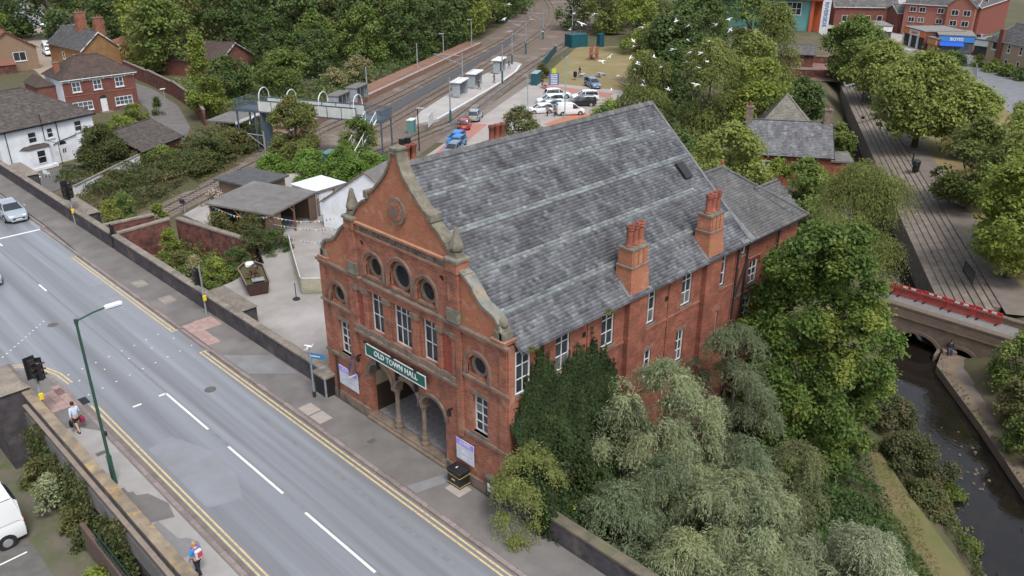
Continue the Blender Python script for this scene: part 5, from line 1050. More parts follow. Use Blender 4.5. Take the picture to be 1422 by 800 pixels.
sheet('vehicle_lot', [(-13.4, -30), (-13.4, 27.5), (-50, 27.5), (-50, -30)], -3.19, LOT); sheet('vehicle_lot_tarmac', [(-15.4, -30), (-15.0, 16.3), (-15.3, 19.8), (-50, 19.8), (-50, -30)], -3.186, MATS['dark_tarmac'])
sheet('lot_line', [(-15.35, 16.2), (-17.8, 16.1), (-17.8, 16.0), (-15.35, 16.1)], -3.18, WLINE)
# ---------------- the wood on the hill: shared crowns, one tree each
PROTO = []
for k, (m_, shape) in enumerate(((L_OAK, 'round'), (L_DARK, 'round'), (L_OLIVE, 'round'), (L_DARK, 'cone'), (L_LIME, 'round'), (L_WEEP, 'round'))):
    PROTO.append((crown_mesh('wood_crown', 1.0, 2.0, 4200, .095, m_, 200 + k, shape, 46, .65, .0, 10), trunk_mesh('wood_trunk', 1.0, 1.8, .2, 200 + k, .06)))
KIND = ['mid green', 'dark green', 'olive green', 'dark pointed', 'yellow green', 'grey green weeping']
gw = random.Random(4); wood = []
for (x, y, top, r_, k) in ((46, 143, 9.5, 6.0, 5), (47, 140, 10, 7, 0), (49, 153, 11, 6.5, 4), (54, 150, 11, 8, 2), (64, 148, 12, 8, 1), (60, 160, 13, 8, 0), (74, 150, 13, 8, 1), (72, 133, 10, 6.5, 1), (80, 138, 12, 7, 2), (88, 145, 13, 8, 1), (82, 125, 10, 6.5, 1), (92, 131, 12, 7.5, 0), (78, 119, 7.5, 5.5, 0), (101, 139, 12, 7, 2), (88, 118, 9, 6, 1), (98, 124, 11, 7, 1), (108, 130, 12, 7, 1), (107, 143, 12.5, 7, 0), (118, 136, 12, 7, 4), (126, 140, 11.5, 6.5, 5), (136, 146, 11, 6.5, 0), (146, 152, 11, 6.5, 1), (155, 158, 11, 6.5, 1), (166, 165, 11, 6.5, 0), (118, 150, 14, 8, 1), (100, 155, 14, 8, 0), (88, 160, 14, 8, 1), (70, 168, 14, 8, 2),
        (52, 172, 12, 8, 1), (58, 186, 13, 9, 0), (48, 205, 12, 9, 1), (40, 215, 11, 8, 3), (70, 205, 14, 9, 1), (66, 235, 14, 10, 0), (50, 255, 12, 9, 1), (30, 190, 7, 6, 4), (34, 220, 9, 7, 2), (26, 240, 9, 7, 1), (90, 190, 16, 10, 1), (110, 180, 16, 10, 0), (130, 175, 15, 9, 1), (63, 131, 7, 5, 1), (70, 124, 6.5, 5, 0), (66, 117, 5, 4.5, 1), (160, 182, 15, 10, 1), (182, 192, 15, 10, 0), (50, 290, 16, 12, 1), (80, 280, 17, 12, 0), (110, 250, 18, 12, 1), (150, 230, 18, 12, 2), (190, 225, 18, 12, 0), (22, 270, 14, 11, 0), (205, 190, 14, 9, 1),
        (150, 128, 8, 6, 1), (158, 124, 9, 6.5, 0), (150, 116, 8, 6.5, 5), (165, 117, 10, 7, 1), (175, 130, 11, 7, 0), (160, 103, 9, 7, 1), (147, 101, 7.5, 5.5, 0), (170, 100, 11, 8, 1), (150, 90, 10, 7, 1), (140, 83, 8, 6, 0), (131, 92, 8, 6, 4), (185, 112, 11, 8, 0), (128, 74, 9, 6, 1), (139, 70, 9, 6, 0), (200, 150, 14, 10, 1), (220, 175, 16, 11, 0), (195, 105, 11, 8, 1), (212, 125, 13, 9, 0)):
    wood.append((x, y, top, r_, k))
ORD = ['first', 'second', 'third', 'fourth', 'fifth', 'sixth', 'seventh', 'eighth', 'ninth', 'tenth', 'eleventh', 'twelfth', 'thirteenth', 'fourteenth', 'fifteenth', 'sixteenth', 'seventeenth', 'eighteenth', 'nineteenth', 'twentieth', 'last']
def wood_place(x, y): return 'beyond the playground' if x - y * .9 > 22 else ('up the lane past the ochre house' if x < 50 and y > 165 else ('around the bungalow' if x < 62 else 'above the railway'))
def view_x(x, y): dx, dy = x + 20.7, y + 21.1; return (dx * .7088 - dy * .7054) / (dx * .642 + dy * .645)
groups = {}
for it in wood: groups.setdefault((it[4], wood_place(it[0], it[1])), []).append(it)
for v in groups.values(): v.sort(key=lambda q: view_x(q[0], q[1]))
for i, (x, y, top, r_, k) in enumerate(wood):
    where = wood_place(x, y); gg = groups[(k, where)]; n_ = gg.index((x, y, top, r_, k))
    lb = '%s woodland tree %s' % (KIND[k], where)
    if len(gg) > 1: lb = '%s %s woodland tree %s, from the left' % (ORD[min(n_, 20)], KIND[k], where)
    t = thing('woodland_tree', lb, 'tree', (x, y, -5), gw.uniform(0, 6.28), '%s trees %s' % (KIND[k], where))
    c, tr = PROTO[k]; H_ = top + 5
    cr = obj('crown', c, t); cr.scale = (r_, r_ * gw.uniform(.9, 1.1), H_ / 2 * .93); cr.location.z = H_ * .04; tk = obj('trunk', tr, t); tk.scale = (r_, r_, H_ / 2)
cover('wood_undergrowth', [(60, 108), (95, 126), (160, 158), (220, 200), (150, 230), (60, 180), (48, 120)], 9000, .9, L_DARK, 12, .2, 2.2, 6)
cover('platform_undergrowth', [ST(82, 56)[:2], ST(168, 54.5)[:2], ST(168, 66)[:2], ST(82, 66)[:2]], 9000, .55, L_DARK, 20, .2, 2.6, 4)
cover('trackside_weeds', [ST(34, 50.9)[:2], ST(76, 51.0)[:2], ST(76, 53.4)[:2], ST(34, 54)[:2]], 6000, .22, L_OLIVE, 21, .03, .5, 2)
cover('lane_bank_scrub', [(40, 128), (66, 138), (60, 118), (46, 104), (38, 100)], 5000, .5, L_OAK, 13, .1, 1.6, 4)
# ------------------------------------------------------------------ houses and other buildings
RPIPE = IRON
def house(label, cat, loc, rz, W_, D_, He, Hr, roof, wm, tm, wins=(), name='house', ov=.35, tile=(.33, .30), ridge_frac=None, fascia=WHITE, group=None, gm=None, seed=1, wsill=None):
    """W_ x D_ block, eaves He, ridge Hr. roof: 'hip', 'gx' (ridge along x) or 'gy'. wins: (face f|b|l|r, x, z, w, h, nx, nz)."""
    t = thing(name, label, cat, loc, rz, group); b = MB()
    b.box(0, W_, 0, D_, -1.5, He)
    if roof == 'gx':
        for x0, x1 in ((0, .25), (W_ - .25, W_)): b.prism([(0, He), (D_, He), (D_ / 2, Hr - .02)], YZ, x0, x1)
    if roof == 'gy':
        for y0, y1 in ((0, .25), (D_ - .25, D_)): b.prism([(0, He), (W_, He), (W_ / 2, Hr - .02)], XZ, y0, y1)
    b.build('wall', wm, t, fix=True)
    tl, te = tile; s_ = seed
    def course(o, ux, us, poly, par):
        nonlocal s_; s_ += 1; slates('tile_courses', o, ux, us, poly, tl, te, tm, par, s_, th=.03, jit=.004, offset=False)
    if roof == 'flat':
        r = MB().box(-ov, W_ + ov, -ov, D_ + ov, He, He + .25).build('roof', tm, t)
    elif roof == 'gx':
        k = (Hr - He) / (D_ / 2); z0 = He - k * ov
        r = MB().add([(-ov, -ov, z0), (W_ + ov, -ov, z0), (W_ + ov, D_ / 2, Hr), (-ov, D_ / 2, Hr), (W_ + ov, D_ + ov, z0), (-ov, D_ + ov, z0)] , [(0, 1, 2, 3), (3, 2, 4, 5)]).build('roof', tm, t)
        us = Vector((0, D_ / 2 + ov, Hr - z0)); L = us.length
        course((-ov, -ov, z0 + .01), (1, 0, 0), us, [(0, 0), (W_ + 2 * ov, 0), (W_ + 2 * ov, L), (0, L)], r)
        us = Vector((0, -D_ / 2 - ov, Hr - z0)); course((-ov, D_ + ov, z0 + .01), (1, 0, 0), us, [(0, 0), (W_ + 2 * ov, 0), (W_ + 2 * ov, L), (0, L)], r)
        MB().tube([(-ov, D_ / 2, Hr + .02), (W_ + ov, D_ / 2, Hr + .02)], .11, 6).build('ridge', tm, r)
        b = MB()
        for x in (-ov, W_ + ov):
            for q in (0, 1):
                y0 = -ov if q == 0 else D_ + ov
                b.add([(x - .03, y0, z0 - .2), (x + .03, y0, z0 - .2), (x + .03, y0, z0 + .03), (x - .03, y0, z0 + .03), (x - .03, D_ / 2, Hr - .2), (x + .03, D_ / 2, Hr - .2), (x + .03, D_ / 2, Hr + .03), (x - .03, D_ / 2, Hr + .03)], [(0, 1, 2, 3), (4, 7, 6, 5), (0, 4, 5, 1), (1, 5, 6, 2), (2, 6, 7, 3), (3, 7, 4, 0)])
        b.build('bargeboard', fascia, r)
    elif roof == 'gy':
        k = (Hr - He) / (W_ / 2); z0 = He - k * ov
        r = MB().add([(-ov, -ov, z0), (-ov, D_ + ov, z0), (W_ / 2, D_ + ov, Hr), (W_ / 2, -ov, Hr), (W_ + ov, D_ + ov, z0), (W_ + ov, -ov, z0)], [(0, 1, 2, 3), (3, 2, 4, 5)]).build('roof', tm, t)
        us = Vector((W_ / 2 + ov, 0, Hr - z0)); L = us.length
        course((-ov, -ov, z0 + .01), (0, 1, 0), us, [(0, 0), (D_ + 2 * ov, 0), (D_ + 2 * ov, L), (0, L)], r)
        us = Vector((-W_ / 2 - ov, 0, Hr - z0)); course((W_ + ov, -ov, z0 + .01), (0, 1, 0), us, [(0, 0), (D_ + 2 * ov, 0), (D_ + 2 * ov, L), (0, L)], r)
        MB().tube([(W_ / 2, -ov, Hr + .02), (W_ / 2, D_ + ov, Hr + .02)], .11, 6).build('ridge', tm, r)
        b = MB()
        for y in (-ov, D_ + ov):
            for q in (0, 1):
                x0 = -ov if q == 0 else W_ + ov
                b.add([(x0, y - .03, z0 - .2), (x0, y + .03, z0 - .2), (x0, y + .03, z0 + .03), (x0, y - .03, z0 + .03), (W_ / 2, y - .03, Hr - .2), (W_ / 2, y + .03, Hr - .2), (W_ / 2, y + .03, Hr + .03), (W_ / 2, y - .03, Hr + .03)], [(0, 1, 2, 3), (4, 7, 6, 5), (0, 4, 5, 1), (1, 5, 6, 2), (2, 6, 7, 3), (3, 7, 4, 0)])
        b.build('bargeboard', fascia, r)
    else:
        f = ridge_frac or .5 * D_; x0, x1 = f, W_ - f; k = (Hr - He) / (D_ / 2); z0 = He - .06
        r = MB().add([(-ov, -ov, z0), (W_ + ov, -ov, z0), (W_ + ov, D_ + ov, z0), (-ov, D_ + ov, z0), (x0, D_ / 2, Hr), (x1, D_ / 2, Hr)], [(0, 1, 5, 4), (1, 2, 5), (2, 3, 4, 5), (3, 0, 4)]).build('roof', tm, t)
        us = Vector((0, D_ / 2 + ov, Hr - z0)); L = us.length; course((-ov, -ov, z0 + .01), (1, 0, 0), us, [(0, 0), (W_ + 2 * ov, 0), (x1 + ov, L), (x0 + ov, L)], r)
        us = Vector((-(W_ + ov - x1), 0, Hr - z0)); L = us.length; course((W_ + ov, -ov, z0 + .01), (0, 1, 0), us, [(0, 0), (D_ + 2 * ov, 0), (D_ / 2 + ov, L)], r)
        us = Vector((x0 + ov, 0, Hr - z0)); L = us.length; course((-ov, -ov, z0 + .01), (0, 1, 0), us, [(0, 0), (D_ + 2 * ov, 0), (D_ / 2 + ov, L)], r)
        b = MB(); b.tube([(x0, D_ / 2, Hr + .02), (x1, D_ / 2, Hr + .02)], .12, 6)
        for p, q in (((-ov, -ov, z0), x0), ((W_ + ov, -ov, z0), x1), ((W_ + ov, D_ + ov, z0), x1), ((-ov, D_ + ov, z0), x0)): b.tube([p, (q, D_ / 2, Hr + .02)], .11, 6)
        b.build('ridge', tm, r)
    if roof in ('hip', 'gx'): MB().box(-ov, W_ + ov, -ov - .06, -ov + .05, He - .25, He - .12).build('gutter', fascia, r)
    for (f, x, z, w_, h, a, c) in wins:
        M_ = {'f': plane_m((0, 0, 0), (1, 0, 0), (0, -1, 0)), 'b': plane_m((W_, D_, 0), (-1, 0, 0), (0, 1, 0)), 'l': plane_m((0, D_, 0), (0, -1, 0), (-1, 0, 0)), 'r': plane_m((W_, 0, 0), (0, 1, 0), (1, 0, 0))}[f]
        window(t, M_, x, z, w_, h, a, c, fr=.09, depth=.04, sill=wsill or WHITE, proud=.12, gm=gm, single=w_ * h < 1.2)
    return t
def chim(t, x, y, z0, z1, w_, m, pots=2, d=.5):
    c = MB().box(x - w_ / 2, x + w_ / 2, y - d / 2, y + d / 2, z0, z1).build('chimney', m, t); MB().box(x - w_ / 2 - .07, x + w_ / 2 + .07, y - d / 2 - .07, y + d / 2 + .07, z1, z1 + .16).build('cap', STONE, c)
    b = MB()
    for i in range(pots): b.lathe([(.13, z1 + .16), (.1, z1 + .6), (.13, z1 + .62), (.08, z1 + .62)], (x - w_ / 2 + w_ * (i + .5) / pots, y, 0), 8)
    b.build('pot', TERRA, c); return c
def pipe(t, pts, r_=.05, m=None): MB().tube(pts, r_, 6).build('drainpipe', m or IRON, t)
# white rendered house by the road
t = house('white rendered house with a dark tiled hipped roof beside the road', 'house', (3.6, 85.9, -4.2), R(14.5), 11.9, 12, 5.1, 8.3, 'hip', WH_WALL, TILE,
          [('f', 3.4, 3.0, 1.1, 1.35, 1, 2), ('f', 5.75, 3.2, .8, 1.2, 1, 2), ('f', 9.3, 3.2, 1.05, 1.35, 1, 2), ('f', 9.8, .8, 1.05, 1.35, 1, 2)], ridge_frac=4.6, fascia=BLACK, seed=300)
b = MB(); b.add([(2.2, 0, .3), (2.7, -.9, .3), (5.2, -.9, .3), (5.7, 0, .3), (2.2, 0, 2.5), (2.7, -.9, 2.5), (5.2, -.9, 2.5), (5.7, 0, 2.5)], [(0, 1, 5, 4), (1, 2, 6, 5), (2, 3, 7, 6), (4, 5, 6, 7)]); b.box(2.1, 5.8, -1.05, 0, -.1, .3); bay = b.build('bay', WH_WALL, t)
MB().add([(2.1, 0, 2.5), (2.65, -1.0, 2.5), (5.25, -1.0, 2.5), (5.8, 0, 2.5), (2.7, 0, 2.8), (5.2, 0, 2.8)], [(0, 1, 4), (1, 2, 5, 4), (2, 3, 5)]).build('bay_roof', TILE, bay)
window(t, plane_m((2.7, -.9, 0), (1, 0, 0), (0, -1, 0)), .8, .7, 1.1, 1.6, 1, 2, fr=.09, depth=.03, single=True)
MB().box(7.0, 7.9, -.06, .0, 0, 2.05).build('door', WHITE, t); MB().prism([(7.0, 2.1), (7.9, 2.1)] + arc(7.45, 2.1, .45, 0, math.pi, 8)[1:-1], XZ, -.05, .0).build('fanlight', GLASS, t, fix=True); MB().box(7.25, 7.4, -.08, -.06, 1.1, 1.6).build('door_pane', GLASS, t); MB().box(7.5, 7.65, -.08, -.06, 1.1, 1.6).build('door_pane', GLASS, t)
pipe(t, [(5.35, -.1, 6.2), (5.35, -.1, 3.1), (6.3, -1.0, 2.6), (6.3, -.98, .1)]); pipe(t, [(7.1, -.1, 5.0), (7.1, -.1, 2.6)]); pipe(t, [(6.2, -.1, 2.3), (7.1, -.1, 2.6), (9.3, -.1, 2.9)]); pipe(t, [(.9, -.1, 5.0), (.9, -.1, .2)])
for x in (2.0, 4.3):
    f = MB().box(x, x + .8, 3.0, 4.2, 0, .08).build('rooflight', WHITE, t); f.matrix_local = Matrix.Translation((0, -.35, 4.93)) @ Matrix.Rotation(math.atan2(3.25, 6.3), 4, 'X'); MB().box(x + .1, x + .7, 3.1, 4.1, .081, .09).build('pane', GLASS_B, f)
MB().box(-4, -.05, 1.5, 9, -1.5, 5.0).build('side_wing', WH_WALL, t); MB().add([(-4, 1.2, 5.0), (.2, 1.2, 5.0), (.2, 5.2, 7.0), (-4, 5.2, 7.0), (-4, 9.3, 5), (.2, 9.3, 5)], [(0, 1, 2, 3), (3, 2, 4, 5)]).build('side_roof', TILE, t)
# garden furniture and wall in front of it
for i, (x, y, r_) in enumerate(((5.6, 81.4, .6), (6.8, 82.1, 2.2))):
    t = thing('garden_chair', ('white plastic garden chair nearest the road wall', 'white plastic garden chair behind the other one')[i], 'chair', (x, y, -4.15), r_)
    MB().bbox(-.26, .26, -.26, .26, .4, .45, .04).build('seat', WHITE, t); MB().bbox(-.26, .26, .22, .27, .45, .9, .04).build('backrest', WHITE, t)
    for sx in (-.22, .22):
        for sy in (-.22, .22): MB().cyl((sx, sy, 0), (sx, sy, .4), .025, n=6).build('leg', WHITE, t)
        MB().box(sx - .03, sx + .03, -.24, .24, .62, .65).build('arm', WHITE, t)
t = thing('garden_wall', 'white painted garden wall running from the road towards the garage', 'wall')
wallseg(t, (6.4, 72.0), (16.2, 78.6), -3.0, -2.7, -5.2, .2, WH_WALL, COPE)
# grey garage with skylight
t = house('low garage with dark tiled roof and a bright rooflight', 'garage', (17.2, 80.2, -5), R(30), 7.4, 8.4, 2.4, 4.3, 'gx', B_BROWN, TILE, [], 'garage', fascia=BLACK, seed=320)
f = MB().box(2.6, 3.5, 1.6, 2.5, .05, .12).build('rooflight', WHITE, t); f.matrix_local = Matrix.Translation((0, 0, 2.2)) @ Matrix.Rotation(math.atan2(1.7, 3.5), 4, 'X'); MB().box(2.7, 3.4, 1.7, 2.4, .121, .13).build('pane', mat('bright_rooflight', (.55, .57, .6), .3), f)
MB().box(.2, 3.2, -.05, .0, 0, 2.1).build('door', BLACK, t); MB().box(-.06, 0, .5, 3.2, 0, 2.1).build('side_door', BLACK, t)
# red brick house with white door
t = house('red brick house with a white door between two bay windows', 'house', (20.7, 116.0, -5), 0, 10.8, 7.2, 5.6, 8.3, 'hip', B_BROWN, TILE_B,
          [('f', 1.3, 3.55, 1.25, 1.45, 2, 2), ('f', 4.4, 3.55, 1.25, 1.45, 2, 2), ('f', 7.7, 3.55, 1.25, 1.45, 2, 2), ('f', .9, .7, 2.9, 1.3, 4, 2), ('f', 7.2, .7, 2.7, 1.3, 4, 2)], ridge_frac=3.7, seed=340, gm=GLASS_B)
d_ = MB().box(5.0, 5.95, -.07, 0, .1, 2.05).build('door', WHITE, t); MB().prism([(4.95, 2.08), (6.0, 2.08)] + arc(5.475, 2.08, .52, 0, math.pi, 8)[1:-1], XZ, -.06, .0).build('fanlight', GLASS, t, fix=True); MB().box(5.75, 5.85, -.11, -.07, 1.0, 1.1).build('handle', IRON, d_)
MB().box(4.6, 6.4, -1.1, 0, -.3, .1).build('step', STONE, t)
b = MB(); b.box(-.04, 10.84, -.05, -.002, 5.05, 5.15)
for x in (0, 1.0, 2.9, 4.0, 6.0, 7.3, 9.3, 10.6): b.box(x, x + .14, -.06, -.003, 4.95, 5.6)
b.build('dentil_band', WH_WALL, t); MB().box(-.05, -.002, 0, 7.2, -1, 5.3).build('render_side', WH_WALL, t); MB().box(-.1, 10.9, -.06, -.003, 2.95, 3.05).build('string_course', B_RED, t); chim(t, .7, 3.2, 5.4, 7.6, .8, B_RED, 1)
MB().box(-2.6, -.1, 3, 9, -1, 4.4).build('rear_wing', B_BROWN, t); MB().add([(-2.8, 2.8, 4.4), (-.05, 2.8, 4.4), (-.05, 9.1, 4.4), (-2.8, 9.1, 4.4), (-1.4, 4, 5.7), (-1.4, 8, 5.7)], [(0, 1, 4), (1, 2, 5, 4), (2, 3, 5), (3, 0, 4, 5)]).build('wing_roof', TILE_B, t)
OCH = brickmat('ochre_brick', (.36, .20, .075), (.30, .17, .07), (.3, .22, .13), col2=(.24, .13, .07), scale=.7)
t = house('ochre brick house with grey slate roof and two red chimneys', 'house', (36.9, 154, -5), R(4), 7.4, 15, 4.2, 7.2, 'gy', OCH, SLATE_R, [('l', 6, 1.6, 1.0, 1.4, 1, 2), ('l', 11, 1.6, 1.0, 1.4, 1, 2), ('f', .8, 2.0, .9, 1.3, 1, 2)], seed=360)
chim(t, 3.7, 6.5, 6.4, 10.2, 1.8, B_RED, 3, 1.0); chim(t, 5.2, 2.2, 5.4, 9.4, 1.8, B_RED, 3, 1.0); MB().box(7.4, 13, -1, 6, -1, 4.2).build('red_extension', B_RED, t); MB().add([(7.4, -1.2, 4.2), (13.2, -1.2, 4.2), (13.2, 6.2, 4.2), (7.4, 6.2, 4.2), (10.2, 2.5, 5.6)], [(0, 1, 4), (1, 2, 4), (2, 3, 4), (3, 0, 4)]).build('extension_roof', B_RED, t)
t = house('brown house at the left edge with a reddish roof and white gable window', 'house', (22.4, 164, -5), 0, 9.6, 12, 4.4, 7.7, 'gy', mat('pebbledash', (.23, .16, .11), .95, (.19, .13, .09), 2, bump=.3), mat('red_roof_tile', (.24, .10, .075), .85, (.2, .09, .07), 1.2, tint=.2), [('f', 5.2, 1.9, 2.3, 1.7, 2, 1)], seed=380, fascia=B_RED)
MB().box(-2, 5, -1.6, -.01, -.8, 1.6).build('porch', B_OLD, t); MB().add([(-2.1, -1.8, 1.6), (5.1, -1.8, 1.6), (5.1, 0, 2.3), (-2.1, 0, 2.3)], [(0, 1, 2, 3)]).build('porch_roof', MATS['red_roof_tile'], t)
t = house('brown brick bungalow with white bargeboards among the trees', 'bungalow', (51.9, 128.9, -5), R(24), 10.6, 14, 3.0, 5.9, 'gy', B_BROWN, TILE_B, [('f', .8, .9, 1.7, 1.5, 2, 1)], 'house', seed=400)
chim(t, 5.3, 9, 5.4, 6.8, .8, B_BROWN, 1)
# lane and its brick wall
LANE = mat('lane_tarmac', (.14, .132, .128), .85, (.11, .104, .10), .6, bump=.2)
b = MB(); b.strip([(23, 88), (28.6, 97.5), (33.6, 112), (36.6, 128), (37, 146), (33.5, 160)], 2.3, 2.3, -4.94); o = b.build('lane', LANE); o['kind'] = 'structure'
b = MB(); b.strip([(30.5, 143), (33.5, 160), (36.0, 186), (45, 206), (56, 246), (60, 290)], 3.4, 3.4, -4.92); o = b.build('back_lane', mat('pale_gravel', (.30, .25, .20), .95, (.24, .2, .16), 2)); o['kind'] = 'structure'
sheet('top_road', [(48, 232), (62, 228), (70, 300), (46, 300)], -4.9, ASPH_D)
t = thing('lane_wall', 'tall old brick wall along the lane beside the red house', 'wall')
for p, q in (((33.0, 96.0), (36.6, 107)), ((36.6, 107), (39.2, 120)), ((39.2, 120), (40.6, 133)), ((40.6, 133), (41.6, 146))): wallseg(t, p, q, -2.7, -2.5, -5.2, .35, B_OLD, COPE)
t = thing('lane_lamp', 'slim lamp post standing in the lane beside the red house', 'street lamp', (31.4, 105.5, -5))
MB().cyl((0, 0, 0), (0, 0, 4.2), .07, .05).build('pole', GREY_M, t); MB().bbox(-.5, .3, -.12, .12, 4.2, 4.32, .03).build('lamp_head', WHITE, t)
# ---------------- yard buildings
t = thing('timber_shed', 'open fronted timber shed with a flat felt roof in the yard', 'shed', (9.3, 35.5, 0), R(24.4))
b = MB(); b.add([(-.2, -.2, 2.28), (6.1, -.2, 2.28), (6.1, 6.1, 2.5), (-.2, 6.1, 2.5), (-.2, -.2, 2.42), (6.1, -.2, 2.42), (6.1, 6.1, 2.64), (-.2, 6.1, 2.64)], [(3, 2, 1, 0), (4, 5, 6, 7), (0, 1, 5, 4), (1, 2, 6, 5), (2, 3, 7, 6), (3, 0, 4, 7)])
r = b.build('roof', FELT, t)
for x, y in ((0, 0), (2.9, 0), (5.8, 0), (0, 2.9), (0, 5.8), (5.8, 5.8)): MB().box(x - .06, x + .06, y - .06, y + .06, 0, 2.3).build('post', TIMBER, t)
me = MB().box(-.02, .02, .005, .135, 0, 2.25).mesh('plank', TIMBER)
for i in range(5): obj('plank', me, t).location = (0, -.1 + i * .15, 0)
for i in range(7):
    p = obj('plank', me, t); p.location = (.05 + i * .14, -.08, 0); p.rotation_euler = (0, 0, R(-90)); p = obj('plank', me, t); p.location = (4.9 + i * .15, -.08, 0); p.rotation_euler = (0, 0, R(-90))
MB().box(0, 5.9, 5.78, 5.86, 0, 2.4).build('back_wall', TIMBER, t); MB().box(5.76, 5.84, .2, 5.8, 0, 2.3).build('side_wall', TIMBER, t)
b = MB(); b.cyl((0, 2.9, 1.7), (0, 2.3, 2.28), .04, n=5); b.cyl((0, 2.9, 1.7), (0, 3.5, 2.28), .04, n=5); b.cyl((0, .5, 2.25), (0, 0, 1.6), .04, n=5); b.cyl((2.9, 0, 1.7), (2.3, 0, 2.28), .04, n=5); b.build('brace', mat('new_timber', (.34, .22, .11), .8), t); MB().box(-.03, .03, .3, 2.8, .85, .95).build('rail', GREY_M, t)
t = thing('dark_shed', 'low dark shed roof behind the open timber shed', 'shed', (12.4, 43.6, 0), R(20))
MB().box(.1, 4.0, .1, 4.2, 0, 1.95).build('wall', TIMBER, t); MB().add([(-.2, -.2, 1.95), (4.3, -.2, 1.85), (4.3, 4.5, 2.0), (-.2, 4.5, 2.15), (-.2, -.2, 2.1), (4.3, -.2, 2.0), (4.3, 4.5, 2.15), (-.2, 4.5, 2.3)], [(3, 2, 1, 0), (4, 5, 6, 7), (0, 1, 5, 4), (1, 2, 6, 5), (2, 3, 7, 6), (3, 0, 4, 7)]).build('roof', mat('dark_felt', (.085, .086, .09), .85, (.06, .06, .065), 2), t)
t = thing('white_garage', 'small white garage with a flat white roof between shed and gable', 'garage', (15.2, 38.4, 0), R(6))
MB().box(0, 3.2, 0, 3.3, 0, 2.15).build('wall', WH_WALL, t); MB().box(-.12, 3.3, -.12, 3.4, 2.15, 2.24).build('roof', WHITE, t); MB().box(-.14, 3.32, -.15, -.12, 2.06, 2.26).build('fascia', mat('grey_brown_trim', (.17, .14, .13), .7), t)
for x in (-.02, 1.75, 3.1): MB().box(x, x + .22, -.05, -.002, 0, 2.06).build('trim', MATS['grey_brown_trim'], t)
MB().box(.3, 1.6, -.03, -.001, .05, 2.0).build('door', WH_WALL, t)
t = thing('white_gabled_outbuilding', 'white rendered gable with a grey roof behind the curved stone gable', 'outbuilding', (15.8, 32.0, 0), R(24))
b = MB(); b.prism([(-4.2, -.5), (4.2, -.5), (4.2, 2.2), (0, 5.05), (-4.2, 2.2)], YZ, 0, 5); b.build('wall', WH_WALL, t, fix=True)
k = 2.85 / 4.2; r = MB().add([(-.12, 4.45, 2.1), (5, 4.45, 2.1), (5, 0, 5.13), (-.12, 0, 5.13), (5, -4.45, 2.1), (-.12, -4.45, 2.1)], [(0, 1, 2, 3), (3, 2, 4, 5)]).build('roof', FELT, t)
b = MB(); b.tube([(-.1, 4.45, 2.1), (-.1, 0, 5.13), (-.1, -4.45, 2.1)], .07, 5); b.build('bargeboard', STONE, r)
b = MB(); b.box(-.4, -.05, 1.1, 1.3, 3.5, 3.62); b.box(-.35, 0, -.9, -.75, 3.0, 3.2); b.box(-.3, 0, .5, .6, 2.2, 2.4); b.build('security_lamp', BLACK, t); MB().box(-.03, -.01, .6, 1.5, 1.2, 2.6).build('wall_poster', mat('pale_blue_print', (.42, .5, .66), .6), t)
# boat shaped planter, fence, steel barrier, bunting
t = thing('boat_planter', 'old wooden boat hull filled with dry plants in the yard', 'planter', (4.1, 29.3, 0), R(70))
b = MB(); hull = [(-2.0, .75), (1.2, .85), (1.9, .45), (2.15, 0), (1.9, -.45), (1.2, -.85), (-2.0, -.75)]
b.add([(x * .93, y * .8, .05) for x, y in hull] + [(x, y, .95) for x, y in hull], [tuple(range(6, -1, -1))] + [(i, (i + 1) % 7, 7 + (i + 1) % 7, 7 + i) for i in range(7)]); b.build('hull', mat('rusty_hull', (.075, .035, .03), .7, (.04, .022, .02), 3), t, fix=True)
b = MB(); b.tube([(x, y, .96) for x, y in hull], .05, 5); b.build('gunwale', mat('pale_gunwale', (.2, .13, .1), .7), t); MB().add([(x * .95, y * .92, .8) for x, y in hull], [tuple(range(7))]).build('soil', GROUND, t)
c = obj('dry_plants', crown_mesh('dry_plants', .9, .7, 1500, .12, leafmat('leaf_dry', (.22, .16, .085), (.15, .11, .06)), 5, 'dome', 16), t); c.location = (-.1, 0, .75); c.scale = (1.5, .7, .8)
MB().bbox(1.2, 1.75, -.3, .3, .9, 1.15, .08).build('white_tub', WHITE, t); MB().bbox(.55, 1.1, -.45, -.05, .9, 1.2, .08).build('black_tub', BLACK, t); MB().box(-1.7, -1.1, -.5, .3, .95, 1.0).build('grey_board', GREY_M, t)
t = thing('yard_fence', 'wire yard fence hung with yellow green netting', 'fence')
NET = mat('netting', (.27, .27, .12), .9, (.36, .33, .24), 2.5, lo=.3, hi=.7)
PTS = [(9.4, 33.4), (7.6, 29.8), (5.6, 25.6), (8.2, 23.2)]
for i in range(3):
    p, q = Vector(PTS[i]), Vector(PTS[i + 1]); d = q - p
    b = MB(); n_ = int(d.length / .11)
    for k in range(n_ + 1): a_ = p.lerp(q, k / n_); b.box(a_.x - .018, a_.x + .018, a_.y - .018, a_.y + .018, .05, 1.15)
    for k in range(9): b.tube([(p.x, p.y, .08 + k * .13), (q.x, q.y, .08 + k * .13)], .018, 4)
    b.build('netting', NET, t)
    MB().tube([(p.x, p.y, 1.2), (q.x, q.y, 1.2)], .03, 5).build('top_rail', WHITE, t)
for x, y in PTS: MB().cyl((x, y, 0), (x, y, 1.25), .04, n=6).build('post', GREY_M, t)
t = thing('parasol_base', 'dark post with round foot at the corner of the yard fence', 'post', (4.9, 25.2, 0)); MB().lathe([(.25, 0), (.24, .08), (.05, .12)], (0, 0, 0), 10).build('foot', IRON, t); MB().cyl((0, 0, .1), (0, 0, 1.2), .03, n=6).build('post', IRON, t)
t = thing('yard_bench', 'dark slatted bench at the far end of the yard', 'bench', (15.6, 37.4, 0), R(6)); b = MB()
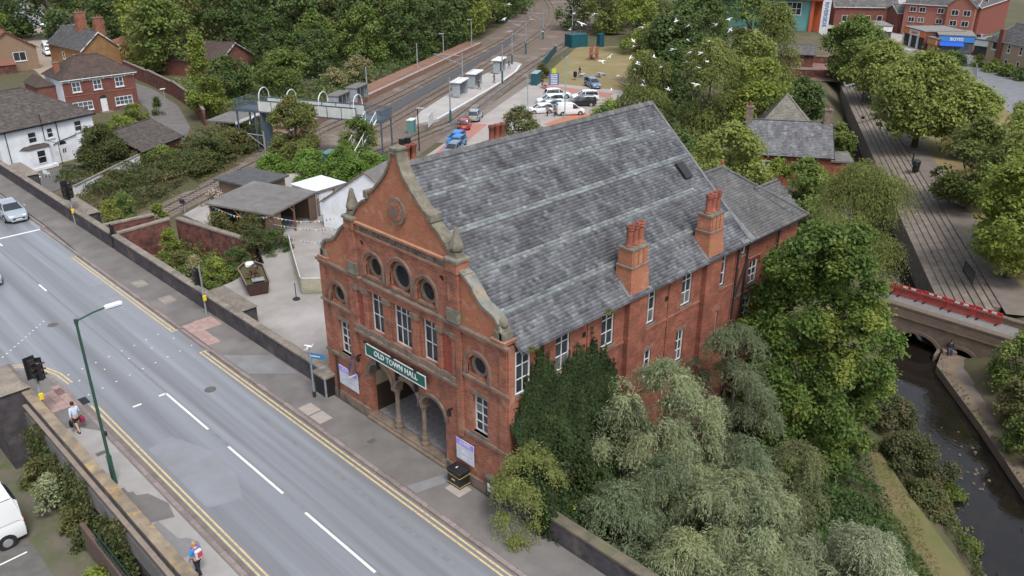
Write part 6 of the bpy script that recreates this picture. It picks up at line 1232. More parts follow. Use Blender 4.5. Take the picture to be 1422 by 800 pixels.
for i in range(3): MB().box(0, 1.8, i * .14, i * .14 + .11, .42, .47).build('slat', TIMBER, t)
for x in (.1, 1.6): MB().box(x, x + .1, 0, .4, 0, .42).build('leg', TIMBER, t)
t = thing('steel_barrier', 'blue grey steel crowd barriers beside the white gable', 'barrier', (12.6, 30.2, 0), R(115)); b = MB()
b.tube([(0, 0, .1), (0, 0, 1.1), (2.3, 0, 1.1), (2.3, 0, .1)], .025, 5); b.box(0, 2.3, -.02, .02, .12, .16); b.build('frame', GREY_M, t); b = MB()
for i in range(1, 16): b.box(i * .144 - .01, i * .144 + .01, -.01, .01, .14, 1.1)
b.build('bars', GREY_M, t); MB().box(.3, 1.5, -.06, -.03, .2, .95).build('tarpaulin', mat('blue_tarp', (.10, .19, .26), .6), t)
BCOL = [mat('pennant_' + n_, c_, .7) for n_, c_ in (('red', (.5, .05, .05)), ('white', (.65, .65, .65)), ('blue', (.05, .15, .45)), ('yellow', (.6, .45, .1)), ('teal', (.08, .35, .35)))]
ends = [((9.3, 35.3, 2.2), (13.2, 31.0, 2.6)), ((14.6, 37.5, 2.3), (16.0, 35.4, 2.1)), ((9.3, 35.3, 1.6), (13.0, 27.0, 3.0)), ((9.2, 34.9, .9), (11.5, 27.6, 2.0)), ((9.2, 35.4, 2.25), (6.9, 40.6, 2.4)), ((14.4, 37.2, 2.2), (15.9, 34.0, 3.2))]
names = ['string of coloured bunting from the shed corner to the steel barrier', 'short string of bunting from the shed to the white gable', 'long string of bunting from the shed corner towards the hall', 'lowest string of bunting across the yard', 'bunting pinned along the shed roof edge', 'upper string of bunting on the white gable']
for (p, q), nm in zip(ends, names):
    p = Vector(p); q = Vector(q); L = (q - p).length; n_ = int(L / .28); t = thing('bunting', nm, 'bunting', tuple(p))
    pts = [(q - p) * (i / n_) + Vector((0, 0, -.5 * math.sin(math.pi * i / n_) * min(1, L / 5))) for i in range(n_ + 1)]
    MB().tube(pts, .012, 4).build('cord', WHITE, t); d = (q - p).normalized()
    for i in range(n_):
        a_ = pts[i] + d * .05; e_ = pts[i] + d * .2; c_ = (a_ + e_) / 2 + Vector((0, 0, -.19)); k_ = Vector((-d.y, d.x, 0)) * .006
        MB().add([tuple(a_), tuple(e_), tuple(c_), tuple(a_ + k_), tuple(e_ + k_), tuple(c_ + k_)], [(0, 1, 2), (5, 4, 3), (0, 3, 4, 1), (1, 4, 5, 2), (2, 5, 3, 0)]).build('pennant', BCOL[(i * 3 + n_) % 5], t)
# ---------------- brick lodge with pyramid roof
t = house('red brick lodge with slate roof and two end chimneys among trees', 'lodge', (64.0, 26.0, -5), R(-56.6), 9.2, 9.0, 3.6, 6.4, 'gx', B_SIDE, SLATE, [('f', 6.6, 1.2, 1.2, 1.6, 2, 2), ('f', 1.5, 1.2, 1.2, 1.6, 2, 2)], 'lodge', ov=.3, tile=(.3, .24), fascia=BLACK, seed=420)
for x in (.1, 8.8): chim(t, x, 4.5, 5.8, 7.8, .8, STONE, 1, .8)
MB().box(1.6, 8.0, 7.8, 14, -1, 4.3).build('turret_wall', B_SIDE, t); cz = 8.3
pr = MB().add([(1.2, 7.2, 4.4), (8.4, 7.2, 4.4), (8.4, 14.2, 4.4), (1.2, 14.2, 4.4), (4.8, 10.6, cz)], [(0, 1, 4), (1, 2, 4), (2, 3, 4), (3, 0, 4)]).build('pyramid_roof', SLATE_R, t)
for (p, q, r_) in (((1.2, 7.2), (8.4, 7.2), 0), ((1.2, 14.2), (1.2, 7.2), 1), ((8.4, 7.2), (8.4, 14.2), 2)):
    mid = Vector(((p[0] + q[0]) / 2, (p[1] + q[1]) / 2, 4.4)); us_ = Vector((4.8, 10.6, cz)) - mid; uu = Vector((q[0] - p[0], q[1] - p[1], 0)); slates('slate_courses', (p[0], p[1], 4.42), uu, us_, [(0, 0), (uu.length, 0), (uu.length / 2, us_.length)], .3, .22, mat('brownish_slate', (.16, .15, .125), .7, (.21, .2, .17), .8, tint=.25), pr, 440 + r_)
b = MB(); [b.tube([c_, (4.8, 10.6, cz + .03)], .1, 5) for c_ in ((1.2, 7.2, 4.42), (8.4, 7.2, 4.42))]; b.build('hip_ridge', STONE_P, pr)
MB().box(8.9, 12, 3, 8, -1, 2.2).build('annex', B_SIDE, t); MB().box(8.8, 12.2, 2.8, 8.2, 2.2, 2.4).build('annex_roof', FELT, t)
# ---------------- the town beyond
b = MB(); b.strip([(98, 2), (112, 13), (121, 15.5), (150, 24), (163, 35), (178, 47), (190, 59), (220, 80)], 6.5, 6.5, -4.93); o = b.build('town_road', mat('town_asphalt', (.17, .178, .195), .6, (.14, .145, .155), .6)); o['kind'] = 'structure'
sheet('market_paving', [(176, 52), (192, 66), (262, 130), (330, 140), (300, 90), (200, 46)], -4.92, mat('town_paving', (.34, .32, .31), .85, (.28, .265, .25), .2)); sheet('bank_plaza', [(178, 92), (216, 74), (300, 130), (240, 150)], -4.95, MATS['town_paving'])
sheet('riverside_wall_walk', [ST(136, -20)[:2], ST(160, -18)[:2], ST(160, -34)[:2], ST(136, -33)[:2]], -4.9, mat('brick_paving', (.20, .12, .10), .9, (.16, .1, .085), 1))
TEAL = mat('teal_cladding', (.11, .27, .26), .5, (.09, .22, .22), .4); ORNG = mat('orange_cladding', (.44, .09, .035), .55, (.36, .075, .03), .5)
# teal and orange leisure building: local x along the front (towards the right of the picture)
t = thing('leisure_centre', 'modern teal and orange building with a white roof edge beyond the trees', 'modern building', (184, 96, -5), R(-66))
MB().box(0, 14.5, 1.5, 16, -1, 8.2).build('teal_wall', TEAL, t); MB().box(14.5, 17.2, 5, 16, -1, 8.6).build('orange_wall', ORNG, t); MB().box(14.3, 17.5, 1.0, 5.0, 7.2, 8.6).build('orange_soffit', ORNG, t); MB().box(-16, 17.5, -.3, 16, 8.6, 9.3).build('roof_edge', WHITE, t); MB().box(-16, 17.2, -.1, 1.2, 7.7, 8.6).build('orange_fascia', ORNG, t); MB().box(14.3, 15.1, .9, 2.0, -1, 7.2).build('orange_fin', ORNG, t)
MB().box(17.0, 19.0, 0, 1.0, -1, 9.6).build('sign_tower', WHITE, t); MB().box(-16, 0, 3, 16, -1, 8.2).build('rear_wall', TEAL, t)
M_ = plane_m((0, 1.5, 0), (1, 0, 0), (0, -1, 0)); window(t, M_, 6, 3.8, 6, 3.2, 5, 2, fr=.14, depth=.05, gm=GLASS); window(t, M_, 1, 3.8, 4, 3.2, 4, 2, fr=.14, depth=.05, gm=GLASS)
me = text_mesh('RIVERSIDE', 1.35, .02, .02, 1.0); me.materials.append(mat('blue_lettering', (.05, .12, .3), .6)); o = obj('tower_lettering', me, t); o.matrix_local = Matrix(((0, 1, 0, 18.0), (0, 0, -1, -.03), (-1, 0, 0, 4.4), (0, 0, 0, 1)))
t = house('low dark roofed cafe pavilion in front of the teal building', 'pavilion', (135, 66, -5), R(-56), 11, 5, 2.6, 4.0, 'gx', B_OLD, SLATE_R, [], 'pavilion', fascia=BLACK, seed=450)
t = thing('riverside_wall', 'curving low brick wall at the head of the river', 'wall')
for p, q in (((128, 57), (132, 50)), ((132, 50), (135, 45)), ((140, 68), (148, 56))): wallseg(t, p, q, -3.6, -3.6, -5, .4, B_OLD, COPE)
t = house('long three storey red brick apartment block in the far right corner', 'apartment block', (201.7, 64.2, -5), R(-84), 16, 11, 7.6, 10.4, 'gx', brickmat('pink_brick', (.31, .115, .085), (.26, .1, .075), (.3, .2, .16)), SLATE_R,
          [('f', x, z, 1.5, 1.2, 2, 1) for x in (1.2, 3.4, 7.6) for z in (1.0, 3.2, 5.6)], 'apartment_block', tile=(.6, .5), seed=460, wsill=STONE)
t2 = t; MB().box(10.2, 16.2, -2.0, 0, -1, 7.8).build('wing_wall', MATS['pink_brick'], t2); b = MB(); b.prism([(10.2, 7.8), (16.2, 7.8), (13.2, 10.4)], XZ, -2.0, 0); b.build('wing_gable', MATS['pink_brick'], t2, fix=True)
b = MB(); b.add([(9.9, -2.3, 7.6), (9.9, 4, 7.6), (13.2, 4, 10.5), (13.2, -2.3, 10.5), (16.5, 4, 7.6), (16.5, -2.3, 7.6)], [(0, 1, 2, 3), (3, 2, 4, 5)]); b.build('wing_roof', SLATE_R, t2)
M_ = plane_m((10.2, -2.0, 0), (1, 0, 0), (0, -1, 0))
for z in (1.0, 3.2, 5.6): window(t2, M_, 1.0, z, 1.6, 1.3, 2, 1, fr=.09, depth=.04, sill=STONE, single=True); window(t2, M_, 3.6, z, 1.6, 1.3, 2, 1, fr=.09, depth=.04, sill=STONE, single=True)
MB().cyl((16.4, -.1, 0), (16.4, -.1, 7.6), .09).build('drainpipe', IRON, t2); MB().cyl((9.9, -.1, 0), (9.9, -.1, 7.6), .09).build('drainpipe', IRON, t2)
t = house('deeper windowless red brick block at the end of the apartments', 'apartment block', (204.5, 47.6, -5), R(5), 30, 7, 7.6, 10.4, 'gx', brickmat('deep_red_brick', (.25, .065, .05), (.21, .06, .045), (.2, .12, .1)), SLATE_R, [], 'apartment_block', tile=(.6, .5), seed=470)
t = house('buff brick office block with narrow dark windows at the right edge', 'office block', (165.4, 33.0, -5), R(-122), 26, 12, 5.6, 8.2, 'gx', B_YELL, SLATE_R, [('f', x, z, .75, 1.5, 1, 2) for x in (5.2, 8.2, 10.6, 13.4, 16, 18.6) for z in (1.0, 3.7)] + [('f', 1.2, 3.8, 1.3, 1.5, 1, 1)], 'office_block', tile=(.6, .5), seed=480, fascia=GREY_M)
MB().box(2.9, 3.9, -.55, -.01, -1, 7.8).build('chimney', B_BROWN, t)
# row of shops
def shop(label, x, y, rz, W_, H_, sm, st_, front, name='shop', D_=9):
    t = thing(name, label, 'shop', (x, y, -5), rz); MB().box(0, W_, 0, D_, -1, H_).build('wall', B_BROWN, t); MB().box(-.2, W_ + .2, -.3, D_ + .2, H_, H_ + .2).build('roof', mat('corrugated_roof', (.20, .195, .18), .8, (.16, .15, .14), 1.5), t)
    s_ = MB().box(0, W_, -.22, -.02, H_ - 1.25, H_ - .1).build('fascia_sign', sm, t)
    n_ = max(2, int(W_ / 2.5))
    for i in range(n_): MB().box(.2 + i * (W_ - .2) / n_, (i + 1) * (W_ - .2) / n_ - .1, -.06, -.01, .3, H_ - 1.4).build('shop_window', front, t)
    return t, s_
SR = R(-52); ORS = mat('orange_sign', (.60, .16, .04), .5); BLS = mat('blue_sign', (.04, .2, .55), .5)
t, s_ = shop('shop with orange and white sign and dark open bays', 185.0, 56.9, R(-131), 9.0, 4.0, WHITE, None, BLACK); MB().box(0, 2.6, -.27, -.22, 2.75, 3.9).build('sign_panel', ORS, s_); MB().box(7.2, 9.5, -.27, -.22, 2.75, 3.9).build('sign_panel', ORS, s_)
me = text_mesh('MARKET', .75, .02, .02); me.materials.append(ORS); o = obj('sign_lettering', me, s_); o.matrix_local = Matrix(((1, 0, 0, 4.9), (0, 0, -1, -.25), (0, 1, 0, 3.33), (0, 0, 0, 1)))
for x in (-.05, 3.2, 6.4): MB().box(x, x + .5, -.3, -.07, 0, 2.7).build('pillar', WHITE, t)
shop('small tan kiosk jutting out beside the orange shop', 178.6, 49.0, R(-125), 3.0, 3.0, mat('tan_sign', (.42, .22, .07), .6), None, mat('tan_front', (.35, .2, .09), .7), 'kiosk', 5)
t, s_ = shop('shop with bright blue sign and blue awning', 177.6, 46.6, R(-66), 7.0, 3.8, BLS, None, GLASS_B); MB().add([(.3, -.2, 2.5), (5, -.2, 2.5), (5, -1.8, 1.9), (.3, -1.8, 1.9), (.3, -.2, 2.44), (5, -.2, 2.44), (5, -1.8, 1.84), (.3, -1.8, 1.84)], [(0, 1, 2, 3), (7, 6, 5, 4), (3, 2, 6, 7), (0, 3, 7, 4), (1, 5, 6, 2)]).build('awning', mat('blue_awning', (.015, .08, .42), .7), t)
me = text_mesh('BOYES', .9, .02, .03); me.materials.append(WHITE); o = obj('sign_lettering', me, s_); o.matrix_local = Matrix(((1, 0, 0, 3.5), (0, 0, -1, -.25), (0, 1, 0, 3.1), (0, 0, 0, 1)))
shop('pale shop with a plain fascia right of the blue shop', 180.6, 40.0, R(-100), 6.5, 3.3, mat('pale_sign', (.45, .5, .5), .6), None, GLASS)
shop('low shop with a white and red sign left of the orange shop', 186.5, 66.6, SR, 6.0, 3.2, WHITE, None, GLASS_B)
for i, (x, y, W_, D_, He, Hr, lb) in enumerate(((206, 84, 16, 10, 5, 8.5, 'dark slated hall left of the apartments'), (214, 94, 12, 12, 5.5, 9, 'pale gabled market building furthest left of the shops'), (203, 66, 14, 10, 5.0, 6.5, 'dark flat pitched building behind the orange shop'), (256, 128, 18, 9, 5.5, 8, 'cream terrace beyond the market square'), (278, 44, 10, 10, 6, 9, 'white walled house beyond the apartments at the top right'))):
    house(lb, 'building', (x, y, -5), SR, W_, D_, He, Hr, 'gx', (B_BROWN, WH_WALL, B_BROWN, mat('cream_wall', (.45, .38, .3), .9), WH_WALL)[i], SLATE_R if i != 4 else TILE, [('f', 2 + 3 * q, 1.2, 1.4, 1.6, 1, 1) for q in range(int(W_ / 4))], 'building', tile=(.7, .6), seed=500 + 10 * i)
for i, (x, y, r_) in enumerate(((166, 38.5, 2.2), (168.5, 35.5, 1.8), (164, 31.5, 2.4), (161, 28, 1.9), (158.5, 25, 1.7), (170, 41.5, 2.3))): bush(('dark hedge bush left of the buff office', 'yellow hedge bush below the buff office', 'green hedge bush under the office windows', 'green hedge bush beyond the road railings', 'low hedge bush at the right edge', 'tall shrub between shop and buff office')[i], x - 2.5, y - 1.5, -5, r_, 2.2, (L_DARK, L_LIME, L_OAK, L_OAK, L_DARK, L_OAK)[i], 1200, .4, 140 + i)
t = thing('road_railing', 'pale pedestrian railing along the kerb below the buff office', 'railing'); b = MB(); p, q = Vector((148, 28.5, -5)), Vector((163, 33.5, -5))
b.tube([tuple(p + Vector((0, 0, 1))), tuple(q + Vector((0, 0, 1)))], .06, 5); b.tube([tuple(p + Vector((0, 0, .5))), tuple(q + Vector((0, 0, .5)))], .04, 5)
for i in range(13): c_ = p.lerp(q, i / 12); b.cyl(tuple(c_), tuple(c_ + Vector((0, 0, 1))), .05, n=5)
b.build('rail', GREY_M, t)
# ------------------------------------------------------------------ railway and tramway
def track(name, pts, z, m=BALLAST, w_=1.9, sleepers=True, maxs=140):
    P = [Vector((p[0], p[1], 0)) for p in pts]; b = MB(); b.strip(pts, w_, w_, z); o = b.build(name, m); o['kind'] = 'structure'
    for off in (-.74, .74):
        b = MB(); b.strip(pts, off + .05, -off + .05, z + .17); b.strip(pts, off + .05, -off - .05, z + .02)
        vs = []
        for i, p in enumerate(P):
            d = (P[min(i + 1, len(P) - 1)] - P[max(i - 1, 0)]).normalized(); n_ = Vector((-d.y, d.x, 0))
            for e, zz in ((-.05, .02), (-.05, .17), (.05, .17), (.05, .02)): q = p + n_ * (off + e); vs.append((q.x, q.y, z + zz))
        b = MB().add(vs, [(4 * i + a, 4 * i + c, 4 * i + 4 + c, 4 * i + 4 + a) for i in range(len(P) - 1) for a, c in ((0, 1), (1, 2), (2, 3))]); b.build('rail', RAIL, o)
    if sleepers:
        me = MB().box(-.12, .12, -1.25, 1.25, -.05, .06).mesh('sleeper', SLEEPER); acc = 0; k = 0
        for i in range(len(P) - 1):
            L = (P[i + 1] - P[i]).length; d = (P[i + 1] - P[i]) / L; s = 0
            while s < L and k < maxs:
                q = P[i] + d * s; sl_ = obj('sleeper', me, o); sl_.location = (q.x, q.y, z); sl_.rotation_euler = (0, 0, math.atan2(d.y, d.x)); s += .7; k += 1
    return o
def line(t0, s0, s1, n_=12, f=lambda s: 0): return [ST(s0 + (s1 - s0) * i / n_, t0 + f(s0 + (s1 - s0) * i / n_))[:2] for i in range(n_ + 1)]
cur = lambda s: max(0, s - 160) ** 2 * .0016
ballast = MB(); ballast.strip(line(45, 60, 300, 20, cur), 8.5, 14, -4.97); o = ballast.build('track_bed', BALLAST); o['kind'] = 'structure'
track('railway_track', line(48.9, 20, 78, 6), -4.96, maxs=110); track('railway_track', line(48.9, 78, 300, 24, lambda s: cur(s) - 1.2 * min(1, (s - 78) / 20)), -4.94, sleepers=False)
track('tram_track', line(41.6, 74, 300, 24, lambda s: cur(s)), -4.93, sleepers=False); track('tram_track', line(32.3, 88, 300, 22, lambda s: cur(s) * .9 + .8 * math.sin((s - 88) / 26)), -4.92, sleepers=False); track('tram_track', line(37.2, 40, 88, 8, lambda s: -4.9 * max(0, min(1, (s - 62) / 26)) ** 1.3), -4.925, sleepers=False)
sheet('dark_strip', [ST(84, 43.6)[:2], ST(150, 44.2)[:2], ST(176, 45.6)[:2], ST(176, 47.0)[:2], ST(150, 46.3)[:2], ST(84, 46.4)[:2]], -4.9, mat('fresh_tar', (.06, .062, .068), .8, (.08, .08, .085), 1))
PLAT = mat('pale_platform', (.36, .345, .335), .85, (.30, .285, .275), .6); OPL = mat('orange_platform', (.22, .12, .085), .9, (.17, .10, .075), .5, col3=(.24, .16, .12), scale3=.3)
def prism_on(name, pts, z0, z1, m, kind='structure'):
    b = MB(); b.prism(pts, XY, z0, z1); o = b.build(name, m, fix=True); o['kind'] = kind; return o
isl = [ST(82.5, 37.6)[:2], ST(88, 34.9)[:2], ST(103, 34.2)[:2], ST(118, 33.7)[:2], ST(130, 33.9)[:2], ST(138, 35)[:2], ST(140, 37)[:2], ST(136, 38.4)[:2], ST(112, 39.7)[:2], ST(92, 39.3)[:2]]
prism_on('tram_platform', isl, -5, -4.62, PLAT)
b = MB(); b.strip([(ST(88, 35.15)[:2]), ST(103, 34.45)[:2], ST(118, 33.95)[:2], ST(130, 34.15)[:2], ST(137, 35.2)[:2]], .18, .18, -4.612); o = b.build('platform_edge', WHITE); o['kind'] = 'structure'
prism_on('station_platform', [ST(68, 51.3)[:2], ST(160, 50.2)[:2], ST(160, 54)[:2], ST(68, 55.5)[:2]], -5, -4.05, OPL)
b = MB(); b.strip([ST(68, 51.6)[:2], ST(160, 50.5)[:2]], .25, .25, -4.042); o = b.build('platform_edge', PAVE_L); o['kind'] = 'structure'
CARP = mat('car_park_paving', (.33, .305, .29), .85, (.27, .25, .24), .3, bump=.1); sheet('car_park', [ST(44, 30.6)[:2], ST(122, 28.8)[:2], ST(118, 12)[:2], ST(104, 4)[:2], ST(44, 4)[:2]], -4.95, CARP)
PINK = mat('pink_block_paving', (.36, .17, .135), .85, (.30, .145, .12), 1.2); sheet('parking_bays', [ST(62, 29.3)[:2], ST(88, 29.4)[:2], ST(88, 27.3)[:2], ST(62, 27.0)[:2]], -4.945, PINK)
sheet('parking_bays', [ST(116, 26)[:2], ST(119.5, 26)[:2], ST(115, 13)[:2], ST(111, 13)[:2]], -4.945, PINK); sheet('parking_bays', [ST(90, 19.5)[:2], ST(99, 16)[:2], ST(96, 9)[:2], ST(88, 12)[:2]], -4.944, mat('orange_block_paving', (.40, .16, .085), .85, (.34, .15, .09), 1.2))
sheet('access_lane', [ST(76, 31)[:2], ST(124, 30.6)[:2], ST(124, 28.9)[:2], ST(76, 29.6)[:2]], -4.94, mat('brown_lane', (.19, .16, .14), .9, (.15, .13, .115), .8))
sheet('playground_grass', [ST(119, 28)[:2], ST(165, 29)[:2], ST(172, 14)[:2], ST(116, 8)[:2]], -4.955, mat('worn_grass', (.21, .165, .085), .95, (.17, .15, .06), .3, col3=(.25, .19, .13), scale3=.2, bump=.4, bscale=5))
t = thing('tram_fence', 'grey mesh fence between the tram track and the car park lane', 'fence')
for s0, s1 in ((80, 90), (92, 118)):
    b = MB(); p, q = Vector(ST(s0, 31.4)), Vector(ST(s1, 31.2)); n_ = int((s1 - s0) / 1.0)
    b.tube([tuple(p + Vector((0, 0, 1.15))), tuple(q + Vector((0, 0, 1.15)))], .04, 5)
    for i in range(n_ + 1): c_ = p.lerp(q, i / n_); b.cyl(tuple(c_), tuple(c_ + Vector((0, 0, 1.15))), .03, n=5)
    for k in range(5): b.tube([tuple(p + Vector((0, 0, .25 + k * .18))), tuple(q + Vector((0, 0, .25 + k * .18)))], .012, 3)
    b.build('panel', GREY_M, t)
# tram shelters
GL_S = mat('shelter_glass', (.22, .26, .28), .15, (.3, .33, .35), 1)
def shelter(s, t_, label):
    t = thing('tram_shelter', label, 'shelter', ST(s, t_, -4.62), U_RZ, 'shelters on the tram platform')
    MB().bbox(-2.3, 2.3, -.95, .95, 2.45, 2.62, .05).build('roof', WHITE, t)
    for x in (-2, 0, 2): MB().cyl((x, .6, 0), (x, .6, 2.45), .05, n=6).build('post', GREY_M, t)
    for x in (-1.9, .1): MB().box(x, x + 1.8, .58, .62, .2, 2.2).build('glass_panel', GL_S, t)
    MB().box(-2.02, -1.98, -.7, .55, .2, 2.2).build('side_panel', GL_S, t); MB().box(1.98, 2.02, -.7, .55, .2, 2.2).build('side_panel', GL_S, t); MB().box(-1.4, 1.4, .15, .5, .45, .5).build('bench', GREY_M, t)
    MB().bbox(2.5, 3.1, .2, .6, 0, 1.9, .05).build('ticket_machine', GREY_M, t)
shelter(105, 37.2, 'nearest white roofed shelter on the tram platform'); shelter(113, 37.1, 'middle white roofed shelter on the tram platform'); shelter(127.5, 36.8, 'farthest white roofed shelter on the tram platform')
for i, (x, y, lb) in enumerate(((51, 88.5, 'low grey roofed station shelter nearest the footbridge'), (56.5, 91.5, 'grey station shelter on the orange platform, right one'))):
    t = thing('station_shelter', lb, 'shelter', (x, y, -4.05), U_RZ); MB().box(-2.2, 2.2, -1, 1, 2.2, 2.35).build('roof', FELT, t); MB().box(-2.1, 2.1, .9, .95, .1, 2.2).build('glass_panel', GL_S, t)
    for sx in (-2.1, 2.06): MB().box(sx, sx + .05, -.9, .9, .1, 2.2).build('side_panel', GL_S, t)
    for sx in (-2, -.7, .7, 2): MB().box(sx - .04, sx + .04, -.95, -.87, 0, 2.2).build('post', GREY_M, t)
# poles
def pole(x, y, z, h, label, arm=None, head=None, m=GREY_M, base=None, cat='catenary pole', name='catenary_pole', r_=.13, z0=0, rz=U_RZ):
    t = thing(name, label, cat, (x, y, z), rz); MB().cyl((0, 0, 0), (0, 0, h), r_, r_ * .75, 8).build('pole', m, t)
    if base: MB().cyl((0, 0, 0), (0, 0, base), r_ * 1.35, r_ * 1.3, 8).build('base', mat('teal_base', (.02, .09, .10), .5), t)
    if arm:
        b = MB(); b.tube([(0, 0, h - .5), (0, arm, h - .35)], .05, 5); b.tube([(0, 0, h - 1.9), (0, arm, h - .4)], .04, 5); b.tube([(0, arm, h - .3), (0, arm, h - .9)], .03, 5); b.build('arm', GREY_M, t)
    if head:
        MB().bbox(-.3, .3, -.12 if head > 0 else -.9, .9 if head > 0 else .12, h, h + .12, .04).build('lamp_head', GREY_M, t)
    return t
for x, y, z, h, a, hd, bs, lb in ((59, 71.8, -5, 6.7, None, None, 2.0, 'pole with teal foot beside the near end of the tram platform'), (75, 87, -4.62, 6.4, 5, None, 2.2, 'tram wire pole with a long bracket behind the first shelter'), (85.6, 88.2, -5, 7.0, None, None, 2.4, 'dark footed pole between tram track and lane'), (100.1, 100.3, -4.9, 6.6, -3, 1, 2.2, 'tram wire pole behind the far shelter'),
                                 (113.1, 109.1, -5, 7.2, 4, None, 2.4, 'tram wire pole beyond the platform end'), (131.7, 121.4, -5, 6.5, 4, None, 2.4, 'farthest tall tram wire pole'), (59, 92.3, -4.1, 4.9, None, None, None, 'thick pale post at the footbridge'), (29.8, 73.6, -5, 3.6, 2.2, None, None, 'grey signal post beside the single track'),
                                 (108.2, 121.2, -4.1, 5.6, None, 1, None, 'lamp post on the far platform'), (82.1, 108, -4.1, 4.6, None, None, None, 'slim pole in front of the wood'), (93, 113, -4.1, 4.8, None, 1, None, 'second slim lamp pole in front of the wood'), (143, 122, -5, 6.5, 4, None, 2.2, 'tram wire pole up the line'), (160, 138, -5, 6.5, 4, None, 2.2, 'last tram wire pole up the line')):
    pole(x, y, z, h, lb, a, hd, base=bs)
LP = mat('pale_teal_post', (.20, .34, .33), .5)
pole(73.3, 62.1, -5, 9.2, 'tall pale teal lamp post among the parked cars', None, None, LP, None, 'lamp post', 'lamp_post', .1); pole(75.9, 72.4, -5, 4.8, 'pale blue post at the edge of the car park', None, None, LP, None, 'post', 'sign_post', .1); pole(46.1, 63.2, -5, 5.6, 'dark lamp post beside the blue cars', None, -1, IRON, None, 'lamp post', 'lamp_post', .09)
b = bpy.data.objects['lamp_post']; 
for i in range(4):
    a = i * 1.57; MB().cyl((0, 0, 8.6), (.8 * math.cos(a), .8 * math.sin(a), 9.1), .03, n=4).build('arm', GREY_M, b)
w_ = MB()
for off in (41.6, 32.6): w_.tube([ST(70 + i * 20, off + cur(70 + i * 20), 1.0 - .2 * (i % 2)) for i in range(10)], .02, 3)
tag(w_.build('overhead_wires', IRON), 'thin tram wires strung above both tracks', 'wires')
# footbridge
t = thing('footbridge', 'white panelled footbridge with blue handrails over the railway', 'footbridge', (38.8, 65.3, .4), R(90 + 25.7))
FBW = mat('pale_bridge_panel', (.52, .53, .50), .6, (.44, .46, .44), 1.5); FBB = mat('slate_blue_steel', (.06, .085, .115), .5, (.08, .105, .13), 3)
MB().box(0, 14.2, -1.1, 1.1, -.25, 0).build('deck', FBB, t)
for y in (-1.12, 1.06):
    for i in range(7): MB().box(i * 2.03 + .04, (i + 1) * 2.03 - .04, y, y + .06, -.15, 1.15).build('panel', FBW, t)
    MB().box(0, 14.2, y - .02, y + .08, 1.15, 1.28).build('handrail', FBB, t); MB().box(0, 14.2, y - .02, y + .08, -.35, -.15).build('girder', FBB, t)
    b = MB()
    for i in range(8): b.box(i * 2.03 - .03, i * 2.03 + .03, y - .04, y + .1, -.2, 1.2)
    b.build('stanchions', FBB, t)
for x in (0, 14): MB().box(x - .15, x + .15, -1, 1, -5.2, -.25).build('pier', FBB, t)
for x in (.3, 5.2, 9.8, 13.9):
    b = MB(); b.tube([(x, -1.1, 0)] + [(x, 1.1 * math.cos(a), 1.6 + 1.1 * math.sin(a)) for a in [math.pi * (1 - i / 8) for i in range(9)]] + [(x, 1.1, 0)], .06, 6); b.build('hoop', WHITE, t)
MB().box(-3.6, 0, -1.3, 1.5, -.25, 0).build('landing', FBB, t); b = MB()
def screen(b, x0, x1, y0, y1, h=1.2):
    n_ = int(max(abs(x1 - x0), abs(y1 - y0)) / .16)
    b.tube([(x0, y0, h), (x1, y1, h)], .05, 5); b.tube([(x0, y0, .1), (x1, y1, .1)], .04, 5)
    for i in range(n_ + 1): q = i / n_; b.cyl((x0 + (x1 - x0) * q, y0 + (y1 - y0) * q, 0), (x0 + (x1 - x0) * q, y0 + (y1 - y0) * q, h), .022, n=4)
screen(b, -3.6, 0, -1.3, -1.3); screen(b, -3.6, -3.0, 1.48, 1.48); screen(b, -3.6, -3.6, -1.3, 1.48); b.build('landing_screen', FBB, t)
for x, y in ((-3.5, -1.2), (-3.5, 1.4), (-.2, -1.2)): MB().box(x - .08, x + .08, y - .08, y + .08, -5.4, -.25).build('leg', FBB, t)
me = MB().box(-.7, .7, 0, .3, -.05, 0).mesh('tread', FBB)
for i in range(22): obj('tread', me, t).location = (-2.2, 1.5 + i * .34, -.05 - i * .2)
for x in (-2.95, -1.5):
    b = MB(); b.tube([(x, 1.5, 1.1), (x, 1.5 + 22 * .34, 1.1 - 22 * .2)], .05, 5); b.tube([(x, 1.5, .1), (x, 1.5 + 22 * .34, .1 - 22 * .2)], .08, 5)
    for i in range(9): b.cyl((x, 1.5 + i * .93, .1 - i * .55), (x, 1.5 + i * .93, 1.1 - i * .55), .03, n=5)
    b.build('stair_rail', WHITE, t)
b = MB(); b.box(14.2, 17.5, -1.4, 1.6, -.25, 0); b.build('landing', FBB, t); b = MB()
screen(b, 14.2, 17.5, -1.4, -1.4); screen(b, 14.2, 17.5, 1.58, 1.58); screen(b, 17.48, 17.48, -1.4, 1.58); b.build('landing_screen', FBB, t)
for x, y in ((17.3, -1.2), (17.3, 1.4), (14.6, 1.4)): MB().box(x - .08, x + .08, y - .08, y + .08, -5.4, -.25).build('leg', FBB, t)
t = thing('white_canopy', 'grey flat canopy with a white hoop left of the footbridge', 'canopy', (33.5, 88.5, -5), R(30)); MB().box(-2.6, 3.4, -2, 2.6, 2.2, 2.4).build('roof', FELT, t); MB().box(-2.7, 3.5, -2.1, -2, 2.1, 2.45).build('fascia', WHITE, t)
for x in (-2.3, 3): MB().cyl((x, -1.8, 0), (x, -1.8, 2.2), .06, n=6).build('post', GREY_M, t)
b = MB(); b.tube([(1.4 + 1.6 * math.cos(a), -2.6, 1.6 + .9 * math.sin(a)) for a in [math.pi * (1 - i / 8) for i in range(9)]], .07, 6); b.build('hoop', WHITE, t)
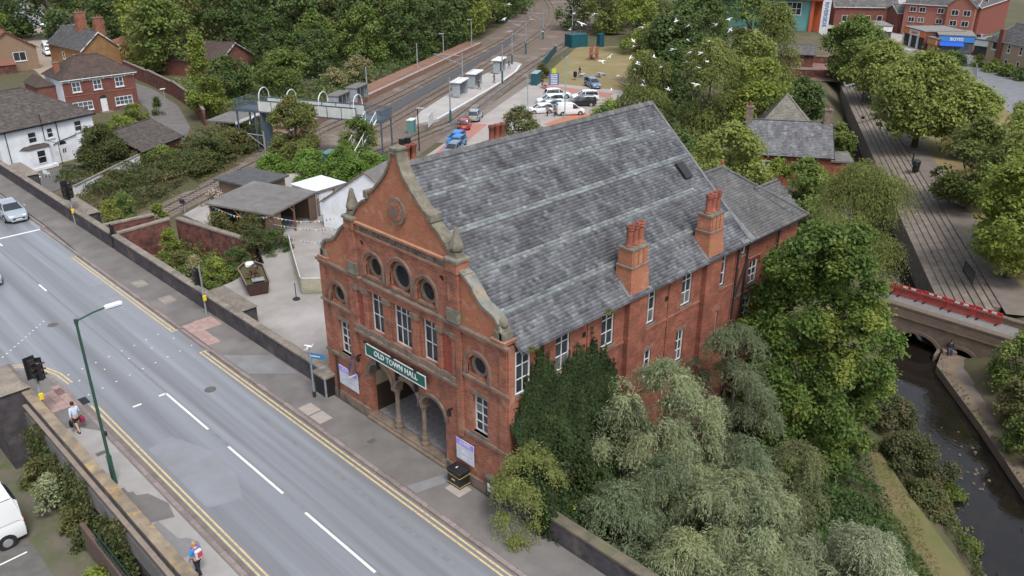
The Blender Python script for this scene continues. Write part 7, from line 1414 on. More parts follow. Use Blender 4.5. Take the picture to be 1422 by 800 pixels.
t = thing('track_signal', 'small grey signal box beside the single track', 'signal', (13.4, 61.6, -5)); MB().box(-.06, .06, -.06, .06, 0, 1.6).build('post', GREY_M, t); MB().bbox(-.3, .1, -.25, .25, 1.1, 1.5, .05).build('case', IRON, t)
for i, (x, y) in enumerate(((35.1, 67.4), (36.6, 66.2))):
    t = thing('blue_skip', ('blue steel skip below the yellow green tree, left one', 'blue steel skip below the yellow green tree, right one')[i], 'skip', (x, y, -5), U_RZ); MB().bbox(-1, 1, -.6, .6, .15, 1.2, .08).build('body', mat('skip_blue', (.02, .11, .16), .6), t); MB().bbox(-1.05, 1.05, -.65, .65, 1.2, 1.3, .05).build('lid', mat('skip_lid', (.10, .22, .27), .6), t)
# kit beside the tram line and in the playground
TEALP = mat('deep_teal_paint', (.012, .075, .095), .5)
def box_thing(name, label, cat, loc, rz, sx, sy, h, m, lid=None):
    t = thing(name, label, cat, loc, rz); MB().bbox(-sx / 2, sx / 2, -sy / 2, sy / 2, 0, h, .05).build('cabinet', m, t); MB().bbox(-sx / 2 - .05, sx / 2 + .05, -sy / 2 - .05, sy / 2 + .05, h, h + .1, .03).build('lid', lid or m, t)
    MB().box(-.03, .03, -sy / 2 - .02, -sy / 2, .1, h - .1).build('door_seam', IRON, t); return t
box_thing('equipment_cabinet', 'teal equipment cabinet at the end of the lane', 'cabinet', (90.0, 84.0, -5), U_RZ, 3.4, 1.1, 2.1, TEALP, mat('pale_lid', (.20, .32, .34), .6)); box_thing('equipment_hut', 'dark teal hut at the head of the playground', 'hut', (129, 108.5, -5), R(-15), 4.4, 3.0, 2.7, TEALP)
box_thing('teal_cabinet', 'small teal cabinet right of the teal hut', 'cabinet', (132.5, 104.2, -5), R(-15), 1.3, 1.3, 2.8, TEALP); box_thing('info_totem', 'pale teal kiosk with white sign at the near end of the platform', 'kiosk', (51.5, 71.5, -5), U_RZ, 1.5, .8, 1.9, mat('pale_kiosk', (.10, .22, .22), .5), WHITE)
t = thing('white_hoarding', 'white advertising board beside the walking person', 'board', (55, 71.5, -5), R(38)); MB().box(-1.6, 1.6, -.04, .04, .6, 2.3).build('board', WHITE, t); MB().box(-1.4, -1.3, -.03, .03, 0, .6).build('leg', GREY_M, t); MB().box(1.3, 1.4, -.03, .03, 0, .6).build('leg', GREY_M, t)
t = thing('teal_fence', 'teal fence panel leading up to the hut', 'fence'); 
for i in range(6): p, q = ST(130 + i * 4.5, 29.7 + i * .4), ST(134.4 + i * 4.5, 30.1 + i * .4); MB().add([p, q, (q[0], q[1], -3.3), (p[0], p[1], -3.3), (p[0] + .05, p[1] - .05, -5), (q[0] + .05, q[1] - .05, -5), (q[0] + .05, q[1] - .05, -3.3), (p[0] + .05, p[1] - .05, -3.3)], [(0, 1, 2, 3), (7, 6, 5, 4), (3, 2, 6, 7)]).build('panel', TEALP, t)
bush('russet bush beside the teal cabinet', 94.5, 86.6, -5, 1.6, 2.6, L_OLIVE, 1600, .3, 150)
t = thing('playground_sign', 'lime and blue welcome board at the playground gate', 'sign', (91.5, 81.0, -5), R(-35)); MB().box(-.35, .35, -.06, .06, 2.1, 2.9).build('lime_panel', mat('lime_panel', (.38, .5, .02), .5), t)
for k in range(6): MB().box(-.6, .6, -.05, .05, .2 + k * .31, .36 + k * .31).build('white_bar', WHITE, t)
MB().box(-.9, .9, -.03, .03, .1, 2.1).build('blue_panel', mat('blue_panel', (.06, .12, .3), .5), t)
t = thing('play_frame', 'reddish timber climbing frame on the worn grass', 'play equipment', (118, 94, -5), U_RZ)
for x in (-1.5, 0, 1.5):
    for y in (-.6, .6): MB().box(x - .1, x + .1, y - .1, y + .1, 0, 2.6).build('post', mat('red_timber', (.26, .1, .07), .8), t)
MB().box(-1.6, 1.6, -.7, .7, 1.2, 1.35).build('platform', MATS['red_timber'], t); MB().box(-1.6, 1.6, -.1, .1, 2.5, 2.65).build('beam', MATS['red_timber'], t)
for i, (x, y, lb) in enumerate(((100.5, 82, 'pale picnic table on the playground edge'), (103.5, 80, 'pale picnic table furthest right on the playground edge'))):
    t = thing('picnic_table', lb, 'picnic table', (x, y, -5), .4 + i); MB().box(-.9, .9, -.4, .4, .7, .76).build('top', PLAT, t)
    for y_ in (-.75, .55): MB().box(-.9, .9, y_, y_ + .22, .42, .47).build('seat', PLAT, t)
    for x_ in (-.6, .6): MB().box(x_ - .05, x_ + .05, -.7, .7, 0, .7).build('leg', PLAT, t)
t = thing('litter_bin', 'dark litter bin on a post by the picnic tables', 'bin', (97.8, 81.5, -5)); MB().lathe([(.3, .6), (.34, 1.2), (.34, 1.5), (.2, 1.6)], (0, 0, 0), 10).build('bin', BLACK, t); MB().cyl((0, 0, 0), (0, 0, .6), .06, n=6).build('post', BLACK, t)
# ------------------------------------------------------------------ cars
TYRE = mat('tyre_rubber', (.018, .018, .019), .85); RIM = mat('alloy_rim', (.35, .36, .38), .4, metal=.5); CGL = mat('car_glass', (.022, .028, .033), .06, spec=.7); LAMPW = mat('headlamp_glass', (.55, .57, .6), .15); LAMPR = mat('tail_lamp', (.35, .012, .012), .25); TRIM = mat('black_trim', (.015, .015, .016), .6)
PLW = mat('white_number_plate', (.6, .6, .58), .5); PLY = mat('yellow_number_plate', (.6, .46, .06), .5)
def paint(n_, c, ro=.28): return mat('car_paint_' + n_, c, ro, coat=.5, spec=.5)
SHAPES = {   # body stations x, half width, bottom, shoulder height;  cabin stations x, half width base, base z, half width top, top z
 'hatch': (3.9, [(-1.95, .62, .38, .62), (-1.88, .76, .28, .82), (-1.4, .83, .22, .95), (0, .85, .2, .94), (.9, .85, .2, .93), (1.45, .82, .22, .86), (1.8, .74, .28, .72), (1.95, .58, .36, .55)], [(-1.86, .74, .86, .6, 1.02), (-1.55, .76, .92, .6, 1.44), (-.9, .78, .93, .61, 1.5), (.0, .78, .93, .6, 1.49), (.45, .78, .92, .58, 1.38), (1.2, .74, .9, .66, .93)], .31, (-1.22, 1.2)),
 'sedan': (4.7, [(-2.35, .66, .4, .7), (-2.28, .8, .3, .92), (-1.6, .88, .22, .97), (0, .9, .2, .94), (1.2, .89, .2, .92), (1.8, .86, .22, .84), (2.2, .76, .28, .72), (2.36, .55, .36, .52)], [(-1.75, .8, .93, .66, 1.0), (-1.15, .8, .94, .62, 1.36), (-.5, .81, .94, .63, 1.45), (.2, .81, .93, .62, 1.42), (.55, .8, .92, .6, 1.33), (1.3, .76, .9, .68, .94)], .33, (-1.42, 1.42)),
 'suv': (4.5, [(-2.25, .68, .45, .75), (-2.18, .82, .35, 1.0), (-1.5, .9, .28, 1.06), (0, .91, .26, 1.04), (1.0, .91, .26, 1.03), (1.6, .88, .28, .97), (2.1, .8, .34, .84), (2.25, .62, .42, .62)], [(-2.14, .8, .98, .66, 1.12), (-1.85, .82, 1.02, .66, 1.6), (-1, .83, 1.04, .67, 1.68), (.1, .83, 1.03, .66, 1.66), (.5, .82, 1.02, .64, 1.55), (1.25, .79, 1.0, .7, 1.04)], .36, (-1.35, 1.38)),
 'van': (4.4, [(-2.2, .78, .4, .9), (-2.15, .86, .3, 1.1), (-1.4, .88, .24, 1.12), (0, .88, .22, 1.08), (1.0, .88, .22, 1.06), (1.6, .85, .24, .98), (2.05, .78, .3, .85), (2.2, .62, .38, .6)], [(-2.16, .84, 1.0, .74, 1.72), (-2.0, .85, 1.05, .74, 1.82), (-1, .85, 1.06, .74, 1.86), (.2, .84, 1.06, .72, 1.82), (.7, .83, 1.05, .68, 1.66), (1.45, .79, 1.0, .7, 1.04)], .32, (-1.35, 1.4)),
 'panel': (5.6, [(-2.8, .92, .42, 1.2), (-2.75, 1.0, .34, 1.35), (-1.6, 1.02, .28, 1.36), (0, 1.02, .28, 1.32), (1.2, 1.02, .28, 1.28), (2.0, .98, .3, 1.15), (2.6, .9, .36, .95), (2.8, .72, .44, .7)], [(-2.74, .98, 1.2, .8, 2.3), (-2.55, .99, 1.3, .84, 2.5), (-1, 1.0, 1.3, .86, 2.56), (.9, 1.0, 1.28, .82, 2.48), (1.4, .96, 1.25, .78, 2.2), (2.2, .9, 1.2, .82, 1.24)], .35, (-1.9, 1.85))}
def loft(rings, cap=True):
    n_ = len(rings[0]); vs = [v for r in rings for v in r]; fs = [(i * n_ + j, i * n_ + (j + 1) % n_, (i + 1) * n_ + (j + 1) % n_, (i + 1) * n_ + j) for i in range(len(rings) - 1) for j in range(n_)]
    if cap: fs += [tuple(range(n_ - 1, -1, -1)), tuple(range((len(rings) - 1) * n_, len(rings) * n_))]
    return MB().add(vs, fs)
def car(kind, label, cat, loc, rz, pm, glass_rear=True, name='parked_car', group=None, panel_sides=False):
    L, B_, K, wr, axles = SHAPES[kind]; t = thing(name, label, cat, loc, rz, group)
    rings = [[(x, -w * .92, zb), (x, -w, zb + (zt - zb) * .3), (x, -w, zb + (zt - zb) * .72), (x, -w * .93, zt), (x, -w * .55, zt + .035), (x, w * .55, zt + .035), (x, w * .93, zt), (x, w, zb + (zt - zb) * .72), (x, w, zb + (zt - zb) * .3), (x, w * .92, zb)] for x, w, zb, zt in B_]
    loft(rings).build('body', pm, t, smooth=True, fix=True)
    rings = [[(x, -wb, zb), (x, -(wb + wt) / 2 - .02, (zb + zt) / 2), (x, -wt, zt - .05), (x, -wt * .85, zt), (x, wt * .85, zt), (x, wt, zt - .05), (x, (wb + wt) / 2 + .02, (zb + zt) / 2), (x, wb, zb)] for x, wb, zb, wt, zt in K]
    loft(rings).build('windows', CGL, t, smooth=True, fix=True)
    e = .012; K2 = K[1:-1]
    roof = [[(x, -wt - e, zt - .09), (x, -wt * .9, zt + e), (x, wt * .9, zt + e), (x, wt + e, zt - .09)] for x, wb, zb, wt, zt in K2]
    b = MB(); vs = [v for r in roof for v in r]; b.add(vs, [(i * 4 + j, i * 4 + j + 1, i * 4 + 5 + j, i * 4 + 4 + j) for i in range(len(roof) - 1) for j in range(3)]); r = b.build('roof', pm, t, smooth=True, fix=True)
    b = MB()
    for sy in (-1, 1):
        for i in ((0, 1), (len(K) - 2, len(K) - 1)):
            a, c = K[i[0]], K[i[1]]; b.tube([(a[0], sy * ((a[1] + a[3]) / 2 if 0 else (a[3] + e if a[4] > c[4] else a[1])), a[4] - .04 if a[4] > c[4] else a[2]), (c[0], sy * (c[3] + e if c[4] > a[4] else c[1]), c[4] - .04 if c[4] > a[4] else c[2])], .045, 5)
        mid = K[len(K) // 2]; b.tube([(mid[0], sy * (mid[1] + .01), mid[2]), (mid[0], sy * (mid[3] + e), mid[4] - .06)], .045, 5)
    b.build('pillars', pm, t)
    if panel_sides:
        xs = [k for k in K if k[0] <= .25]; b = MB()
        for sy in (-1, 1):
            vs = []
            for x, wb, zb, wt, zt in xs: vs += [(x, sy * (wb + .012), zb), (x, sy * ((wb + wt) / 2 + .035), (zb + zt) / 2), (x, sy * (wt + .012), zt - .05)]
            b.add(vs, [(i * 3 + j, i * 3 + j + 1, i * 3 + 4 + j, i * 3 + 3 + j) for i in range(len(xs) - 1) for j in range(2)])
        k0 = K[0]; k1 = K[1]; b.add([(k0[0] - .012, -k0[1], k0[2]), (k0[0] - .012, k0[1], k0[2]), (k0[0] - .012, k0[3], k0[4]), (k0[0] - .012, -k0[3], k0[4])], [(0, 1, 2, 3)]); b.build('side_panel', pm, t, smooth=True)
    hw = max(w for _, w, _, _ in B_)
    for ax in axles:
        for sy in (-1, 1):
            c_ = (ax, sy * (hw - .2), wr); wo = MB().cyl((ax, sy * (hw - .21), wr), (ax, sy * (hw + .015), wr), wr, n=16).build('wheel', TYRE, t); MB().cyl((ax, sy * (hw + .0), wr), (ax, sy * (hw + .025), wr), wr * .66, wr * .6, 12).build('rim', RIM, wo)
            MB().cyl((ax, sy * (hw - .3), wr + .02), (ax, sy * (hw + .008), wr + .02), wr * 1.17, n=16).build('wheel_arch', TRIM, t)
    xf, wf, zf, tf = B_[-2]; xr, wr_, zr, tr = B_[1]
    for sy in (-1, 1):
        MB().bbox(xf - .12, xf + .11, sy * wf * .62 - .17, sy * wf * .62 + .17, tf - .17, tf - .02, .04).build('headlight', LAMPW, t); MB().bbox(xr - .08, xr + .1, sy * wr_ * .84 - .1, sy * wr_ * .84 + .1, tr - .32, tr - .06, .03).build('tail_light', LAMPR, t)
        mx = K[-2][0] + .3; MB().bbox(mx - .06, mx + .06, sy * (hw + .09) - .09, sy * (hw + .09) + .09, K[-2][2] + .02, K[-2][2] + .16, .03).build('mirror', pm, t)
    xe = B_[-1][0]; MB().box(xe - .06, xe + .02, -.45, .45, B_[-1][2] + .02, B_[-1][2] + .16).build('grille', TRIM, t); MB().box(xe + .021, xe + .03, -.26, .26, B_[-1][2] - .02, B_[-1][2] + .09).build('number_plate', PLW, t); xb = B_[0][0]; MB().box(xb - .02, xb - .005, -.26, .26, B_[0][2] + .14, B_[0][2] + .25).build('number_plate', PLY, t)
    b = MB(); b.box(xf - .1, xe + .03, -wf * .8, wf * .8, B_[-1][2] - .12, B_[-1][2]); b.box(xb - .03, xr + .1, -wr_ * .85, wr_ * .85, B_[0][2] - .1, B_[0][2] + .06); b.build('bumper', TRIM if kind in ('van', 'panel') else pm, t)
    return t
SIL = paint('silver', (.26, .30, .34), .25); WHI = paint('white', (.66, .68, .70)); BLU = paint('bright_blue', (.012, .17, .50)); REDP = paint('red', (.33, .025, .035)); NAVY = paint('navy', (.018, .025, .05)); STEEL = paint('steel_blue', (.14, .20, .28)); MAR = paint('maroon', (.32, .03, .05)); BLK = paint('black', (.015, .015, .018))
car('sedan', 'silver car waiting at the stop line by the far kerb', 'car', (-3.35, 57.2, RZ), R(-90), SIL, name='car'); car('sedan', 'pale car at the left edge of the road, mostly outside the picture', 'car', (-9.2, 44.2, RZ), R(-84), SIL, name='car')
UD = 30
car('hatch', 'bright blue hatchback parked nearest the hall ridge', 'car', ST(74.8, 27.6), R(UD + 178), BLU); car('hatch', 'bright blue hatchback behind the other blue car', 'car', ST(77.0, 28.4), R(UD + 178), BLU); car('hatch', 'silvery blue car just above the hall ridge', 'car', ST(71.6, 27.0), R(UD + 178), STEEL); car('hatch', 'red hatchback parked on the pink bays', 'car', ST(85.2, 29.9), R(UD + 14), REDP); car('suv', 'silver estate car in front of the red hatchback', 'car', ST(90.6, 31.0 - 1.0), R(UD + 8), SIL)
PK = R(-12)
car('suv', 'white car furthest back in the left row of the car park', 'car', (83.6, 73.0, -5), R(-32), WHI); car('suv', 'white car second from the back in the left row', 'car', (79.2, 70.6, -5), R(-32 + 180), WHI); car('hatch', 'steel blue car half hidden in the left row', 'car', (76.4, 68.6, -5), R(148), STEEL); car('hatch', 'white car nearest the bushes in the left row', 'car', (73.6, 67.4, -5), R(148), WHI)
car('van', 'small white van parked in front of the right row', 'van', (76.0, 63.4, -5), R(-36), WHI, panel_sides=True, name='parked_van'); car('suv', 'white car at the back of the right row', 'car', (85.6, 68.6, -5), R(140), WHI); car('suv', 'black car in the right row beside the white one', 'car', (82.0, 66.2, -5), R(140), BLK); car('suv', 'steel blue car parked alone by the playground', 'car', (95.0, 74.9, -5), R(62 + 180), STEEL)
car('panel', 'white panel van parked in the lot below the road wall', 'van', (-17.75, 17.95, -3.19), R(180), WHI, panel_sides=True, name='parked_van')
car('panel', 'white minibus parked between the ochre house and the red vehicle', 'minibus', (39.0, 180.5, -4.92), R(-100), WHI, name='minibus'); car('panel', 'red and white minibus parked beside the brown gabled house', 'minibus', (34.6, 184, -4.92), R(-88), MAR, name='minibus'); car('hatch', 'white car far up the lane among the trees', 'car', (54.8, 232, -4.9), R(-120), WHI); car('hatch', 'blue car far away on the market paving', 'car', (232, 104, -4.9), R(20), BLU); car('suv', 'white car behind the ochre house chimneys', 'car', (41.5, 190, -4.9), R(-100), WHI); car('van', 'white van parked beside the shops far off', 'van', (240, 108, -4.9), R(40), WHI); car('hatch', 'silver car parked behind the shops at the apartments', 'car', (205, 47, -5), R(60), SIL)
# ------------------------------------------------------------------ street furniture
t = thing('street_lamp', 'tall green street lamp post on the near pavement', 'street lamp', (-11.65, 13.74, 0))
MB().cyl((0, 0, 0), (0, 0, 1.5), .115, .11, 10).build('base', GREEN_P, t); MB().cyl((0, 0, 1.5), (0, 0, 8.3), .075, .055, 10).build('pole', GREEN_P, t)
b = MB(); b.tube([(0, 0, 8.2), (.1, 0, 8.35), (.8, 0, 8.5), (1.35, 0, 8.55)], .04, 6); b.cyl((0, 0, 8.2), (0, 0, 8.42), .08, n=8); b.build('arm', GREEN_P, t); MB().bbox(1.2, 1.95, -.11, .11, 8.5, 8.64, .05).build('lamp_head', mat('lamp_white', (.6, .62, .65), .4), t); MB().box(1.25, 1.9, -.1, .1, 8.46, 8.5).build('lens', GLASS_B, t); MB().box(-.1, .1, -.1, .1, 1.5, 1.56).build('collar', GREEN_P, t); MB().box(.05, .16, -.06, .06, 2.6, 2.8).build('band', IRON, t)
AMB = mat('unlit_amber_lens', (.22, .09, .02), .3); REDL = mat('unlit_red_lens', (.2, .02, .02), .3); GRNL = mat('unlit_green_lens', (.02, .13, .08), .3)
def signal(label, x, y, h, heads, rz=0):
    t = thing('traffic_signal', label, 'traffic light', (x, y, 0), rz); MB().cyl((0, 0, 0), (0, 0, h), .06, n=10).build('pole', GREY_M, t)
    for dx, dy, z_, a in heads:
        f = MB().bbox(-.17, .17, -.12, .12, -.5, .5, .03).build('signal_head', BLACK, t); f.location = (dx, dy, z_); f.rotation_euler = (0, 0, a); bk = MB().box(-.28, .28, .12, .14, -.62, .62).build('backboard', BLACK, f)
        for k, m_ in enumerate((REDL, AMB, GRNL)): MB().cyl((0, -.12, .32 - k * .32), (0, -.14, .32 - k * .32), .1, n=10).build('lens', m_, f); MB().add([(-.12, -.13, .42 - k * .32), (.12, -.13, .42 - k * .32), (.1, -.32, .38 - k * .32), (-.1, -.32, .38 - k * .32)], [(0, 1, 2, 3)]).build('hood', BLACK, f)
    MB().bbox(-.11, .11, -.17, -.06, 1.05, 1.4, .02).build('push_button', mat('yellow_push_button', (.6, .46, .03), .5), t); return t
signal('traffic signal with a yellow button box on the near pavement', -11.95, 21.98, 3.3, [(-.1, -.22, 2.95, R(10)), (.24, .1, 2.75, R(150)), (.2, -.2, 2.7, R(70))])  # button box is plain yellow
signal('traffic signal on the far pavement in front of the pavement wall', -.48, 27.27, 3.4, [(-.28, .1, 2.7, R(-90))]); signal('traffic signal on the far pavement by the white house garden', -.28, 50.89, 3.5, [(-.2, .1, 3.2, R(180)), (.1, -.2, 2.9, R(20)), (-.25, -.1, 2.8, R(-70))])
t = thing('direction_post', 'steel post with two blue direction signs and a gull on top', 'sign post', (-1.04, 13.74, 0)); MB().cyl((0, 0, 0), (0, 0, 3.0), .05, n=10).build('pole', GREY_M, t); MB().cyl((0, 0, 0), (0, 0, .35), .09, n=10).build('base', IRON, t)
BSG = mat('blue_sign_face', (.045, .16, .30), .5)
for z_, a, s_ in ((2.55, R(-62), 1), (2.2, R(-118), 1)):
    f = MB().prism([(-.1, -.16), (.75, -.16), (.95, 0), (.75, .16), (-.1, .16)], XZ, -.015, .015).build('sign_arm', BSG, t, fix=True); f.location = (0, 0, z_); f.rotation_euler = (0, 0, a); MB().box(.05, .6, -.02, -.016, -.03, .03).build('sign_print', WHITE, f); MB().box(.05, .6, .016, .02, -.03, .03).build('sign_print', WHITE, f)
for i, (lb, x, y, rz, sx, sy, h) in enumerate((('dark roadside cabinet between the signpost and the hall', -.12, 13.65, 0, .9, 1.2, 1.25),)):
    t = thing('roadside_cabinet', lb, 'cabinet', (x, y, 0), rz); MB().bbox(-.55, .45, -.5, .55, 0, 1.15, .02).build('cabinet', BLACK, t); MB().bbox(-.62, .52, -.57, .62, 1.15, 1.32, .05).build('cap', COPE, t)
    for k in range(6): MB().box(-.57, -.55, -.4, .45, .2 + k * .14, .28 + k * .14).build('louvre', IRON, t)
    MB().box(-.6, -.5, -.52, -.48, 0, 1.15).build('edge_strip', GREY_M, t)
t = thing('litter_bin', 'black square litter bin with gold lines beside the arcade', 'bin', (-.50, 2.66, 0)); t.scale = (.84, .84, .84); MB().bbox(-.36, .36, -.5, .5, .06, .78, .02).build('body', BLACK, t); MB().bbox(-.4, .4, -.54, .54, .86, 1.06, .04).build('lid', BLACK, t); MB().box(-.3, .3, -.44, .44, .78, .86).build('opening', IRON, t)
GOLD = mat('gold_line', (.48, .38, .12), .5); b = MB(); b.box(-.375, .375, -.515, .515, .72, .745); b.box(-.375, .375, -.515, .515, .14, .165); b.build('gold_lines', GOLD, t); MB().box(-.375, -.36, -.12, .14, .42, .5).build('crest', GOLD, t); MB().box(-.1, .05, .05, .12, 1.06, 1.075).build('paper_scrap', WHITE, t)
t = thing('wall_notice', 'small white notice on the wall behind the litter bin', 'notice', (-.27, .75, 0)); MB().box(-.02, 0, -.2, .2, .45, .85).build('plate', WHITE, t); MB().box(-.025, -.02, -.15, .15, .62, .66).build('print', IRON, t)
# riverside furniture
for i, (x, y, a, lb) in enumerate(((57.4, -.4, 2.2, 'black railing panel between the steps and the grass at the right edge'), (74.0, 8.8, 2.2, 'small black railing panel halfway along the riverside walk'))):
    t = thing('railing_panel', lb, 'railing', (x - 1.5 * i - 5.5 * (1 - i), y - 2.6, -4.83), R(35)); b = MB(); L = 2.6; b.box(0, L, -.03, .03, 1.05, 1.12); b.box(0, L, -.03, .03, .1, .15); b.box(0, .06, -.03, .03, 0, 1.12); b.box(L - .06, L, -.03, .03, 0, 1.12); b.build('frame', IRON, t); b = MB()
    for k in range(16): b.box(.12 + k * .15, .145 + k * .15, -.015, .015, .15, 1.05)
    b.build('bars', IRON, t)
t = thing('park_gate', 'black slatted gate across the riverside walk beyond the lodge', 'gate', (116.0, 35.5, -4.9), R(-45)); MB().box(0, .15, -.08, .08, 0, 1.7).build('post', BLACK, t); MB().box(4.4, 4.55, -.08, .08, 0, 1.7).build('post', BLACK, t)
for k in range(5): MB().box(.15, 4.4, -.03, .03, .25 + k * .3, .38 + k * .3).build('rail', BLACK, t)
t = thing('park_bench', 'dark bench rails at the top of the river steps', 'bench', (106.0, 29.2, -4.83), R(-20))
for k in range(3): MB().box(-2.2, 2.2, k * .16, k * .16 + .12, .45, .5).build('slat', TIMBER, t)
for x in (-1.8, 1.8): MB().box(x - .06, x + .06, 0, .5, 0, .45).build('leg', IRON, t)
t = thing('litter_bin', 'dark park litter bin beside the walk under the largest tree', 'bin', (82.2, 13.6, -4.83)); MB().lathe([(.38, 0), (.42, .9), (.46, 1.0), (.46, 1.25), (.3, 1.4)], (0, 0, 0), 12).build('bin', BLACK, t); MB().bbox(-.9, -.4, -.3, .3, .9, 1.5, .1).build('sack', IRON, t); MB().cyl((-.65, 0, 0), (-.65, 0, .9), .05, n=6).build('post', IRON, t)
t = thing('bollard', 'slim dark bollard on the grass above the park litter bin', 'bollard', (86.5, 15.6, -4.85)); MB().cyl((0, 0, 0), (0, 0, 1.1), .12, .1, 8).build('post', IRON, t); MB().lathe([(.11, 1.1), (.13, 1.16), (.06, 1.24)], (0, 0, 0), 8).build('cap', IRON, t)
# ------------------------------------------------------------------ people: one skinned body each, clothes over it
SKIN = mat('skin', (.40, .23, .16), .6); SKIN2 = mat('pale_skin', (.48, .30, .22), .6)
def skin(name, nodes, edges, mt, parent, levels=2):
    me = bpy.data.meshes.new(name + '_cage'); me.from_pydata([n_[0] for n_ in nodes], edges, []); o = bpy.data.objects.new(name, me); COL.objects.link(o)
    m = o.modifiers.new('skin', 'SKIN'); m.use_smooth_shade = True; sv = me.skin_vertices[0].data
    for i, n_ in enumerate(nodes): r_ = n_[1]; sv[i].radius = r_ if isinstance(r_, tuple) else (r_, r_)
    sv[0].use_root = True; s_ = o.modifiers.new('sub', 'SUBSURF'); s_.levels = levels; s_.render_levels = levels
    dg = bpy.context.evaluated_depsgraph_get(); dg.update(); m2 = bpy.data.meshes.new_from_object(o.evaluated_get(dg)); bpy.data.objects.remove(o); m2.name = name; m2.materials.clear(); m2.materials.append(mt)
    m2.polygons.foreach_set('use_smooth', [True] * len(m2.polygons)); return obj(name, m2, parent)
def person(label, loc, rz, top, legs, hair, skinm=SKIN, stride=.22, shorts=False, sleeves=True, h=1.72, sit=False, arms=(.1, -.1), fine=True, bend=0):
    """standing or walking figure facing local +Y; z up from the feet."""
    t = thing('person', label, 'person', loc, rz); k = h / 1.72
    V = lambda x, y, z: (x * k, y * k, z * k); hip, sh, nk = .90, 1.40, 1.48
    yb = bend; N = [(V(0, 0, hip), (.135, .10))]; E = []
    def chain(start, pts):
        last = start
        for p, r_ in pts: N.append((p, r_)); E.append((last, len(N) - 1)); last = len(N) - 1
        return last
    chest = chain(0, [(V(0, yb * .4, 1.12), (.13, .095)), (V(0, yb, 1.32), (.15, .1))]); neck = chain(chest, [(V(0, yb + .01, nk), .055), (V(0, yb + .04, 1.56), .06), (V(0, yb + .05, 1.64), (.078, .095)), (V(0, yb + .05, 1.70), (.05, .06))])
    kn = []
    for s_ in (-1, 1):
        f = stride * s_
        if sit: chain(0, [(V(.09 * s_, .04, hip - .02), .085), (V(.1 * s_, .42, hip - .04), .062), (V(.1 * s_, .5, hip - .42), .042), (V(.1 * s_, .62, hip - .46), .03)])
        else: chain(0, [(V(.09 * s_, .0, hip - .09), .085), (V(.095 * s_, f * .55 + .03, .5), .06), (V(.09 * s_, f - .05, .1), .04), (V(.09 * s_, f + .0, .04), .042), (V(.09 * s_, f + .13, .03), .03)])
        a = arms[0 if s_ < 0 else 1]; el = chain(chest, [(V(.17 * s_, yb, sh), .058), (V(.235 * s_, yb * .7 + a * .4 - .03, 1.13), .042), (V(.25 * s_, yb * .6 + a + .03, .9), .032), (V(.25 * s_, yb * .6 + a + .05, .83), (.036, .022))])
        if fine:
            hx, hy, hz = .25 * s_, yb * .6 + a + .055, .80
            for q, (dy, ln) in enumerate(((-.028, .07), (-.009, .08), (.01, .075), (.028, .06))): chain(el, [(V(hx, hy + dy, hz), .010), (V(hx - .008 * s_, hy + dy + .008, hz - ln * .55), .009), (V(hx - .02 * s_, hy + dy + .012, hz - ln), .007)])
            chain(el, [(V(hx - .025 * s_, hy + .02, hz + .01), .010), (V(hx - .04 * s_, hy + .04, hz - .035), .008)])
    skin('body', N, E, skinm, t)
    # jacket / shirt
    N = [(V(0, 0, hip + .02), (.155, .12))]; E = []; ch = chain(0, [(V(0, yb * .4, 1.12), (.15, .115)), (V(0, yb, 1.33), (.172, .12)), (V(0, yb + .005, 1.45), .075)])
    for s_ in (-1, 1):
        a = arms[0 if s_ < 0 else 1]; pts = [(V(.175 * s_, yb, sh), .072), (V(.237 * s_, yb * .7 + a * .4 - .03, 1.13), .056)]
        if sleeves: pts.append((V(.25 * s_, yb * .6 + a + .02, .92), .045))
        chain(ch - 1, pts)
    skin('top', N, E, top, t)
    N = [(V(0, 0, hip + .03), (.15, .115))]; E = []
    for s_ in (-1, 1):
        f = stride * s_
        if sit: chain(0, [(V(.09 * s_, .04, hip - .02), .1), (V(.1 * s_, .42, hip - .04), .077), (V(.1 * s_, .49, hip - .36), .055)])
        else:
            pts = [(V(.09 * s_, 0, hip - .1), .1), (V(.095 * s_, f * .5 + .03, .54), .078)]
            if not shorts: pts.append((V(.09 * s_, f - .045, .12), .058))
            chain(0, pts)
        if sit: MB().bbox(.1 * s_ * k - .05, .1 * s_ * k + .05, .46 * k, .72 * k, (hip - .52) * k, (hip - .42) * k, .03).build('shoe', TRIM, t)
        else: MB().bbox(.09 * s_ * k - .05, .09 * s_ * k + .05, (f - .1) * k, (f + .17) * k, 0, .085 * k, .03).build('shoe', TRIM, t)
    skin('shorts' if shorts else 'trousers', N, E, legs, t)
    if hair: b = MB(); b.lathe([(.088, -.06), (.1, .0), (.092, .06), (.055, .105), (.0, .115)], (0, (yb + .03) * k, 1.655 * k), 12); b.build('hair', hair, t, smooth=True)
    f = MB(); f.bbox(-.014, .014, (yb + .135) * k, (yb + .17) * k, 1.615 * k, 1.655 * k, .004); f.build('nose', skinm, t)
    for s_ in (-1, 1): MB().lathe([(.004, -.011), (.012, 0), (.004, .011)], (s_ * .032 * k, (yb + .137) * k, 1.66 * k), 6).build('eye', TRIM, t); MB().bbox(s_ * .083 - .012, s_ * .083 + .012, (yb + .02) * k, (yb + .06) * k, 1.61 * k, 1.67 * k, .004).build('ear', skinm, t)
    MB().box(-.025, .025, (yb + .128) * k, (yb + .138) * k, 1.585 * k, 1.593 * k).build('mouth', mat('lips', (.3, .1, .09), .6), t)
    return t
HB = mat('dark_hair', (.02, .016, .014), .7); HG = mat('fair_hair', (.32, .22, .13), .8); cl = lambda n_, c: mat('cloth_' + n_, c, .9)
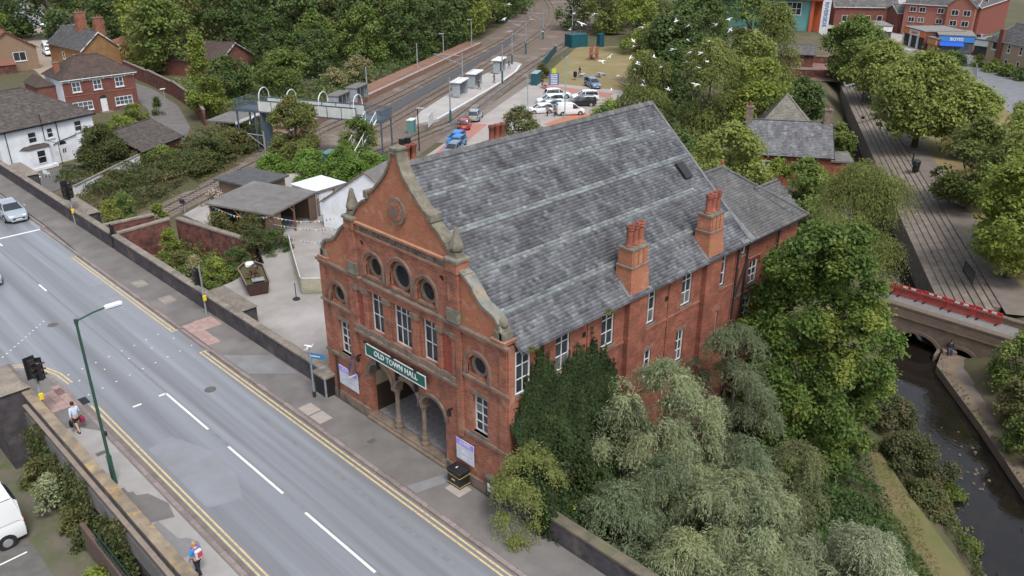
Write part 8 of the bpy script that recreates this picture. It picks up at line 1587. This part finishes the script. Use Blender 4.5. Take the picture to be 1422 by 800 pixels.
t = person('person in a pale blue shirt and dark shorts walking with bags on the near pavement', (-11.25, 19.35, 0), R(8), cl('pale_blue', (.42, .52, .66)), cl('black', (.016, .016, .02)), HB, SKIN2, .25, True, True, 1.66, arms=(-.05, .12))
b = thing('shopping_bag', 'dark pink bag in the right hand of the person in the pale blue shirt', 'bag', (-10.96, 19.42, 0), R(8)); MB().bbox(-.09, .09, -.15, .17, .38, .72, .05).build('bag', cl('dark_pink', (.22, .02, .06)), b); MB().tube([(0, -.06, .7), (0, 0, .82), (0, .08, .7)], .012, 5).build('handle', cl('dark_pink', (.22, .02, .06)), b)
b = thing('shopping_bag', 'black bag in the left hand of the person in the pale blue shirt', 'bag', (-11.52, 19.30, 0), R(8)); MB().bbox(-.07, .07, -.13, .13, .42, .74, .05).build('bag', BLACK, b); MB().tube([(0, -.06, .72), (0, 0, .82), (0, .06, .72)], .012, 5).build('handle', BLACK, b)
t = person('person in a bright blue top with a patterned backpack at the bottom edge', (-11.55, 5.6, 0), R(12), cl('bright_blue', (.015, .20, .55)), cl('dark', (.02, .02, .03)), HG, SKIN2, .2, False, False, 1.6)
b = thing('backpack', 'red and white patterned backpack on the person in the bright blue top', 'backpack', (-11.55, 5.6, 0), R(12)); MB().bbox(-.15, .15, -.27, -.11, .95, 1.36, .05).build('pack', cl('pack_white', (.5, .45, .45)), b); MB().box(-.1, .1, -.285, -.27, 1.02, 1.26).build('pack_print', cl('pack_red', (.4, .05, .07)), b)
for s_ in (-.1, .1): MB().tube([(s_, -.12, 1.3), (s_, -.06, 1.42), (s_, .1, 1.38), (s_, .14, 1.2)], .018, 5).build('strap', cl('pack_red', (.4, .05, .07)), b)
DK = cl('charcoal', (.03, .03, .04)); NV = cl('navy', (.03, .05, .1))
for lb, (s, tt, z_), a, tp in (('person in dark clothes standing by the first tram shelter', (110.9, 35.7, -4.62), 40, DK), ('person in grey walking along the tram platform', (117.2, 34.8, -4.62), 200, cl('grey', (.1, .11, .13))), ('person in dark clothes at the far end of the tram platform', (132, 36.1, -4.62), 60, DK)):
    person(lb, ST(s, tt, z_), R(a), tp, DK, HB, fine=False, h=1.75)
person('person in navy walking beside the white advertising board', ST(82.3, 29.9), R(50), NV, DK, HB, fine=False); t = person('person in black pushing a red pushchair across the car park entrance', ST(116.9, 25.9), R(160), DK, DK, HB, fine=False, arms=(.25, .25))
b = thing('pushchair', 'red pushchair pushed by the person in black', 'pushchair', ST(116.3, 25.3), R(160)); MB().bbox(-.25, .25, -.1, .5, .45, .75, .06).build('seat', cl('red_seat', (.22, .05, .04)), b); MB().tube([(0, -.1, .6), (0, -.45, 1.0)], .03, 5).build('handle', TRIM, b)
for sx in (-.25, .25):
    for sy in (-.1, .45): MB().cyl((sx - .03, sy, .13), (sx + .03, sy, .13), .13, n=10).build('wheel', TYRE, b)
person('person in grey standing by the white van, left one of two', (72.6, 65.0, -5), R(-30), cl('mid_grey', (.12, .12, .15)), DK, HB, fine=False); person('person in brown standing by the white van, right one of two', (73.2, 64.0, -5), R(150), cl('brown', (.16, .09, .07)), DK, HB, fine=False)
person('person in dark clothes among the picnic tables', (102, 84, -5), R(100), DK, DK, HB, fine=False)
person('person in a grey top with white sleeves sitting under the bright tree', (58.8, -3.4, -5.25), R(70), cl('pale_grey', (.35, .38, .4)), DK, HB, sit=True, fine=False, h=1.7)
t = thing('low_bench', 'dark low seat under the bright green tree by the walk', 'bench', (58.8, -3.4, -4.85), R(70)); MB().box(-.9, .9, -.25, .3, .36, .42).build('seat', IRON, t); MB().box(-.8, -.7, -.2, .2, 0, .36).build('leg', IRON, t); MB().box(.7, .8, -.2, .2, 0, .36).build('leg', IRON, t)
t = person('person in dark trousers and white shoes resting in the mouth of the right arch', (43.2, -4.75, -7.85), R(120), DK, NV, HB, sit=True, fine=False, h=1.7)
for c in t.children:
    if c.name.startswith('shoe'): c.data.materials.clear(); c.data.materials.append(WHITE)
t = thing('concrete_seat', 'low concrete block in the mouth of the right arch', 'block', (43.2, -4.75, -7.35), R(120)); MB().bbox(-.5, .5, -.4, .25, 0, .28, .03).build('block', LEDGE, t)
# ------------------------------------------------------------------ gulls
GUL = mat('gull_white', (.66, .67, .69), .8); GUG = mat('gull_grey', (.40, .42, .45), .8)
def gull(up):
    t = thing('gull', 'white gull in flight above the park trees', 'gull', (0, 0, 0), 0, 'gulls flying over the trees')
    b = MB(); b.lathe([(.005, -.24), (.04, -.2), (.075, -.05), (.07, .08), (.045, .16), (.04, .2), (.01, .26)], (0, 0, 0), 8); b.xf(Matrix.Rotation(R(-90), 4, 'X')); b.build('body', GUL, t, smooth=True)
    for s_ in (-1, 1):
        P = [(0, .07, .02), (s_ * .26, .1, .02 + .2 * up), (s_ * .58, -.04, .02 + .16 * up), (s_ * .26, -.06, .02 + .2 * up), (0, -.09, .02)]
        MB().add(P + [(x, y, z_ - .012) for x, y, z_ in P], [(0, 1, 3, 4), (1, 2, 3), (9, 8, 6, 5), (8, 7, 6), (0, 5, 6, 1), (1, 6, 7, 2), (2, 7, 8, 3), (3, 8, 9, 4)]).build('wing', GUL if up > 0 else GUG, t)
    MB().add([(-.05, -.2, 0), (.05, -.2, 0), (.09, -.36, .0), (-.09, -.36, .0), (-.05, -.2, -.01), (.05, -.2, -.01), (.09, -.36, -.01), (-.09, -.36, -.01)], [(0, 1, 2, 3), (7, 6, 5, 4), (0, 4, 5, 1), (1, 5, 6, 2), (2, 6, 7, 3), (3, 7, 4, 0)]).build('tail', GUL, t); return t
G0 = [gull(1.0), gull(.35), gull(-.5)]
GP = [(31.6, 14.8, 16.6), (34.8, 15.9, 15.9), (44.2, 24.0, 14.1), (42.3, 18.2, 15.1), (30.2, 17.0, 16.1), (36.3, 21.2, 15.2), (36.6, 22.3, 14.0), (31.0, 18.0, 14.6), (43.8, 21.8, 13.4), (31.9, 15.1, 14.6), (37.6, 17.4, 13.5), (40.3, 18.1, 13.1), (39.0, 16.6, 12.7), (40.9, 19.8, 12.1), (44.2, 20.7, 11.1), (49.1, 22.3, 12.2), (37.3, 13.8, 15.6), (44.2, 18.1, 15.4), (41.6, 22.9, 11.2), (34.2, 18.4, 13.4), (28.3, 15.5, 13.9), (45.0, 28.3, 9.9), (32.5, 20.5, 11.9), (32.5, 21.4, 13.3), (44.0, 26.4, 9.2), (38.6, 22.5, 10.1), (39.1, 17.5, 10.7), (43.1, 23.0, 9.0), (27.2, 18.8, 17.1), (40.3, 25.3, 11.9), (33.3, 21.7, 10.5), (28.3, 18.8, 13.7), (43.4, 19.4, 13.6), (41.1, 32.8, 15.0), (29.5, 21.9, 16.0), (33.6, 31.1, 15.2), (26.9, 27.6, 16.1), (36.0, 32.0, 13.9), (36.4, 30.7, 12.8), (30.4, 21.4, 16.7), (35.5, 35.7, 16.0), (36.3, 29.0, 14.3), (42.9, 20.0, 9.9), (44.0, 23.6, 8.8)]
gr_ = random.Random(8)
for i, p in enumerate(GP):
    o = G0[i % 3] if i < 3 else copy_tree(G0[gr_.randrange(3)]); o.location = p; o.rotation_euler = (R(gr_.uniform(-35, 35)), R(gr_.uniform(-40, 40)), gr_.uniform(0, 6.28)); s_ = gr_.uniform(.5, .8); o.scale = (s_, s_, s_)
t = copy_tree(G0[2], loc=(-1.04, 13.74, 3.1), rz=R(200), label='white gull perched on top of the blue direction post'); t.scale = (.8, .8, .8); del t['group']
